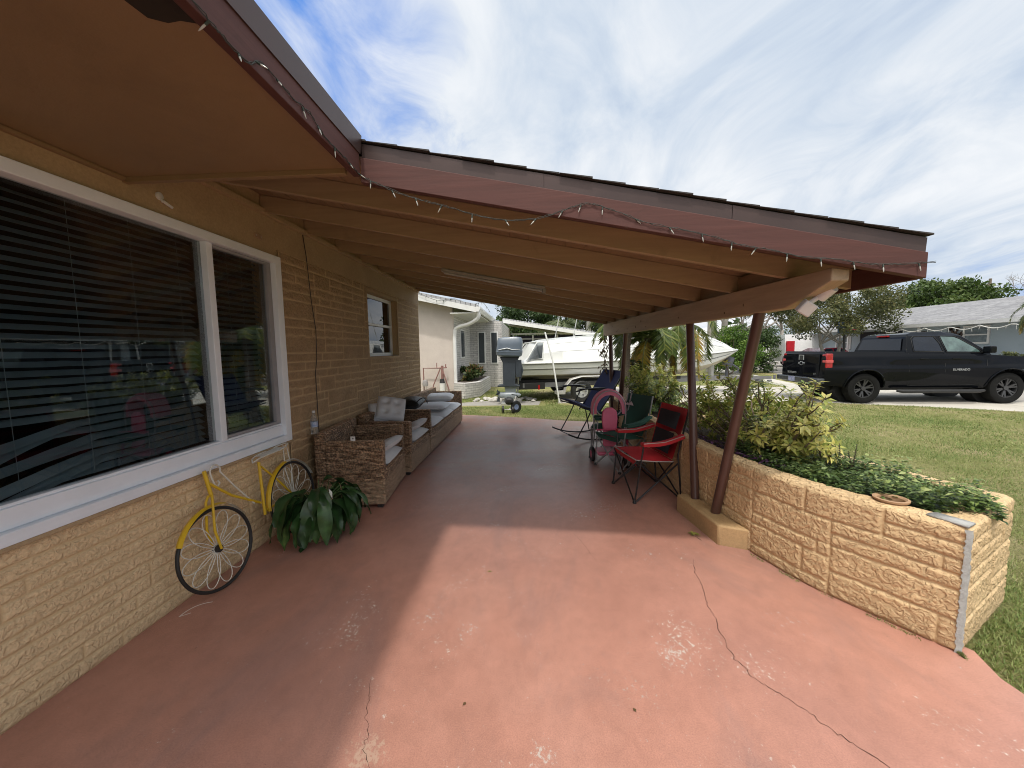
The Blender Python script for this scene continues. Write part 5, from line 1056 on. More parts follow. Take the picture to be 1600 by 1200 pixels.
def rdirs(rg, n=None):
    v = rg.normal(size=(n or 1, 3)); v /= np.linalg.norm(v, axis=1, keepdims=True); return v if n else v[0]
def palm(name, label, base, top, nfr, L, mat, seed, tr=.11, bk=None, leafw=.03, leafl=.4, droop=1.1, group=None, up0=(.1, 1.1), yellow=0, nl=34):
    t = thing(name, label, 'palm tree', base, group); base = Vector(base); top = Vector(top); r = random.Random(seed); lv = Leaves('TN'); st = MB()
    MB().tube([base, base.lerp(top, .4) + Vector((r.gauss(0, .04), 0, 0)), base.lerp(top, .8), top], [tr * 1.25, tr, tr * .85, tr * 1.1], 12).build('trunk', bk or pbark, t)
    for k in range(nfr):
        az = 2.4 * k + r.uniform(-.3, .3); el = r.uniform(*up0); Lk = L * r.uniform(.8, 1.1); pos = top.copy(); pts = []; n = 12; yl = r.random() < yellow
        if yl: el = r.uniform(-.6, .2)
        for i in range(n + 1):
            d = Vector((math.cos(az) * math.cos(el), math.sin(az) * math.cos(el), math.sin(el))); pts.append((pos.copy(), d)); pos += d * (Lk / n); el -= droop * (1.6 if i > 3 else .9) / n * r.uniform(.8, 1.2) * 1.4; el = max(el, -1.5)
        st.tube([p for p, _ in pts], [.016 * L * (1 - .85 * i / n) for i in range(n + 1)], 5)
        for q in range(nl):
            f = .12 + .88 * q / nl; i = min(n - 1, int(f * n)); p = pts[i][0].lerp(pts[i + 1][0], f * n - i); d = pts[i][1]; side = d.cross(Vector((0, 0, 1))).normalized()
            for s in (-1, 1):
                dd = (side * s * 1.0 + d * .55 + Vector((0, 0, -.25 - .5 * r.random()))).normalized(); ll = leafl * (1 - .6 * abs(f - .45)) * r.uniform(.85, 1.1)
                lv.add(p, dd, d.cross(dd) * s + Vector((0, 0, .3)), ll, leafw, min(1, max(0, (.88 if yl else .4) + r.gauss(0, .13))))
    st.build('frond_stem', M('frond_stem', (.20, .22, .08), rough=.6), t, fix=False); lv.build('frond', mat, t, smooth=False); return t
pm = M_leaf('palm_leaf', [(0, (.03, .055, .015)), (.45, (.10, .15, .03)), (.7, (.26, .27, .05)), (.9, (.52, .36, .05)), (1, (.45, .28, .08))], .45, .35)
pm2 = M_leaf('palm_leaf_grey', [(0, (.04, .06, .03)), (.5, (.13, .17, .07)), (.8, (.26, .27, .12)), (1, (.45, .36, .14))], .5, .3)

palm('palm_tree', 'low palm with drooping yellowing fronds in front of the boat', (2.62, 9.0, -.05), (2.70, 9.0, 1.72), 20, 1.25, pm, 3, .085, dbark, .028, .34, 1.5, yellow=.42, up0=(.1, 1.3), nl=42, group='palms beside the boat')
palm('palm_tree', 'dark-trunked palm between the far porch posts in front of the boat', (1.9, 8.3, -.05), (2.12, 8.5, 1.95), 13, 1.1, pm, 14, .10, dbark, .028, .3, 1.2, yellow=.1, up0=(.3, 1.3), nl=36, group='palms beside the boat')
palm('palm_tree', 'palm with long arching fronds nearest the boat bow', (3.4, 9.3, -.05), (3.45, 9.35, 2.0), 16, 1.35, pm, 25, .07, dbark, .026, .34, 1.5, yellow=.3, up0=(.0, 1.2), nl=40, group='palms beside the boat')
# leafy vine climbing the low palm
iv = thing('climbing_vine', 'dark leafy vine wrapped around the trunk of the yellowing palm', 'vine', (2.3, 8.6, 0)); lv = Leaves('T1'); r = random.Random(55)
for k in range(900):
    z = r.uniform(.35, 1.25); a = r.uniform(0, 6.28); rr_ = .10 + .14 * (1.3 - z) * r.random(); b = Vector((2.28, 8.6, z)); lv.add(b + Vector((math.cos(a) * rr_, math.sin(a) * rr_, 0)), (math.cos(a), math.sin(a), r.uniform(-.6, .2)), (math.cos(a) * .5, math.sin(a) * .5, 1), .075, .06, r.random() * .6)
lv.build('foliage', lm_dk, iv); MB().tube([(2.28, 8.6, -.05), (2.3, 8.62, .6), (2.27, 8.6, 1.2)], [.08, .07, .05], 8).build('stem', dbark, iv)
hg = thing('hanging_plant', 'dried brown plant hanging from the far end of the porch beam', 'hanging plant', (1.33, 6.95, 1.7)); lv = Leaves('T1')
for k in range(90):
    z = 1.70 - r.random() * .62; lv.add((1.31 + r.gauss(0, .045), 6.9 + r.gauss(0, .05), z), (r.gauss(0, .5), r.gauss(0, .5), -1), (r.gauss(0, 1), r.gauss(0, 1), .2), .07, .028, r.random() * .5)
lv.build('foliage', M_leaf('dried_leaf', [(0, (.10, .06, .035)), (.4, (.24, .16, .07)), (.5, (.22, .24, .06))], .7, .2), hg); MB().tube([(1.31, 6.9, 1.74), (1.30, 6.9, 1.4), (1.32, 6.91, 1.08)], .004, 5).build('string', wirem, hg)

tree('round_shrub', 'rounded bright green bush beside the grey palm trunk beyond the bow', 'shrub', (11.6, 23, -.12), (11.6, 23, 1.2), (1.5, 1.4, 1.35), 9000, .12, lm_br, 4, tr=.05, clumps=46, gap=.5)
palm('palm_tree', 'tall palm with a thick pale grey trunk rising beyond the boat bow', (11.7, 25.5, -.12), (11.7, 25.5, 8.2), 18, 2.8, pm2, 9, .26, pbark, .06, .7, 1.3, nl=24)
palm('palm_tree', 'slimmer grey-trunked palm behind the thick one beyond the bow', (13.6, 28, -.12), (13.9, 28, 7.4), 16, 2.6, pm2, 19, .18, pbark, .06, .7, 1.3, nl=24)
tree('street_tree', 'pale multi-stemmed tree with sparse foliage across the street', 'tree', (23.5, 38.5, -.12), (23.2, 38.5, 6.2), (4.2, 3, 2.2), 3200, .26, lm_ol, 41, trunks=4, tr=.19, spread=.7, clumps=22, bk=M('pale_bark', (.46, .41, .36), (.3, .27, .24), scale=8, rough=.9))
tree('street_tree', 'olive green tree spreading in front of the grey house', 'tree', (17.6, 23.2, -.12), (17.6, 23.6, 3.55), (3.5, 2.8, 1.75), 16000, .15, lm_ol, 42, trunks=2, tr=.10, spread=.35, clumps=52, bk=M('grey_bark', (.26, .25, .22), (.15, .14, .12), scale=8, rough=.9))
tree('shade_tree', 'large dense green tree rounded above the grey roof', 'tree', (42.0, 42, -.12), (42.0, 42, 4.5), (5.6, 5.0, 3.3), 26000, .34, lm_md, 43, tr=.4, clumps=95, gap=.4)
tree('shade_tree', 'smaller dense tree at the right shoulder of the big one behind the roof', 'tree', (54, 46, -.12), (54, 46, 3.0), (4.5, 4, 1.9), 8000, .34, lm_md, 44, tr=.3, clumps=40, gap=.4)
tree('shade_tree', 'dark leafy tree over the carport roof behind the boat', 'tree', (-.3, 34, -.12), (-.2, 34, 4.0), (2.9, 2.5, 2.6), 14000, .24, lm_dk, 45, tr=.3, clumps=55, gap=.4)
tree('shade_tree', 'dark tree filling the gap behind the boat poles', 'tree', (6.5, 42, -.12), (6.5, 42, 3.8), (5.5, 3, 3.4), 12000, .32, lm_dk, 46, tr=.3, clumps=60, gap=.4)
palm('palm_tree', 'palm with broad pale fronds above the boat stern', (2.4, 30, -.12), (2.4, 30, 3.0), 18, 2.3, pm2, 29, .16, pbark, .07, .6, 1.2, nl=26)
palm('palm_tree', 'palm with a straight white trunk behind the boat cabin', (4.0, 27, -.12), (4.05, 27, 4.6), 16, 2.2, pm2, 30, .17, M('white_bark', (.6, .57, .5), (.42, .4, .35), rough=.9), .06, .6, 1.2, nl=26)
palm('palm_tree', 'date palm with bushy fronds at the right edge over the grey house', (18.6, 14.6, -.12), (18.6, 14.6, 2.75), 46, 1.35, M_leaf('date_palm_leaf', [(0, (.04, .06, .03)), (.5, (.15, .19, .08)), (.8, (.35, .30, .10)), (1, (.5, .34, .1))], .5, .3), 31, .2, dbark, .03, .3, 1.2, yellow=.25, up0=(-.1, 1.3), nl=30)
def bare_tree(label, base, h, seed, w=.12):
    t = thing('bare_tree', label, 'tree', base, 'leafless trees behind the grey roof'); m = MB(); r = random.Random(seed)
    def br(p, d, L, rad, dep):
        e = p + d * L; m.tube([p, p.lerp(e, .5) + Vector((r.gauss(0, L * .05), r.gauss(0, L * .05), 0)), e], [rad, rad * .8, rad * .6], 5)
        if dep > 0:
            for k in range(3): br(e, (d + Vector((r.gauss(0, .55), r.gauss(0, .55), r.gauss(.1, .3)))).normalized(), L * r.uniform(.55, .8), rad * .55, dep - 1)
    br(Vector(base), Vector((.05, 0, 1)), h * .38, w, 5); m.build('trunk', tbark, t, fix=False)
bare_tree('leafless tree with fine branches against the sky behind the grey roof', (60, 52, -.1), 9.0, 5, .2); bare_tree('second smaller leafless tree further right behind the grey roof', (72, 55, -.1), 8.2, 6, .18)
bare_tree('pale leafless tree over the distant small house', (22, 46, -.1), 7.5, 7, .14)
for (x, y, h, lab) in ((55.5, 50, 9.2, 'wooden utility pole beside the leafless tree behind the grey roof'), (64, 52, 7.6, 'shorter utility pole to the right of the taller one')):
    t = thing('utility_pole', lab, 'utility pole', (x, y, -.1), 'utility poles'); MB().tube([(x, y, -.1), (x, y, h)], [.17, .13], 8).build('pole', tbark, t); MB().bx((x - .6, y - .06, h - .8), (x + .6, y + .06, h - .68)).build('crossarm', tbark, t)
r = random.Random(61)
for k, (x, y, rx, rz_, lab, mt) in enumerate(((13.6, 24.2, 1.3, 1.35, 'dark green shrub left of the sidewalk behind the bright round bush', lm_dk), (17.6, 32, 2.2, 1.6, 'shrub standing right of the distant small house', lm_md), (20.5, 38, 2.5, 1.9, 'dark hedge shrub behind the pale multi-stemmed tree', lm_dk), (26.5, 44, 3.2, 2.2, 'dark shrub beyond the street right of the pale trunks', lm_dk), (32, 50, 4, 2.6, 'wide dark shrub far behind the white van', lm_dk), (23.5, 24.6, .8, .55, 'small shrub under the grey house window', lm_md))):
    tree('garden_shrub', lab, 'shrub', (x, y, -.12), (x, y, rz_ * .9 - .1), (rx, rx, rz_), 5000 if k < 5 else 1500, .16 if k < 5 else .08, mt, 70 + k, tr=.06, clumps=34, gap=.45)
# far band of woodland closing the horizon
lv = Leaves('TQ'); rg = np.random.default_rng(3); n = 26000; ang = rg.uniform(-2.2, 1.9, n); rad_ = rg.uniform(92, 110, n); hh = 3.2 + 1.8 * np.sin(ang * 17) + 1.3 * np.sin(ang * 41 + 1) + 1.0 * np.sin(ang * 83)
lv.bulk(np.stack([np.sin(ang) * rad_, np.cos(ang) * rad_, rg.random(n) ** .8 * np.maximum(hh, 1) - .2], 1), rdirs(rg, n), rdirs(rg, n), rg.uniform(.8, 1.8, n), rg.uniform(.6, 1.2, n), np.clip(rg.normal(.4, .2, n), 0, 1))
tagit(lv.build('distant_trees', lm_dk), kind='stuff')

# ------------------------------------------------------------------ neighbouring house on the left
NB = thing('neighbour_house', 'pale pink neighbouring house with white gutter and stone-clad recess behind the sofa', 'house', (-4, 15, 0))
npink = mat_stucco('pink_stucco', (.64, .57, .525), (.58, .51, .47), .15); nwhite = M('painted_white', (.76, .76, .75), (.66, .66, .65), scale=5, rough=.5, dirt=.1); nstone = mat_stone_small('white_stone', (.62, .60, .58), (.50, .48, .47)); nroof = mat_shingle('grey_shingle', (.42, .42, .43), (.35, .35, .36))
MB().pris([(-9.5, -.12), (-2.62, -.12), (-2.62, 2.95), (-5.6, 3.62), (-9.5, 2.8)], lambda a, b, t: (a, t, b), 13.0, 13.2).build('wall', npink, NB, smooth=False)
MB().bx((-2.82, 13.202, -.12), (-2.62, 17.0, 2.75)).build('wall', nstone, NB, smooth=False)
MB().bx((-2.619, 16.8, -.12), (-1.25, 17.0, 2.75)).build('wall', nstone, NB, smooth=False); MB().bx((-1.45, 17.002, -.12), (-1.25, 24, 2.75)).build('wall', nstone, NB, smooth=False)
wn = MB(); wn.bx((-2.63, 14.3, 1.2), (-2.59, 15.1, 2.3)); wn = wn.build('window', nwhite, NB); MB().bx((-2.589, 14.36, 1.26), (-2.58, 15.04, 2.24)).build('pane', M('pane_dark', (.05, .06, .07), rough=.1), wn)
for x in (-2.3, -1.75): o = MB().bx((x, 16.76, .9), (x + .34, 16.799, 2.3)).build('window', nwhite, NB); MB().bx((x + .05, 16.75, .95), (x + .29, 16.758, 2.25)).build('pane', M('pane_dark', (.05, .06, .07)), o)
m = MB(); m.pris([(-5.6, 3.84), (-1.72, 2.98), (-1.72, 2.90), (-5.6, 3.76)], lambda a, b, t: (a, t, b), 12.5, 28); m.pris([(-5.602, 3.84), (-9.8, 2.9), (-9.8, 2.82), (-5.602, 3.76)], lambda a, b, t: (a, t, b), 12.5, 28); m.build('roof', nroof, NB, smooth=False)
m = MB(); m.pris([(-5.6, 3.755), (-1.74, 2.895), (-1.74, 2.72), (-5.6, 3.58)], lambda a, b, t: (a, t, b), 12.47, 12.53); m.build('fascia', nwhite, NB, smooth=False)
MB().bx((-2.61, 12.54, 2.70), (-1.76, 27.9, 2.73)).build('soffit', nwhite, NB, smooth=False)
m = MB(); m.pris([(-1.738, 2.90), (-1.60, 2.90), (-1.60, 2.84), (-1.66, 2.74), (-1.738, 2.74)], lambda a, b, t: (a, t, b), 12.45, 28); m.build('gutter', nwhite, NB, smooth=False)
m = MB(); m.tube(poly_smooth([(-1.68, 12.56, 2.74), (-1.70, 12.6, 2.56), (-2.0, 12.75, 2.38), (-2.42, 12.92, 2.28), (-2.55, 12.95, 2.08), (-2.56, 12.95, 1.2), (-2.56, 12.95, -.08)], 5), .062, 12); m.build('downspout', nwhite, NB)
# carport wing with dark slatted screen
m = MB(); m.pris([(-1.6, 3.34), (3.9, 2.42), (3.9, 2.34), (-1.6, 3.26)], lambda a, b, t: (a, t, b), 22.5, 29); m.build('roof', nroof, NB, smooth=False); m = MB(); m.pris([(-1.6, 3.255), (3.9, 2.335), (3.9, 2.14), (-1.6, 3.06)], lambda a, b, t: (a, t, b), 22.4, 22.52); m.build('fascia', nwhite, NB, smooth=False)
MB().bx((-1.24, 24.2, -.12), (3.6, 24.4, 2.36)).build('back_wall', M('carport_dark', (.03, .025, .04), (.02, .018, .03), rough=.8), NB, smooth=False)
for k in range(8): MB().bx((-1.23, 24.02 - .0, .25 + k * .31), (3.3, 24.06, .34 + k * .31)).build('screen_rail', nwhite if k % 2 else M('pale_grey', (.45, .44, .46)), NB, smooth=False)
for x in (-1.1, .1, 1.6, 3.2): MB().bx((x, 23.9, -.12), (x + .1, 24.0, 2.38)).build('carport_post', nwhite, NB, smooth=False)
npl = thing('stone_planter', 'low white stone planter at the corner of the neighbouring house', 'planter', (-2.3, 14, -.1)); pl = [(-2.615, 12.85), (-2.2, 12.55), (-1.75, 13.2), (-1.68, 15.9), (-2.615, 15.9)]
MB().prism(pl, -.12, .42).build('wall', nstone, npl, bevel=.02); MB().prism([(x * .96 - .085, y) for x, y in [(-2.6, 13.0), (-2.22, 12.75), (-1.86, 13.3), (-1.8, 15.8), (-2.6, 15.8)]], .40, .43).build('soil', soilm, npl)
tree('garden_shrub', 'reddish green leafy plants in the white stone planter', 'shrub', (-2.2, 13.8, .4), (-2.2, 13.9, .68), (.42, .9, .30), 1700, .15, M_leaf('croton', [(0, (.03, .06, .02)), (.5, (.12, .16, .05)), (.75, (.3, .12, .07)), (1, (.5, .48, .15))], .5, .3), 99, tr=.015, clumps=14, gap=.5)
bf = thing('backflow_pipes', 'reddish pipework with a white filter canister against the pink wall', 'pipes', (-3.2, 12.85, -.1)); cop = M('old_copper', (.30, .16, .14), (.2, .1, .09), rough=.6)
m = MB(); m.tube([(-3.62, 12.8, -.1), (-3.62, 12.8, .92), (-3.0, 12.8, .92), (-2.82, 12.8, .94)], .022, 8); m.tube([(-3.05, 12.8, .9), (-3.28, 12.75, .35), (-3.32, 12.75, -.1)], .02, 8); m.tube([(-2.98, 12.8, .9), (-2.76, 12.75, .2), (-2.74, 12.75, -.1)], .02, 8); m.tube([(-2.98, 12.8, 1.0), (-2.98, 12.8, .4)], .045, 10)
m.tube([(-3.16, 12.8, .92), (-3.16, 12.8, 1.1)], .015, 6); m.tube([(-2.86, 12.8, .92), (-2.86, 12.8, 1.05)], .02, 6); m.build('pipe', cop, bf)
MB().tube([(-2.97, 12.7, .1), (-2.97, 12.7, .42)], .09, 14).build('canister', nwhite, bf); MB().tube([(-2.97, 12.7, .421), (-2.97, 12.7, .56)], [.092, .06], 14).build('canister_lid', blk, bf); MB().lathe([(0, 0), (.09, 0), (.1, .08), (.07, .2), (0, .22)], (-3.55, 12.72, .32), 14).build('meter', M('meter_grey', (.35, .33, .33), rough=.5), bf)
pc = thing('patio_chair', 'white metal armchair under the neighbouring carport', 'chair', (-1.0, 19, -.12)); m = MB()
for (x, y) in ((-1.5, 18.7), (-.5, 18.7), (-1.5, 19.3), (-.5, 19.3)): MB().bx((x - .03, y - .03, -.12), (x + .03, y + .03, .5)).build('leg', nwhite, pc)
MB().bx((-1.53, 18.68, .5), (-.47, 19.33, .55)).build('seat', nwhite, pc, bevel=.01); m = MB(); m.tube([(-1.6, 19.3, 1.25), (-1.5, 19.3, .95), (-1.5, 19.3, .55)], .03, 6); m.tube([(-1.5, 19.3, .8), (-.5, 19.3, .9)], .03, 6); m.tube([(-.5, 19.3, .55), (-.5, 19.3, .95)], .03, 6); m.tube([(-1.5, 18.7, .55), (-1.5, 18.7, .85), (-1.5, 19.3, .87)], .025, 6); m.tube([(-.5, 18.7, .55), (-.5, 18.7, .85), (-.5, 19.3, .87)], .025, 6); m.build('backrest', nwhite, pc)
rkm = M('white_rock', (.62, .6, .55), (.42, .4, .37), scale=12, rough=.9)
rw = thing('rubble_border', 'row of pale broken rocks edging the path by the outboard motor', 'rocks', (-1.2, 12, -.1)); r = random.Random(17); m = MB()
for k in range(46):
    x = r.uniform(-1.75, .2); y = 12.1 - x * .0 + r.uniform(-.35, .4); s = r.uniform(.05, .13); 
    m.lathe([(0, -s * .5), (s * r.uniform(.7, 1), -s * .2), (s * r.uniform(.7, 1), s * .3), (0, s * .6)], (x, y, -.08), 6, Matrix.Rotation(r.uniform(0, 3), 3, 'Z') @ Matrix.Rotation(r.uniform(-.4, .4), 3, 'X'))
tagit(m.build('rocks', rkm, None, smooth=False), kind='stuff'); bpy.data.objects.remove(rw)
light_string('string of tiny lights hanging along the neighbouring roof edge', [(-3.9, 12.42, 3.5), (-3.0, 12.42, 3.12), (-2.5, 12.5, 3.16), (-1.9, 12.8, 3.02), (-1.7, 14, 3.2), (-1.65, 16, 3.05)], [((k + .5) / 12, (0, 0, -1)) for k in range(12)], 5, 2.6, 'distant string lights')

# ------------------------------------------------------------------ boat, trailer, outboard
gel = M('gelcoat_white', (.70, .71, .69), (.64, .65, .63), scale=2, rough=.22, dirt=.07, coat=.2); gel2 = M('hull_bottom', (.60, .55, .42), (.50, .46, .36), scale=3, rough=.5, dirt=.2); dgrey = M('rub_rail', (.16, .16, .17), rough=.5); alum = M('aluminium', (.62, .62, .60), (.5, .5, .49), rough=.35, metal=.6)
bth = math.radians(11.4); BR = Matrix.Translation((-.64, 12.58, 0)) @ Matrix.Rotation(bth, 4, 'Z')
boat = thing('cabin_boat', 'long white cabin boat parked on a trailer beside the house', 'boat', BR @ Vector((0, 0, .5)))
ss = [0, .4, 1, 2, 3, 4, 5, 5.8, 6.5, 7.1, 7.6, 7.95, 8.2]
I = lambda xs, ys, s: float(np.interp(s, xs, ys))
def beam_(s): return I([0, 3, 4.5, 5.8, 6.8, 7.6, 8.2], [1.18, 1.25, 1.22, 1.05, .75, .38, .02], s)
def sheer(s): return I([0, 2, 4, 6, 8.2], [1.07, 1.09, 1.15, 1.24, 1.37], s)
def keel(s): return I([0, 4, 5.8, 6.8, 7.6, 8.2], [.52, .50, .54, .66, .95, 1.33], s)
def chine(s): return I([0, 4, 5.8, 6.8, 7.6, 8.2], [.72, .72, .80, .95, 1.15, 1.345], s)
def hull_pts(s, side):
    b, h, k, c = beam_(s), sheer(s), keel(s), chine(s); return [(s, 0, k), (s, side * b * .5, k + (c - k) * .55), (s, side * b * .86, c), (s, side * b * .93, (c + h) / 2 - .03), (s, side * b * .935, (c + h) / 2), (s, side * b * .965, (c + h) / 2 + .015), (s, side * b, h)]
sv = np.linspace(0, 8.2, 34)
def addhull(rows, a, b):
    m = MB()
    for side in (-1, 1):
        vs = [p for s in sv for p in hull_pts(s, side)[a:b]]; k = b - a; m.add(vs, [(i * k + q, (i + 1) * k + q, (i + 1) * k + q + 1, i * k + q + 1) for i in range(len(sv) - 1) for q in range(k - 1)])
    return m
m = addhull(None, 2, 7); e = [(0, -1.18, 1.07), (0, 1.18, 1.07), (0, 1.01, .72), (0, 0, .52), (0, -1.01, .72)]; m.add(e, [(0, 1, 2, 3, 4)])
m.xform(BR).build('hull', gel, boat); addhull(None, 0, 3).xform(BR).build('hull_bottom', gel2, boat)
def top_(s): return I([0, .20, .34, .66, .9, 1.6, 2.4, 3.4, 4.6, 5.8, 6.7, 7.4, 7.85, 8.15], [1.11, 1.15, 1.26, 1.70, 1.76, 1.83, 1.88, 1.93, 1.94, 1.91, 1.85, 1.64, 1.47, 1.385], s)
m = MB(); su = np.linspace(.02, 8.15, 90)
for side in (-1, 1):
    vs = []
    for s in su:
        b, h, t = beam_(s), sheer(s), top_(s); d = t - h; vs += [(s, side * b * .985, h + .02), (s, side * b * .97, h + .05), (s, side * b * .93, h + d * .45), (s, side * (b * .90), h + d * .5), (s, side * b * .84, h + d * .80), (s, side * b * .81, h + d * .84), (s, side * b * .72, t - .01), (s, 0, t + .05 * min(1, d * 2))]
    m.add(vs, [(i * 8 + q, (i + 1) * 8 + q, (i + 1) * 8 + q + 1, i * 8 + q + 1) for i in range(len(su) - 1) for q in range(7)])
m.xform(BR).build('deck', gel, boat)
for zf, rad, mt in ((0, .026, gel), ):
    m = MB(); [m.tube([(s, side * (beam_(s) + .008), sheer(s) + .005) for s in sv], .022, 8) for side in (-1, 1)]; m.xform(BR).build('rub_rail', gel, boat)
m = MB(); [m.tube([(s, side * (beam_(s) + .006), sheer(s) - .024) for s in sv], .008, 6) for side in (-1, 1)]; m.xform(BR).build('rail_groove', dgrey, boat)
m = MB(); [m.tube([(s, side * (beam_(s) * .937 + .003), (chine(s) + sheer(s)) / 2 - .012) for s in sv[:-2]], .007, 6) for side in (-1, 1)]; m.xform(BR).build('spray_groove', dgrey, boat)
for fz, fb in ((.475, .915), (.82, .825)):
    m = MB(); [m.tube([(s, side * (beam_(s) * fb + .004), sheer(s) + (top_(s) - sheer(s)) * fz) for s in np.linspace(1.0, 7.3, 30)], .007, 5) for side in (-1, 1)]; m.xform(BR).build('deck_groove', M('groove_grey', (.36, .37, .37), rough=.5), boat)
m = MB()
for side in (-1, 1):
    A = [(.30, side * 1.17, 1.18), (.78, side * 1.165, 1.22), (.86, side * 1.01, 1.72), (.64, side * 1.01, 1.70)]; m.tube(A, .02, 8, closed=True)
m.tube([(.64, -1.0, 1.72), (.64, 1.0, 1.72)], .022, 8); m.xform(BR).build('windshield_frame', gel, boat)
m = MB(); [m.add([(.32, side * 1.172, 1.19), (.77, side * 1.168, 1.23), (.84, side * 1.015, 1.71), (.65, side * 1.015, 1.69)], [(0, 1, 2, 3)]) for side in (-1, 1)]; m.xform(BR).build('windshield_pane', M_glass('tinted_pane', (.3, .33, .35)), boat, smooth=False, fix=False)
m = MB(); m.tube([(1.9, -.7, 1.78), (1.95, -.7, 1.95), (3.4, -.7, 1.97)], .02, 6); m.tube([(3.3, 0, 1.9), (3.35, 0, 2.0), (3.6, 0, 2.0), (3.65, 0, 1.9)], .05, 8); m.xform(BR).build('hatch', gel, boat)
m = MB(); m.box((3.15, -1.195, 1.36), (.12, .008, .03)); m.box((5.6, -1.02, 1.38), (.12, .008, .03), RZ(10)); m.xform(BR).build('vent', alum, boat)
for i, (s, z) in enumerate(((2.9, .98), (2.95, .90), (.25, .95))):
    MB().box((s, -beam_(s) * .955, z), (.02, .01, .09 if i < 2 else .03)).xform(BR).build('drain_fitting', dgrey, boat)
for (s, a, b) in ((1.2, (1.5, .2, 1.7), (1.75, .2, 2.9)), (0, (2.2, .4, 1.75), (2.45, .4, 2.9)), (0, (4.25, .3, 1.85), (2.95, .3, 2.85)), (0, (4.35, -.2, 1.85), (5.3, -.2, 2.35)), (0, (3.9, .6, 1.85), (3.9, .6, 2.75))):
    MB().tube([a, b], .014, 8).xform(BR).build('rail_pole', alum, boat)
po = MB().tube([(.42, 11.15, 1.98), (.62, 10.98, 1.2), (.80, 10.9, -.0), (.82, 10.9, -.03)], .024, 10).build('leaning_pole', gel); po['label'] = 'long white pole leaning against the side of the boat'; po['category'] = 'pole'
tr = thing('boat_trailer', 'black and silver tandem axle trailer under the white boat', 'boat trailer', BR @ Vector((2.5, 0, 0)))
m = MB(); [m.bar((.2, y, .40), (8.0, y * .25, .40), .07, .14) for y in (-.95, .95)]; m.bar((8.0, 0, .40), (9.6, 0, .34), .1, .12); [m.bar((x, -.95, .38), (x, .95, .38), .07, .1) for x in (.6, 2.2, 3.4, 5.0)]; m.xform(BR).build('frame', M('trailer_steel', (.30, .30, .31), (.2, .2, .2), rough=.5, metal=.4), tr)
m = MB(); [m.bar((.1, y, .50), (5.6, y, .50), .14, .10) for y in (-.62, .62)]; m.bx((.05, -.98, .28), (.9, .98, .48)); m.xform(BR).build('bunk', blk, tr, bevel=.01)
for wx in (1.95, 2.72):
    for sy in (-1.28, 1.28):
        w_ = wheel_part(tr, BR @ Vector((wx, sy, .22)), BR.to_3x3() @ Vector((0, 1, 0)), .325, .2, blk, alum, .6)
        for k in range(5):
            a = k * 1.257; c = BR @ Vector((wx + .11 * math.cos(a), sy + (-.085 if sy < 0 else .085), .22 + .11 * math.sin(a))); MB().tube([c, c + (BR.to_3x3() @ Vector((0, -.03 if sy < 0 else .03, 0)))], .028, 8).build('wheel_slot', dgrey, w_)
for sy in (-1.28, 1.28):
    m = MB(); P = [(1.42, .22), (1.46, .42), (1.62, .60), (1.95, .68), (2.72, .68), (3.05, .60), (3.2, .42), (3.24, .22)]; P = [tuple(q) for q in P]; vs = []
    for (x, z) in P: vs += [(x, sy - .13, z - .02), (x, sy - .12, z), (x, sy + .12, z), (x, sy + .13, z - .02)]
    m.add(vs, [(4 * i + q, 4 * i + q + 1, 4 * i + 5 + q, 4 * i + 4 + q) for i in range(7) for q in range(3)]); m.bx((1.15, sy - .12, .15), (1.42, sy + .12, .24))
    m.xform(BR).build('fender', M('fender_steel', (.55, .54, .52), (.45, .44, .42), rough=.4, metal=.3), tr, fix=False)
m = MB(); m.box((.7, -1.0, .34), (.05, .04, .14)); m.xform(BR).build('tail_light', M('red_lens', (.4, .01, .01), rough=.2), tr)
m = MB(); m.tube([(7.2, -.0, .34), (7.2, 0, .95)], .09, 10); m.bar((7.2, 0, .9), (7.6, 0, 1.05), .10, .1); m.xform(BR).build('winch_post', M('pale_post', (.6, .6, .58), rough=.5), tr)
m = MB(); m.tube([(7.75, -.1, .4), (7.75, -.1, 1.0)], .06, 8); m.box((7.8, -.08, .98), (.3, .16, .34), RY(20)); m.tube([(7.9, -.1, .9), (8.2, -.1, .72), (8.15, -.1, .55)], .03, 6); m.box((7.7, -.05, 1.1), (.3, .1, .1), RY(-20)); m.xform(BR).build('winch', M('dark_machine', (.10, .11, .13), (.05, .05, .06), rough=.5), tr)
ob = thing('outboard_motor', 'large grey outboard motor standing upright at the boat stern', 'outboard motor', (-.62, 11.2, -.1)); OB = Vector((-.62, 11.25, 0)); bluegr = M('motor_grey', (.12, .15, .19), (.09, .115, .15), scale=2, rough=.33, coat=.3, dirt=.15); dkgr = M('motor_dark_grey', (.045, .055, .07), (.03, .038, .05), rough=.4)
m = MB(); vs = []; lev = [(1.30, .30, .20), (1.34, .37, .25), (1.42, .385, .26), (1.425, .392, .265), (1.46, .392, .265), (1.465, .38, .26), (1.65, .375, .25), (1.78, .365, .24), (1.845, .33, .2), (1.865, .2, .12), (1.87, .02, .02)]
for z, a, b in lev:
    for j in range(28):
        t = 2 * PI * j / 28; c, s = math.cos(t), math.sin(t); x = a * (abs(c) ** .35) * (1 if c > 0 else -1); y = b * (abs(s) ** .5) * (1 if s > 0 else -1); vs.append(OB + Vector((x + (.02 if z > 1.6 else 0), y, z + (.035 * x if z > 1.45 else -.04 * x))))
m.add(vs, [(i * 28 + j, i * 28 + (j + 1) % 28, (i + 1) * 28 + (j + 1) % 28, (i + 1) * 28 + j) for i in range(len(lev) - 1) for j in range(28)]); cw = m.build('cowl', bluegr, ob)
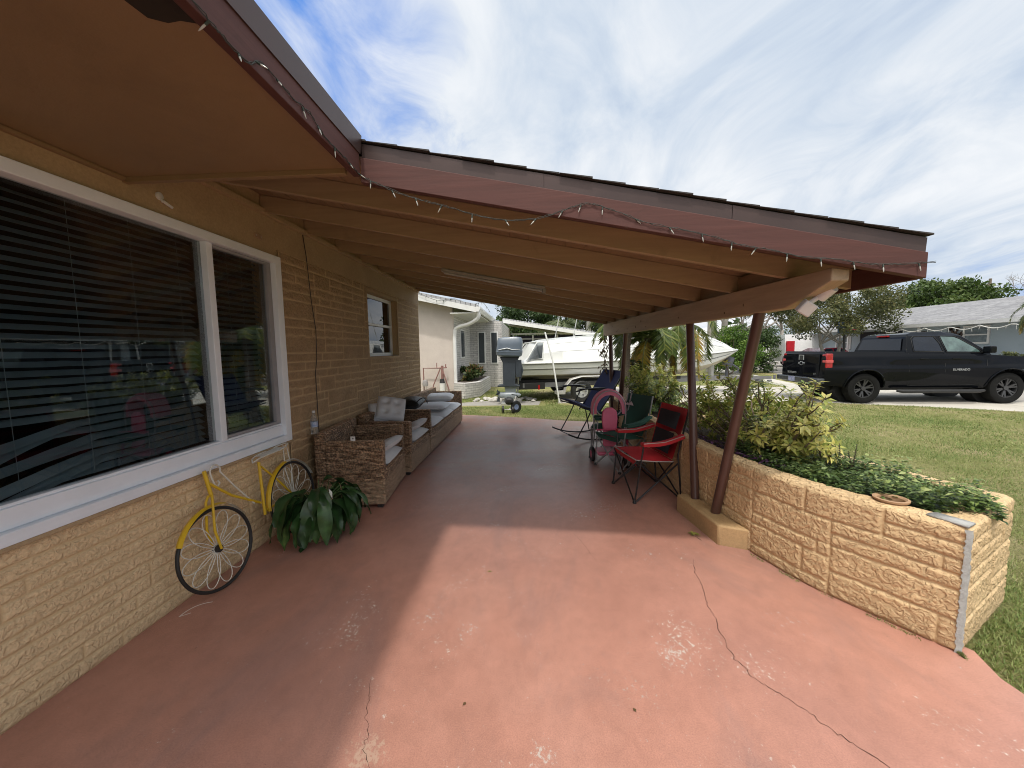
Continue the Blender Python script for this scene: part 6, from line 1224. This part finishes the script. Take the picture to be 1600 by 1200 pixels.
m = MB(); m.tube([OB + Vector((-.3, -.262, 1.50)), OB + Vector((-.05, -.27, 1.545)), OB + Vector((.1, -.27, 1.50)), OB + Vector((.33, -.262, 1.51))], [.012, .018, .014, .006], 6); m.build('cowl_stripe', M('cowl_silver', (.5, .52, .55), rough=.4), cw)
m = MB(); m.pris([(-.28, 1.30), (.30, 1.30), (.20, 1.12), (.16, .50), (.30, .47), (.30, .42), (-.36, .42), (-.36, .47), (-.19, .50), (-.19, 1.12)], lambda a, b, t: tuple(OB + Vector((a, t, b))), -.14, .14); m.build('midsection', dkgr, ob, bevel=.03, segs=3)
m = MB(); m.pris([(-.16, .42), (.2, .42), (.16, .12), (.05, -.02), (-.12, -.02), (-.10, .12)], lambda a, b, t: tuple(OB + Vector((a, t, b))), -.05, .05); m.tube([OB + Vector((x, 0, .17)) for x in (-.36, -.30, -.1, .12, .28, .33)], [.05, .085, .095, .095, .05, .005], 14); m.build('gearcase', M('motor_silver', (.30, .34, .38), (.24, .27, .3), rough=.35), ob, bevel=.01)
m = MB()
for k in range(3):
    a = k * 2.094 + .4; p0 = OB + Vector((-.33, 0, .17)); u = Vector((0, math.cos(a), math.sin(a))); v = Vector((0, -math.sin(a), math.cos(a))); m.add([p0 + u * .04 - v * .03 + Vector((.04, 0, 0)), p0 + u * .04 + v * .03 - Vector((.04, 0, 0)), p0 + u * .2 + v * .10 - Vector((.07, 0, 0)), p0 + u * .2 - v * .04 + Vector((.03, 0, 0))], [(0, 1, 2, 3)])
m.build('propeller', dkgr, ob, fix=False); m = MB(); m.box(OB + Vector((.27, 0, .95)), (.16, .3, .5)); m.tube([OB + Vector((.3, -.1, 1.2)), OB + Vector((.38, -.1, .9)), OB + Vector((.3, -.12, .6))], .03, 8); m.build('mount_bracket', dkgr, ob, bevel=.02)
m = MB(); m.bx(OB + Vector((-.25, -.3, -.12)), OB + Vector((.25, .3, -.05))); m.tube([OB + Vector((-.2, .28, -.05)), OB + Vector((.27, .12, 1.15))], .025, 8); m.tube([OB + Vector((.2, .28, -.05)), OB + Vector((.27, .12, 1.15))], .025, 8); m.build('stand', alum, ob)

# ------------------------------------------------------------------ vehicles
def prof_solid(profile, w, zc, xc, ymap):
    """outline in x,z extruded across the vehicle and shaped so its sides follow ymap(x, z)"""
    bm = bmesh.new(); a = [bm.verts.new((x, -w, z)) for x, z in profile]; f = bm.faces.new(a)
    ex = bmesh.ops.extrude_face_region(bm, geom=[f]); bmesh.ops.translate(bm, vec=(0, 2 * w, 0), verts=[v for v in ex['geom'] if isinstance(v, bmesh.types.BMVert)])
    for z in zc: bmesh.ops.bisect_plane(bm, geom=bm.verts[:] + bm.edges[:] + bm.faces[:], plane_co=(0, 0, z), plane_no=(0, 0, 1))
    for x in xc: bmesh.ops.bisect_plane(bm, geom=bm.verts[:] + bm.edges[:] + bm.faces[:], plane_co=(x, 0, 0), plane_no=(1, 0, 0))
    for y in (-w * .55, 0, w * .55): bmesh.ops.bisect_plane(bm, geom=bm.verts[:] + bm.edges[:] + bm.faces[:], plane_co=(0, y, 0), plane_no=(0, 1, 0))
    for v in bm.verts: v.co.y = v.co.y / w * ymap(v.co.x, v.co.z)
    bmesh.ops.triangulate(bm, faces=[f for f in bm.faces if len(f.verts) > 4])
    mb = MB(); bm.verts.ensure_lookup_table(); mb.add([tuple(v.co) for v in bm.verts], [tuple(v.index for v in f.verts) for f in bm.faces]); bm.free(); return mb
def arch(cx, cz, R, z0, n=12):   # points of a wheel opening from front (+x) to rear (-x)
    a0 = math.asin(max(-1, min(1, (z0 - cz) / R))); return [(cx + R * math.cos(a0 + (PI - 2 * a0) * i / n), cz + R * math.sin(a0 + (PI - 2 * a0) * i / n)) for i in range(n + 1)]
carblack = M('truck_paint', (.006, .0065, .009), (.004, .005, .007), scale=2, rough=.05, coat=0, rvar=.02, spec=.16); tyre = M('tyre_rubber', (.013, .013, .0125), (.008, .008, .008), scale=12, rough=.8, bs=.3, bscale=60, spec=.15); rimb = M('black_rim', (.06, .06, .063), (.045, .045, .047), rough=.35, metal=.2)
tg = M_glass('car_glass', (.10, .12, .14), 1.5, 0, 1.5); tgl = M_glass('car_glass_light', (.55, .68, .66), 1.5, 0, 1.6); redl = M('red_lens', (.55, .01, .012), (.35, .006, .008), scale=30, rough=.12, coat=.6); lens2 = M('tail_lens', (.42, .012, .014), (.25, .006, .008), scale=18, rough=.12, coat=.6); dk = M('dark_trim', (.02, .02, .021), rough=.55); chrome = M('bumper_metal', (.10, .105, .115), (.07, .075, .08), rough=.25, metal=.6)
TR = Matrix.Translation((8.03, 11.90, -.116)) @ Matrix.Rotation(math.radians(-3.1), 4, 'Z')
truck = thing('pickup_truck', 'black extended-cab pickup truck parked sideways on the pale driveway', 'pickup truck', TR.translation.copy())
RW, FW_, WR, LT = 1.10, 4.56, .415, 5.5
def ty(x, z):
    w = np.interp(z, [.40, .55, .72, .92, .99, 1.03, 1.20, 1.27, 1.36, 1.45], [.88, .945, .97, .99, .985, .965, .98, .972, .935, .90])
    for cx in (RW, FW_): w += .055 * math.exp(-((x - cx) / .55) ** 4) * float(np.interp(z, [.4, .6, 1.0, 1.12, 1.2], [.9, 1, 1, .35, 0]))
    w -= .10 * max(0, (x - 5.0) / .5) ** 2; w -= .02 * max(0, (.25 - x) / .25); return float(w)
prof = [(.06, .50), (.06, .62), (.10, 1.36), (.13, 1.44), (2.08, 1.40), (2.12, 1.36), (3.95, 1.31), (4.15, 1.30), (5.0, 1.23), (5.35, 1.13), (5.45, .95), (5.45, .50), (5.2, .42)] + arch(FW_, .44, .50, .44) + [(FW_ - .52, .42), (RW + .54, .42)] + arch(RW, .44, .50, .44) + [(RW - .56, .48)]
body = prof_solid(prof, 1.0, [.5, .58, .70, .80, .88, .94, .99, 1.03, 1.07, 1.12, 1.18, 1.23, 1.27, 1.32, 1.37], [.3, .6, .85, 1.1, 1.35, 1.6, 1.9, 2.4, 3.0, 3.6, 4.1, 4.3, 4.56, 4.8, 5.05, 5.25], ty)
bo = body.xform(TR).build('body', carblack, truck, ang=38, bevel=.012)
def ty2(x, z): return float(np.interp(z, [1.28, 1.40, 1.70, 1.84, 1.90], [.93, .90, .79, .73, .60])) - .05 * max(0, (x - 3.5))
cabp = [(2.12, 1.28), (2.14, 1.45), (2.22, 1.79), (2.30, 1.88), (2.5, 1.93), (3.2, 1.935), (3.45, 1.90), (3.62, 1.78), (4.16, 1.36), (4.22, 1.28)]
cab = prof_solid(cabp, 1.0, [1.36, 1.45, 1.55, 1.65, 1.74, 1.82, 1.87], [2.3, 2.6, 3.0, 3.3, 3.6, 3.9], ty2); cab = cab.xform(TR).build('cab', carblack, truck, ang=30, bevel=.01)
def side_panel(poly, off, fn, s=-1, n=None):
    mb = MB(); vs = [(x, s * (fn(x, z) + off), z) for x, z in poly]; c = (sum(p[0] for p in poly) / len(poly), 0, sum(p[1] for p in poly) / len(poly)); vs.append((c[0], s * (fn(c[0], c[2]) + off), c[2])); k = len(poly); mb.add(vs, [(i, (i + 1) % k, k) for i in range(k)]); return mb
glo = M('truck_window', (.010, .014, .024), (.008, .011, .018), rough=.03, coat=0, rvar=.01, spec=.42); gll = M('truck_window_green', (.10, .16, .15), (.03, .05, .05), scale=5, rough=.04, coat=1.0, rvar=.01)
for s in (-1, 1):
    side_panel([(2.34, 1.43), (3.00, 1.41), (2.97, 1.60), (2.88, 1.79), (2.42, 1.80), (2.36, 1.74)], .006, ty2, s).xform(TR).build('window', glo, truck, smooth=False, fix=False)
    side_panel([(3.13, 1.40), (3.93, 1.385), (3.86, 1.46), (3.50, 1.72), (3.38, 1.785), (3.06, 1.80), (3.09, 1.6)], .006, ty2, s).xform(TR).build('window', gll if s < 0 else glo, truck, smooth=False, fix=False)
    m = MB(); 
    for P in ([(2.31, 1.415), (3.03, 1.395), (2.99, 1.62), (2.90, 1.81), (2.40, 1.82), (2.33, 1.76)], [(3.10, 1.385), (4.0, 1.365), (3.88, 1.47), (3.51, 1.74), (3.39, 1.805), (3.03, 1.82), (3.06, 1.6)]):
        m.tube([(x, s * (ty2(x, z) + .004), z) for x, z in P], .009, 6, closed=True)
    m.xform(TR).build('window_trim', dk, truck)
    for P, nm in (([(2.16, 1.37), (2.17, .9), (2.20, .50)], 'x'), ([(3.045, 1.36), (3.05, .9), (3.05, .48)], 'y'), ([(4.04, 1.30), (4.02, 1.0), (3.98, .75), (3.92, .52)], 'z'), ([(2.2, .50), (3.95, .50)], 'w')):
        MB().tube([(x, s * (ty(x, z) - .001), z) for x, z in P], .006, 5).xform(TR).build('panel_gap', dk, bo)
    for x in (2.42, 3.2): MB().bx((x, s * (ty(x, 1.21) + .002) - .012, 1.195), (x + .2, s * (ty(x, 1.21) + .002) + .012, 1.225)).xform(TR).build('door_handle', carblack, truck, bevel=.008)
    m = MB(); m.bx((3.94, s * 1.02 - .10, 1.35), (4.10, s * 1.02 + .10, 1.53)); m = m.xform(TR).build('mirror', carblack, truck, bevel=.03, segs=3); MB().bar((3.98, s * .88, 1.38), (4.0, s * 1.0, 1.40), .06, .04).xform(TR).build('arm', dk, m)
    MB().tube([(1.9, s * .99, .36), (2.0, s * 1.03, .345), (3.85, s * 1.03, .345), (4.0, s * .99, .36)], [.035, .05, .05, .035], 10).xform(TR).build('running_board', dk, truck)
    for cx in (RW, FW_):
        q = arch(cx, .44, .505, .46, 16); MB().tube([(x, s * (ty(x, z) + .002), z) for x, z in q], .022, 6).xform(TR).build('wheel_arch', carblack, bo)
    for cx in (RW, FW_):
        MB().lathe([(.505, -.35), (.505, .0)], (cx, s * .60 + (0 if s > 0 else .0), .44), 28, Matrix.Rotation(PI / 2, 3, 'X')).xform(TR).build('wheel_well', dk, bo)
        MB().bx((cx - .5, s * .35 - .01, .3), (cx + .5, s * .35 + .01, .95)).xform(TR).build('wheel_well', dk, bo, smooth=False)
        c = TR @ Vector((cx, s * .85, WR)); ax = TR.to_3x3() @ Vector((0, 1, 0)); rot = Vector((0, 0, 1)).rotation_difference(ax).to_matrix()
        prof_ = [(.255, -.125), (.30, -.135), (.375, -.132), (.405, -.115), (.415, -.08), (.415, .08), (.405, .115), (.375, .132), (.30, .135), (.255, .125), (.255, -.125)]
        W1 = MB().lathe(prof_, c, 44, rot).build('wheel', tyre, truck, ang=40)
        o_ = s * .085; rm = MB(); rm.lathe([(.235, -.11), (.258, -.115), (.258, .11), (.235, .11), (.235, -.11)], (cx, s * .85, WR), 40, Matrix.Rotation(PI / 2, 3, 'X'))
        for k in range(6):
            a = k * PI / 3 + .3; ca, sa = math.cos(a), math.sin(a)
            for e in (-1, 1):
                a2 = a + e * .16; rm.bar((cx + .05 * ca, s * .85 + o_ * .75, WR + .05 * sa), (cx + .245 * math.cos(a2), s * .85 + o_ * 1.15, WR + .245 * math.sin(a2)), .035, .034, up=(0, 1, 0))
        rm.lathe([(0, -.02), (.055, -.02), (.062, .0), (.055, .02), (0, .02)], (cx, s * .85 + o_, WR), 20, Matrix.Rotation(PI / 2, 3, 'X')); rm.xform(TR).build('rim', rimb, W1, ang=40)
        MB().lathe([(0, 0), (.235, 0)], (cx, s * .85 + s * .02, WR), 24, Matrix.Rotation(PI / 2, 3, 'X')).xform(TR).build('brake_disc', M('brake_dark', (.006, .006, .006), rough=.8), W1, fix=False)
    m = MB(); m.pris([(.085, .98), (.27, .98), (.27, 1.38), (.10, 1.38)], lambda a, b, t: (a, s * (t + (.0 if a < .2 else .012)), b), .80, .972); 
    tl = m.xform(TR).build('tail_light', lens2, truck, bevel=.02); MB().bx((.088, s * .84, 1.13), (.275, s * .992, 1.20)).xform(TR).build('reverse_lens', M('lens_pink', (.62, .10, .10), rough=.15), tl, bevel=.006)
m = MB(); m.bx((.062, -.76, .74), (.082, .76, 1.37)); tgt = m.xform(TR).build('tailgate', carblack, truck, bevel=.012)
MB().bx((.052, -.11, 1.18), (.062, .11, 1.33)).xform(TR).build('handle', dk, tgt, bevel=.004); m = MB()
m.tube([(.05, .105, 1.19), (.05, .105, 1.325), (.05, -.105, 1.325), (.05, -.105, 1.19)], .010, 6); m.xform(TR).build('handle_rim', M('emblem_silver', (.55, .56, .57), rough=.3, metal=.5), tgt)
m = MB(); bw = [(-.14, -.02), (-.05, -.02), (-.05, -.05), (.05, -.05), (.05, -.02), (.14, -.02), (.125, .02), (.05, .02), (.05, .05), (-.05, .05), (-.05, .02), (-.155, .02)]
m.tube([(.050, a, 1.09 + b) for a, b in bw], .008, 5, closed=True); m.xform(TR).build('emblem', M('emblem_silver', (.55, .56, .57), rough=.3), tgt)
def put_text(txt, size, origin, xdir, ydir, mat, parent, name='lettering'):
    fm = font_mesh(txt, size, .003); xd = Vector(xdir).normalized(); yd = Vector(ydir).normalized(); zd = xd.cross(yd); Mx = Matrix((xd, yd, zd)).transposed().to_4x4(); Mx.translation = Vector(origin); fm.xform(Mx); return fm.xform(TR).build(name, mat, parent, smooth=False)
emb = M('emblem_silver', (.55, .56, .57))
put_text('SILVERADO', .085, (.058, .44, .80), (0, -1, 0), (0, 0, 1), emb, tgt); put_text('LT', .075, (.058, -.60, .80), (0, -1, 0), (0, 0, 1), emb, tgt); put_text('SILVERADO', .08, (3.42, -(ty(3.42, .92) + .006), .915), (1, 0, 0), (0, 0, 1), emb, bo)
m = MB(); m.bx((-.10, -.97, .54), (.10, .97, .70)); bp_ = m.xform(TR).build('bumper', chrome, truck, bevel=.03, segs=3); MB().bx((-.106, -.62, .575), (-.101, -.30, .675)).xform(TR).build('step_pad', dk, bp_); MB().bx((-.108, .02, .55), (-.101, .32, .69)).xform(TR).build('licence_plate', M('plate_blue', (.10, .12, .30), (.4, .42, .5), scale=20), bp_)
m = MB(); vs = [(2.128, -.74, 1.44), (2.128, .74, 1.44), (2.205, .66, 1.765), (2.205, -.66, 1.765)]; vs = [(x - .012, y, z) for x, y, z in vs]; m.add(vs, [(0, 1, 2, 3)]); m.xform(TR).build('rear_window', glo, truck, smooth=False, fix=False)
m = MB(); m.bx((2.20, -.18, 1.815), (2.27, .18, 1.855)); m.xform(TR).build('brake_light', redl, truck, bevel=.008)
m = MB(); m.add([(3.635, -.63, 1.765), (3.635, .63, 1.765), (4.15, .72, 1.385), (4.15, -.72, 1.385)], [(0, 1, 2, 3)]); m.v = [(x + .02, y, z + .012) for x, y, z in m.v]; m.xform(TR).build('windshield', glo, truck, smooth=False, fix=False)
MB().bx((.2, -.72, 1.28), (2.05, .72, 1.37)).xform(TR).build('bed_liner', dk, truck, smooth=False); MB().bx((.3, -.45, .32), (5.1, .45, .52)).xform(TR).build('chassis', dk, truck, smooth=False); MB().tube([(.4, .5, .42), (.4, -.5, .42)], .12, 12).xform(TR).build('muffler', dk, truck)
MB().bx((5.44, -.7, .75), (5.47, .7, 1.05)).xform(TR).build('grille', dk, truck, bevel=.01)
for s in (-1, 1): MB().bx((5.30, s * .72, .88), (5.462, s * .9, 1.08)).xform(TR).build('headlight', M('lamp_clear', (.5, .52, .55), rough=.1), truck, bevel=.02)

def simple_car(name, label, cat, Mx, prof, L, wbs, wr, paint, glass_side, w=.88, roofz=1.3, wheels=True, extra=None):
    t = thing(name, label, cat, Mx.translation.copy()); f = lambda x, z: float(np.interp(z, [.2, .5, .8, roofz], [.92, 1.0, .97, .78])) * w
    prof_solid(prof, 1.0, [.4, .6, .8, .95, 1.1], [L * k / 8 for k in range(1, 8)], f).xform(Mx).build('body', paint, t, ang=35, bevel=.02)
    for g in glass_side:
        for s in (-1, 1): side_panel(g, .008, f, s).xform(Mx).build('window', glo, t, smooth=False, fix=False)
    for cx in wbs:
        for s in (-1, 1): wheel_part(t, Mx @ Vector((cx, s * (w - .1), wr)), Mx.to_3x3() @ Vector((0, 1, 0)), wr, .2, tyre, alum, .62)
    return t
redp = M('red_car_paint', (.14, .008, .016), (.10, .006, .012), rough=.15, coat=.8); whpnt = M('white_paint', (.78, .78, .78), (.72, .72, .72), rough=.25, coat=.4); redp2 = M('red_truck_paint', (.55, .03, .04), (.42, .02, .03), rough=.2, coat=.5)
Mc = Matrix.Translation((17.4, 26.5, -.11)) @ Matrix.Rotation(math.radians(8), 4, 'Z')
simple_car('parked_car', 'dark red sedan partly hidden behind the pickup bed', 'car', Mc, [(.0, .35), (.03, .9), (.5, 1.0), (1.1, 1.12), (1.7, 1.42), (2.8, 1.45), (3.6, 1.0), (4.5, .85), (4.6, .35)], 4.6, (.85, 3.6), .33, redp, [[(1.25, 1.08), (2.2, 1.05), (2.15, 1.36), (1.75, 1.36)], [(2.28, 1.05), (3.25, 1.0), (2.8, 1.37), (2.25, 1.38)]], roofz=1.45)
Mv = Matrix.Translation((19.2, 31, -.11)) @ Matrix.Rotation(math.radians(2), 4, 'Z')
vt = simple_car('parked_van', 'white box van standing behind the dark red sedan', 'van', Mv, [(0, .4), (.0, 2.45), (5.3, 2.45), (5.6, 2.3), (6.2, 1.5), (7.0, 1.2), (7.1, .4)], 7.1, (1.3, 5.9), .38, whpnt, [[(5.2, 1.45), (6.1, 1.42), (5.65, 2.15), (5.25, 2.2)]], w=1.0, roofz=2.45)
MB().bx((.02, -1.02, 1.15), (.6, -.93, 1.95)).xform(Mv).build('red_panel', redp2, vt)
Mv2 = Matrix.Translation((18.4, 33.5, -.11)) @ Matrix.Rotation(math.radians(95), 4, 'Z')
simple_car('parked_suv', 'bright red vehicle at the left of the white box van', 'car', Mv2, [(0, .4), (.02, 1.9), (.3, 2.2), (3.4, 2.2), (4.1, 1.4), (5.0, 1.2), (5.1, .4)], 5.1, (.9, 4.1), .38, redp2, [[(.5, 1.4), (3.2, 1.4), (3.1, 2.0), (.6, 2.0)]], w=.95, roofz=2.2)

# ------------------------------------------------------------------ grey house across the street
GH = thing('grey_house', 'long low blue-grey house with pale shingle roof across the street', 'house', (22, 22, -.1)); bgrey = mat_concrete('blue_grey_paint', (.42, .49, .54), (.37, .44, .49)); rsh = mat_shingle('pale_shingle', (.31, .31, .32), (.24, .24, .255))
HX = 22.0; MB().bx((HX, 16.9, -.12), (HX + .2, 30.5, 2.55)).build('wall', bgrey, GH, smooth=False); MB().bx((HX + .202, 30.3, -.12), (HX + 9, 30.5, 2.55)).build('wall', bgrey, GH, smooth=False)
MB().bx((HX - 1.4, 12.4, -.12), (HX + .0, 16.898, 2.55)).build('garage_wall', nwhite, GH, smooth=False); MB().bx((HX - 1.45, 12.9, -.1), (HX - 1.401, 16.3, 2.2)).build('garage_door', whpnt, GH, smooth=False)
m = MB()
m.pris([(HX - .75, 2.56), (HX + 4.6, 4.0), (HX + 10, 2.56), (HX + 10, 2.46), (HX + 4.6, 3.9), (HX - .75, 2.46)], lambda a, b, t: (a, t, b), 16.6, 31.2); m.pris([(HX - 2.1, 2.62), (HX + 4.6, 4.03), (HX + 4.6, 3.93), (HX - 2.1, 2.52)], lambda a, b, t: (a, t, b), 11.8, 16.598)
m.build('roof', rsh, GH, smooth=False)
MB().bx((HX - .80, 16.6, 2.40), (HX - .752, 31.2, 2.58)).build('fascia', nwhite, GH, smooth=False); MB().bx((HX - 2.15, 11.8, 2.46), (HX - 2.102, 16.6, 2.64)).build('fascia', nwhite, GH, smooth=False); MB().bx((HX - .75, 16.62, 2.41), (HX, 31.1, 2.44)).build('soffit', nwhite, GH, smooth=False)
MB().tube([(HX - .1, 16.95, -.1), (HX - .1, 16.95, 2.45)], .06, 8).build('downspout', nwhite, GH)
for (y0, y1, z0, z1) in ((19.6, 20.75, 1.45, 2.35), (27.6, 28.9, 1.2, 2.1)):
    m = MB(); rect_frame(m, 0, 1, 0, 1, .001, .001, .001, .001, 0, 1); m = MB(); fw_ = .09
    for a, b in (((HX - .06, y0, z0), (HX - .002, y0 + fw_, z1)), ((HX - .06, y1 - fw_, z0), (HX - .002, y1, z1)), ((HX - .06, y0 + fw_, z0), (HX - .002, y1 - fw_, z0 + fw_)), ((HX - .06, y0 + fw_, z1 - fw_), (HX - .002, y1 - fw_, z1)), ((HX - .06, y0 + fw_, (z0 + z1) / 2 - .03), (HX - .002, y1 - fw_, (z0 + z1) / 2 + .03))): m.bx(a, b)
    wq = m.build('window', nwhite, GH); MB().bx((HX - .03, y0 + .05, z0 + .05), (HX - .001, y1 - .05, z1 - .05)).build('pane', M('pane_grey', (.22, .27, .30), (.12, .15, .17), rough=.1), wq)
MB().bx((HX - .02, 24.0, .1), (HX - .001, 26.9, 2.3)).build('porch_opening', M('porch_dark', (.02, .02, .025), rough=.8), GH, smooth=False); MB().bx((HX - .03, 22.6, .3), (HX - .002, 23.5, 2.2)).build('door', M('door_grey', (.12, .12, .13), rough=.4), GH, smooth=False)
for y in (22.3, 23.9, 27.0): MB().bx((HX - .7, y, -.1), (HX - .6, y + .1, 2.4)).build('porch_post', nwhite, GH, smooth=False)
st = thing('snowflake_decoration', 'dark wooden snowflake shaped wall decoration beside the grey house window', 'wall decoration', (HX - .05, 21.4, 1.9)); m = MB()
for k in range(6):
    a = k * PI / 3; e = (HX - .06, 21.15 + .42 * math.cos(a), 1.95 + .42 * math.sin(a)); m.bar((HX - .06, 21.15, 1.95), e, .1, .04, up=(1, 0, 0)); c = Vector((HX - .065, 21.15 + .27 * math.cos(a), 1.95 + .27 * math.sin(a)))
    for s in (-1, 1): m.bar(c, c + Vector((0, .16 * math.cos(a + s * .9), .16 * math.sin(a + s * .9))), .07, .03, up=(1, 0, 0))
m.build('board', M('brown_board', (.10, .07, .06), rough=.8), st)
t = thing('icicle_lights', 'white icicle light garland looping under the grey house eave', 'light garland', (HX - .8, 20, 2.4)); m = MB(); r = random.Random(8); P = []
for k in range(40): y = 24.4 - k * .17; P.append(Vector((HX - .84, y, 2.33 - .17 * abs(math.sin(k * .42)))))
m.tube(P, .022, 5); 
for p in P[::2]: m.tube([p, p + Vector((0, r.gauss(0, .03), -r.uniform(.08, .24)))], .012, 4)
m.build('garland', M('garland_white', (.75, .74, .70), rough=.6), t, fix=False)
tree('flowering_shrub', 'red and green flowering shrub below the grey house wall', 'shrub', (21.2, 19.6, -.12), (21.2, 19.7, .85), (.5, 1.1, .45), 2600, .09, M_leaf('red_shrub', [(0, (.04, .06, .02)), (.55, (.13, .17, .05)), (.7, (.42, .06, .04)), (1, (.5, .3, .12))], .5, .3), 61, tr=.02, clumps=18, gap=.5)
tree('flowering_shrub', 'low pale green shrub spreading right of the red flowering one', 'shrub', (20.9, 17.6, -.12), (20.9, 17.6, .70), (.5, 1.3, .35), 2200, .09, M_leaf('pale_shrub', [(0, (.08, .11, .04)), (1, (.36, .38, .18))], .5, .3), 62, tr=.02, clumps=18, gap=.5)
hp = thing('basketball_hoop', 'portable basketball hoop with blue backboard between the tree and grey house', 'basketball hoop', (17.4, 22.2, -.1)); MB().tube([(17.5, 22.4, -.1), (17.45, 22.4, 2.4)], .06, 8).build('pole', blk, hp); MB().bx((16.95, 22.18, 2.15), (17.9, 22.24, 2.75)).build('backboard', M('backboard_blue', (.10, .15, .24), (.05, .08, .14), rough=.3), hp); MB().tube([(17.43 + .22 * math.cos(a), 21.9 + .22 * math.sin(a), 2.3) for a in [k * .3927 for k in range(16)]], .02, 5, closed=True).build('rim', redp2, hp); MB().bx((17.2, 22.2, -.1), (17.9, 22.9, .15)).build('base', blk, hp, bevel=.04)
SH = thing('small_house', 'small distant grey house with a shallow gable between shrubs', 'house', (25, 50, -.1)); MB().pris([(22.5, -.1), (28.8, -.1), (28.8, 3.0), (25.6, 3.9), (22.5, 3.0)], lambda a, b, t: (a, t, b), 50, 58).build('wall', M('far_grey', (.30, .29, .29), (.26, .25, .25)), SH, smooth=False)
m = MB(); m.pris([(21.8, 2.9), (25.6, 4.05), (29.4, 2.9), (29.4, 3.1), (25.6, 4.28), (21.8, 3.1)], lambda a, b, t: (a, t, b), 49.3, 59); m.build('roof', nwhite, SH, smooth=False); MB().bx((23.4, 49.95, .9), (24.6, 49.99, 2.2)).build('window', M('pane_dark', (.05, .06, .07)), SH)
mbx = thing('mailbox_post', 'white post with a short arm standing on the verge beyond the bow', 'post', (14.6, 33.0, -.1)); MB().tube([(14.6, 33, -.1), (14.6, 33, 1.15)], .08, 8).build('post', nwhite, mbx); MB().bx((14.35, 32.9, 1.0), (14.85, 33.1, 1.2)).build('arm', nwhite, mbx)
wf2 = thing('vinyl_fence', 'white vinyl fence glimpsed behind the van and tree', 'fence', (27, 36, -.1))
for k in range(9): MB().bx((20.4 + k * 1.0, 35.9, -.1), (20.5 + k * 1.0, 36.0, 2.05)).build('fence_post', nwhite, wf2, smooth=False)
MB().bx((20.5, 35.92, .05), (28.4, 35.97, 1.95)).build('fence_panel', nwhite, wf2, smooth=False)
gp = thing('ground_debris', 'grey heap of machine parts on the verge beyond the driveway', 'machine parts', (10.2, 17.5, -.1)); r = random.Random(4); m = MB()
for k in range(12): m.box((10.2 + r.gauss(0, .3), 17.4 + r.gauss(0, .15), -.05 + r.random() * .2), (r.uniform(.08, .25), r.uniform(.06, .2), r.uniform(.05, .18)), rotz(r.uniform(0, 3)))
m.build('parts', M('machine_grey', (.2, .2, .22), (.08, .08, .09)), gp, bevel=.01)
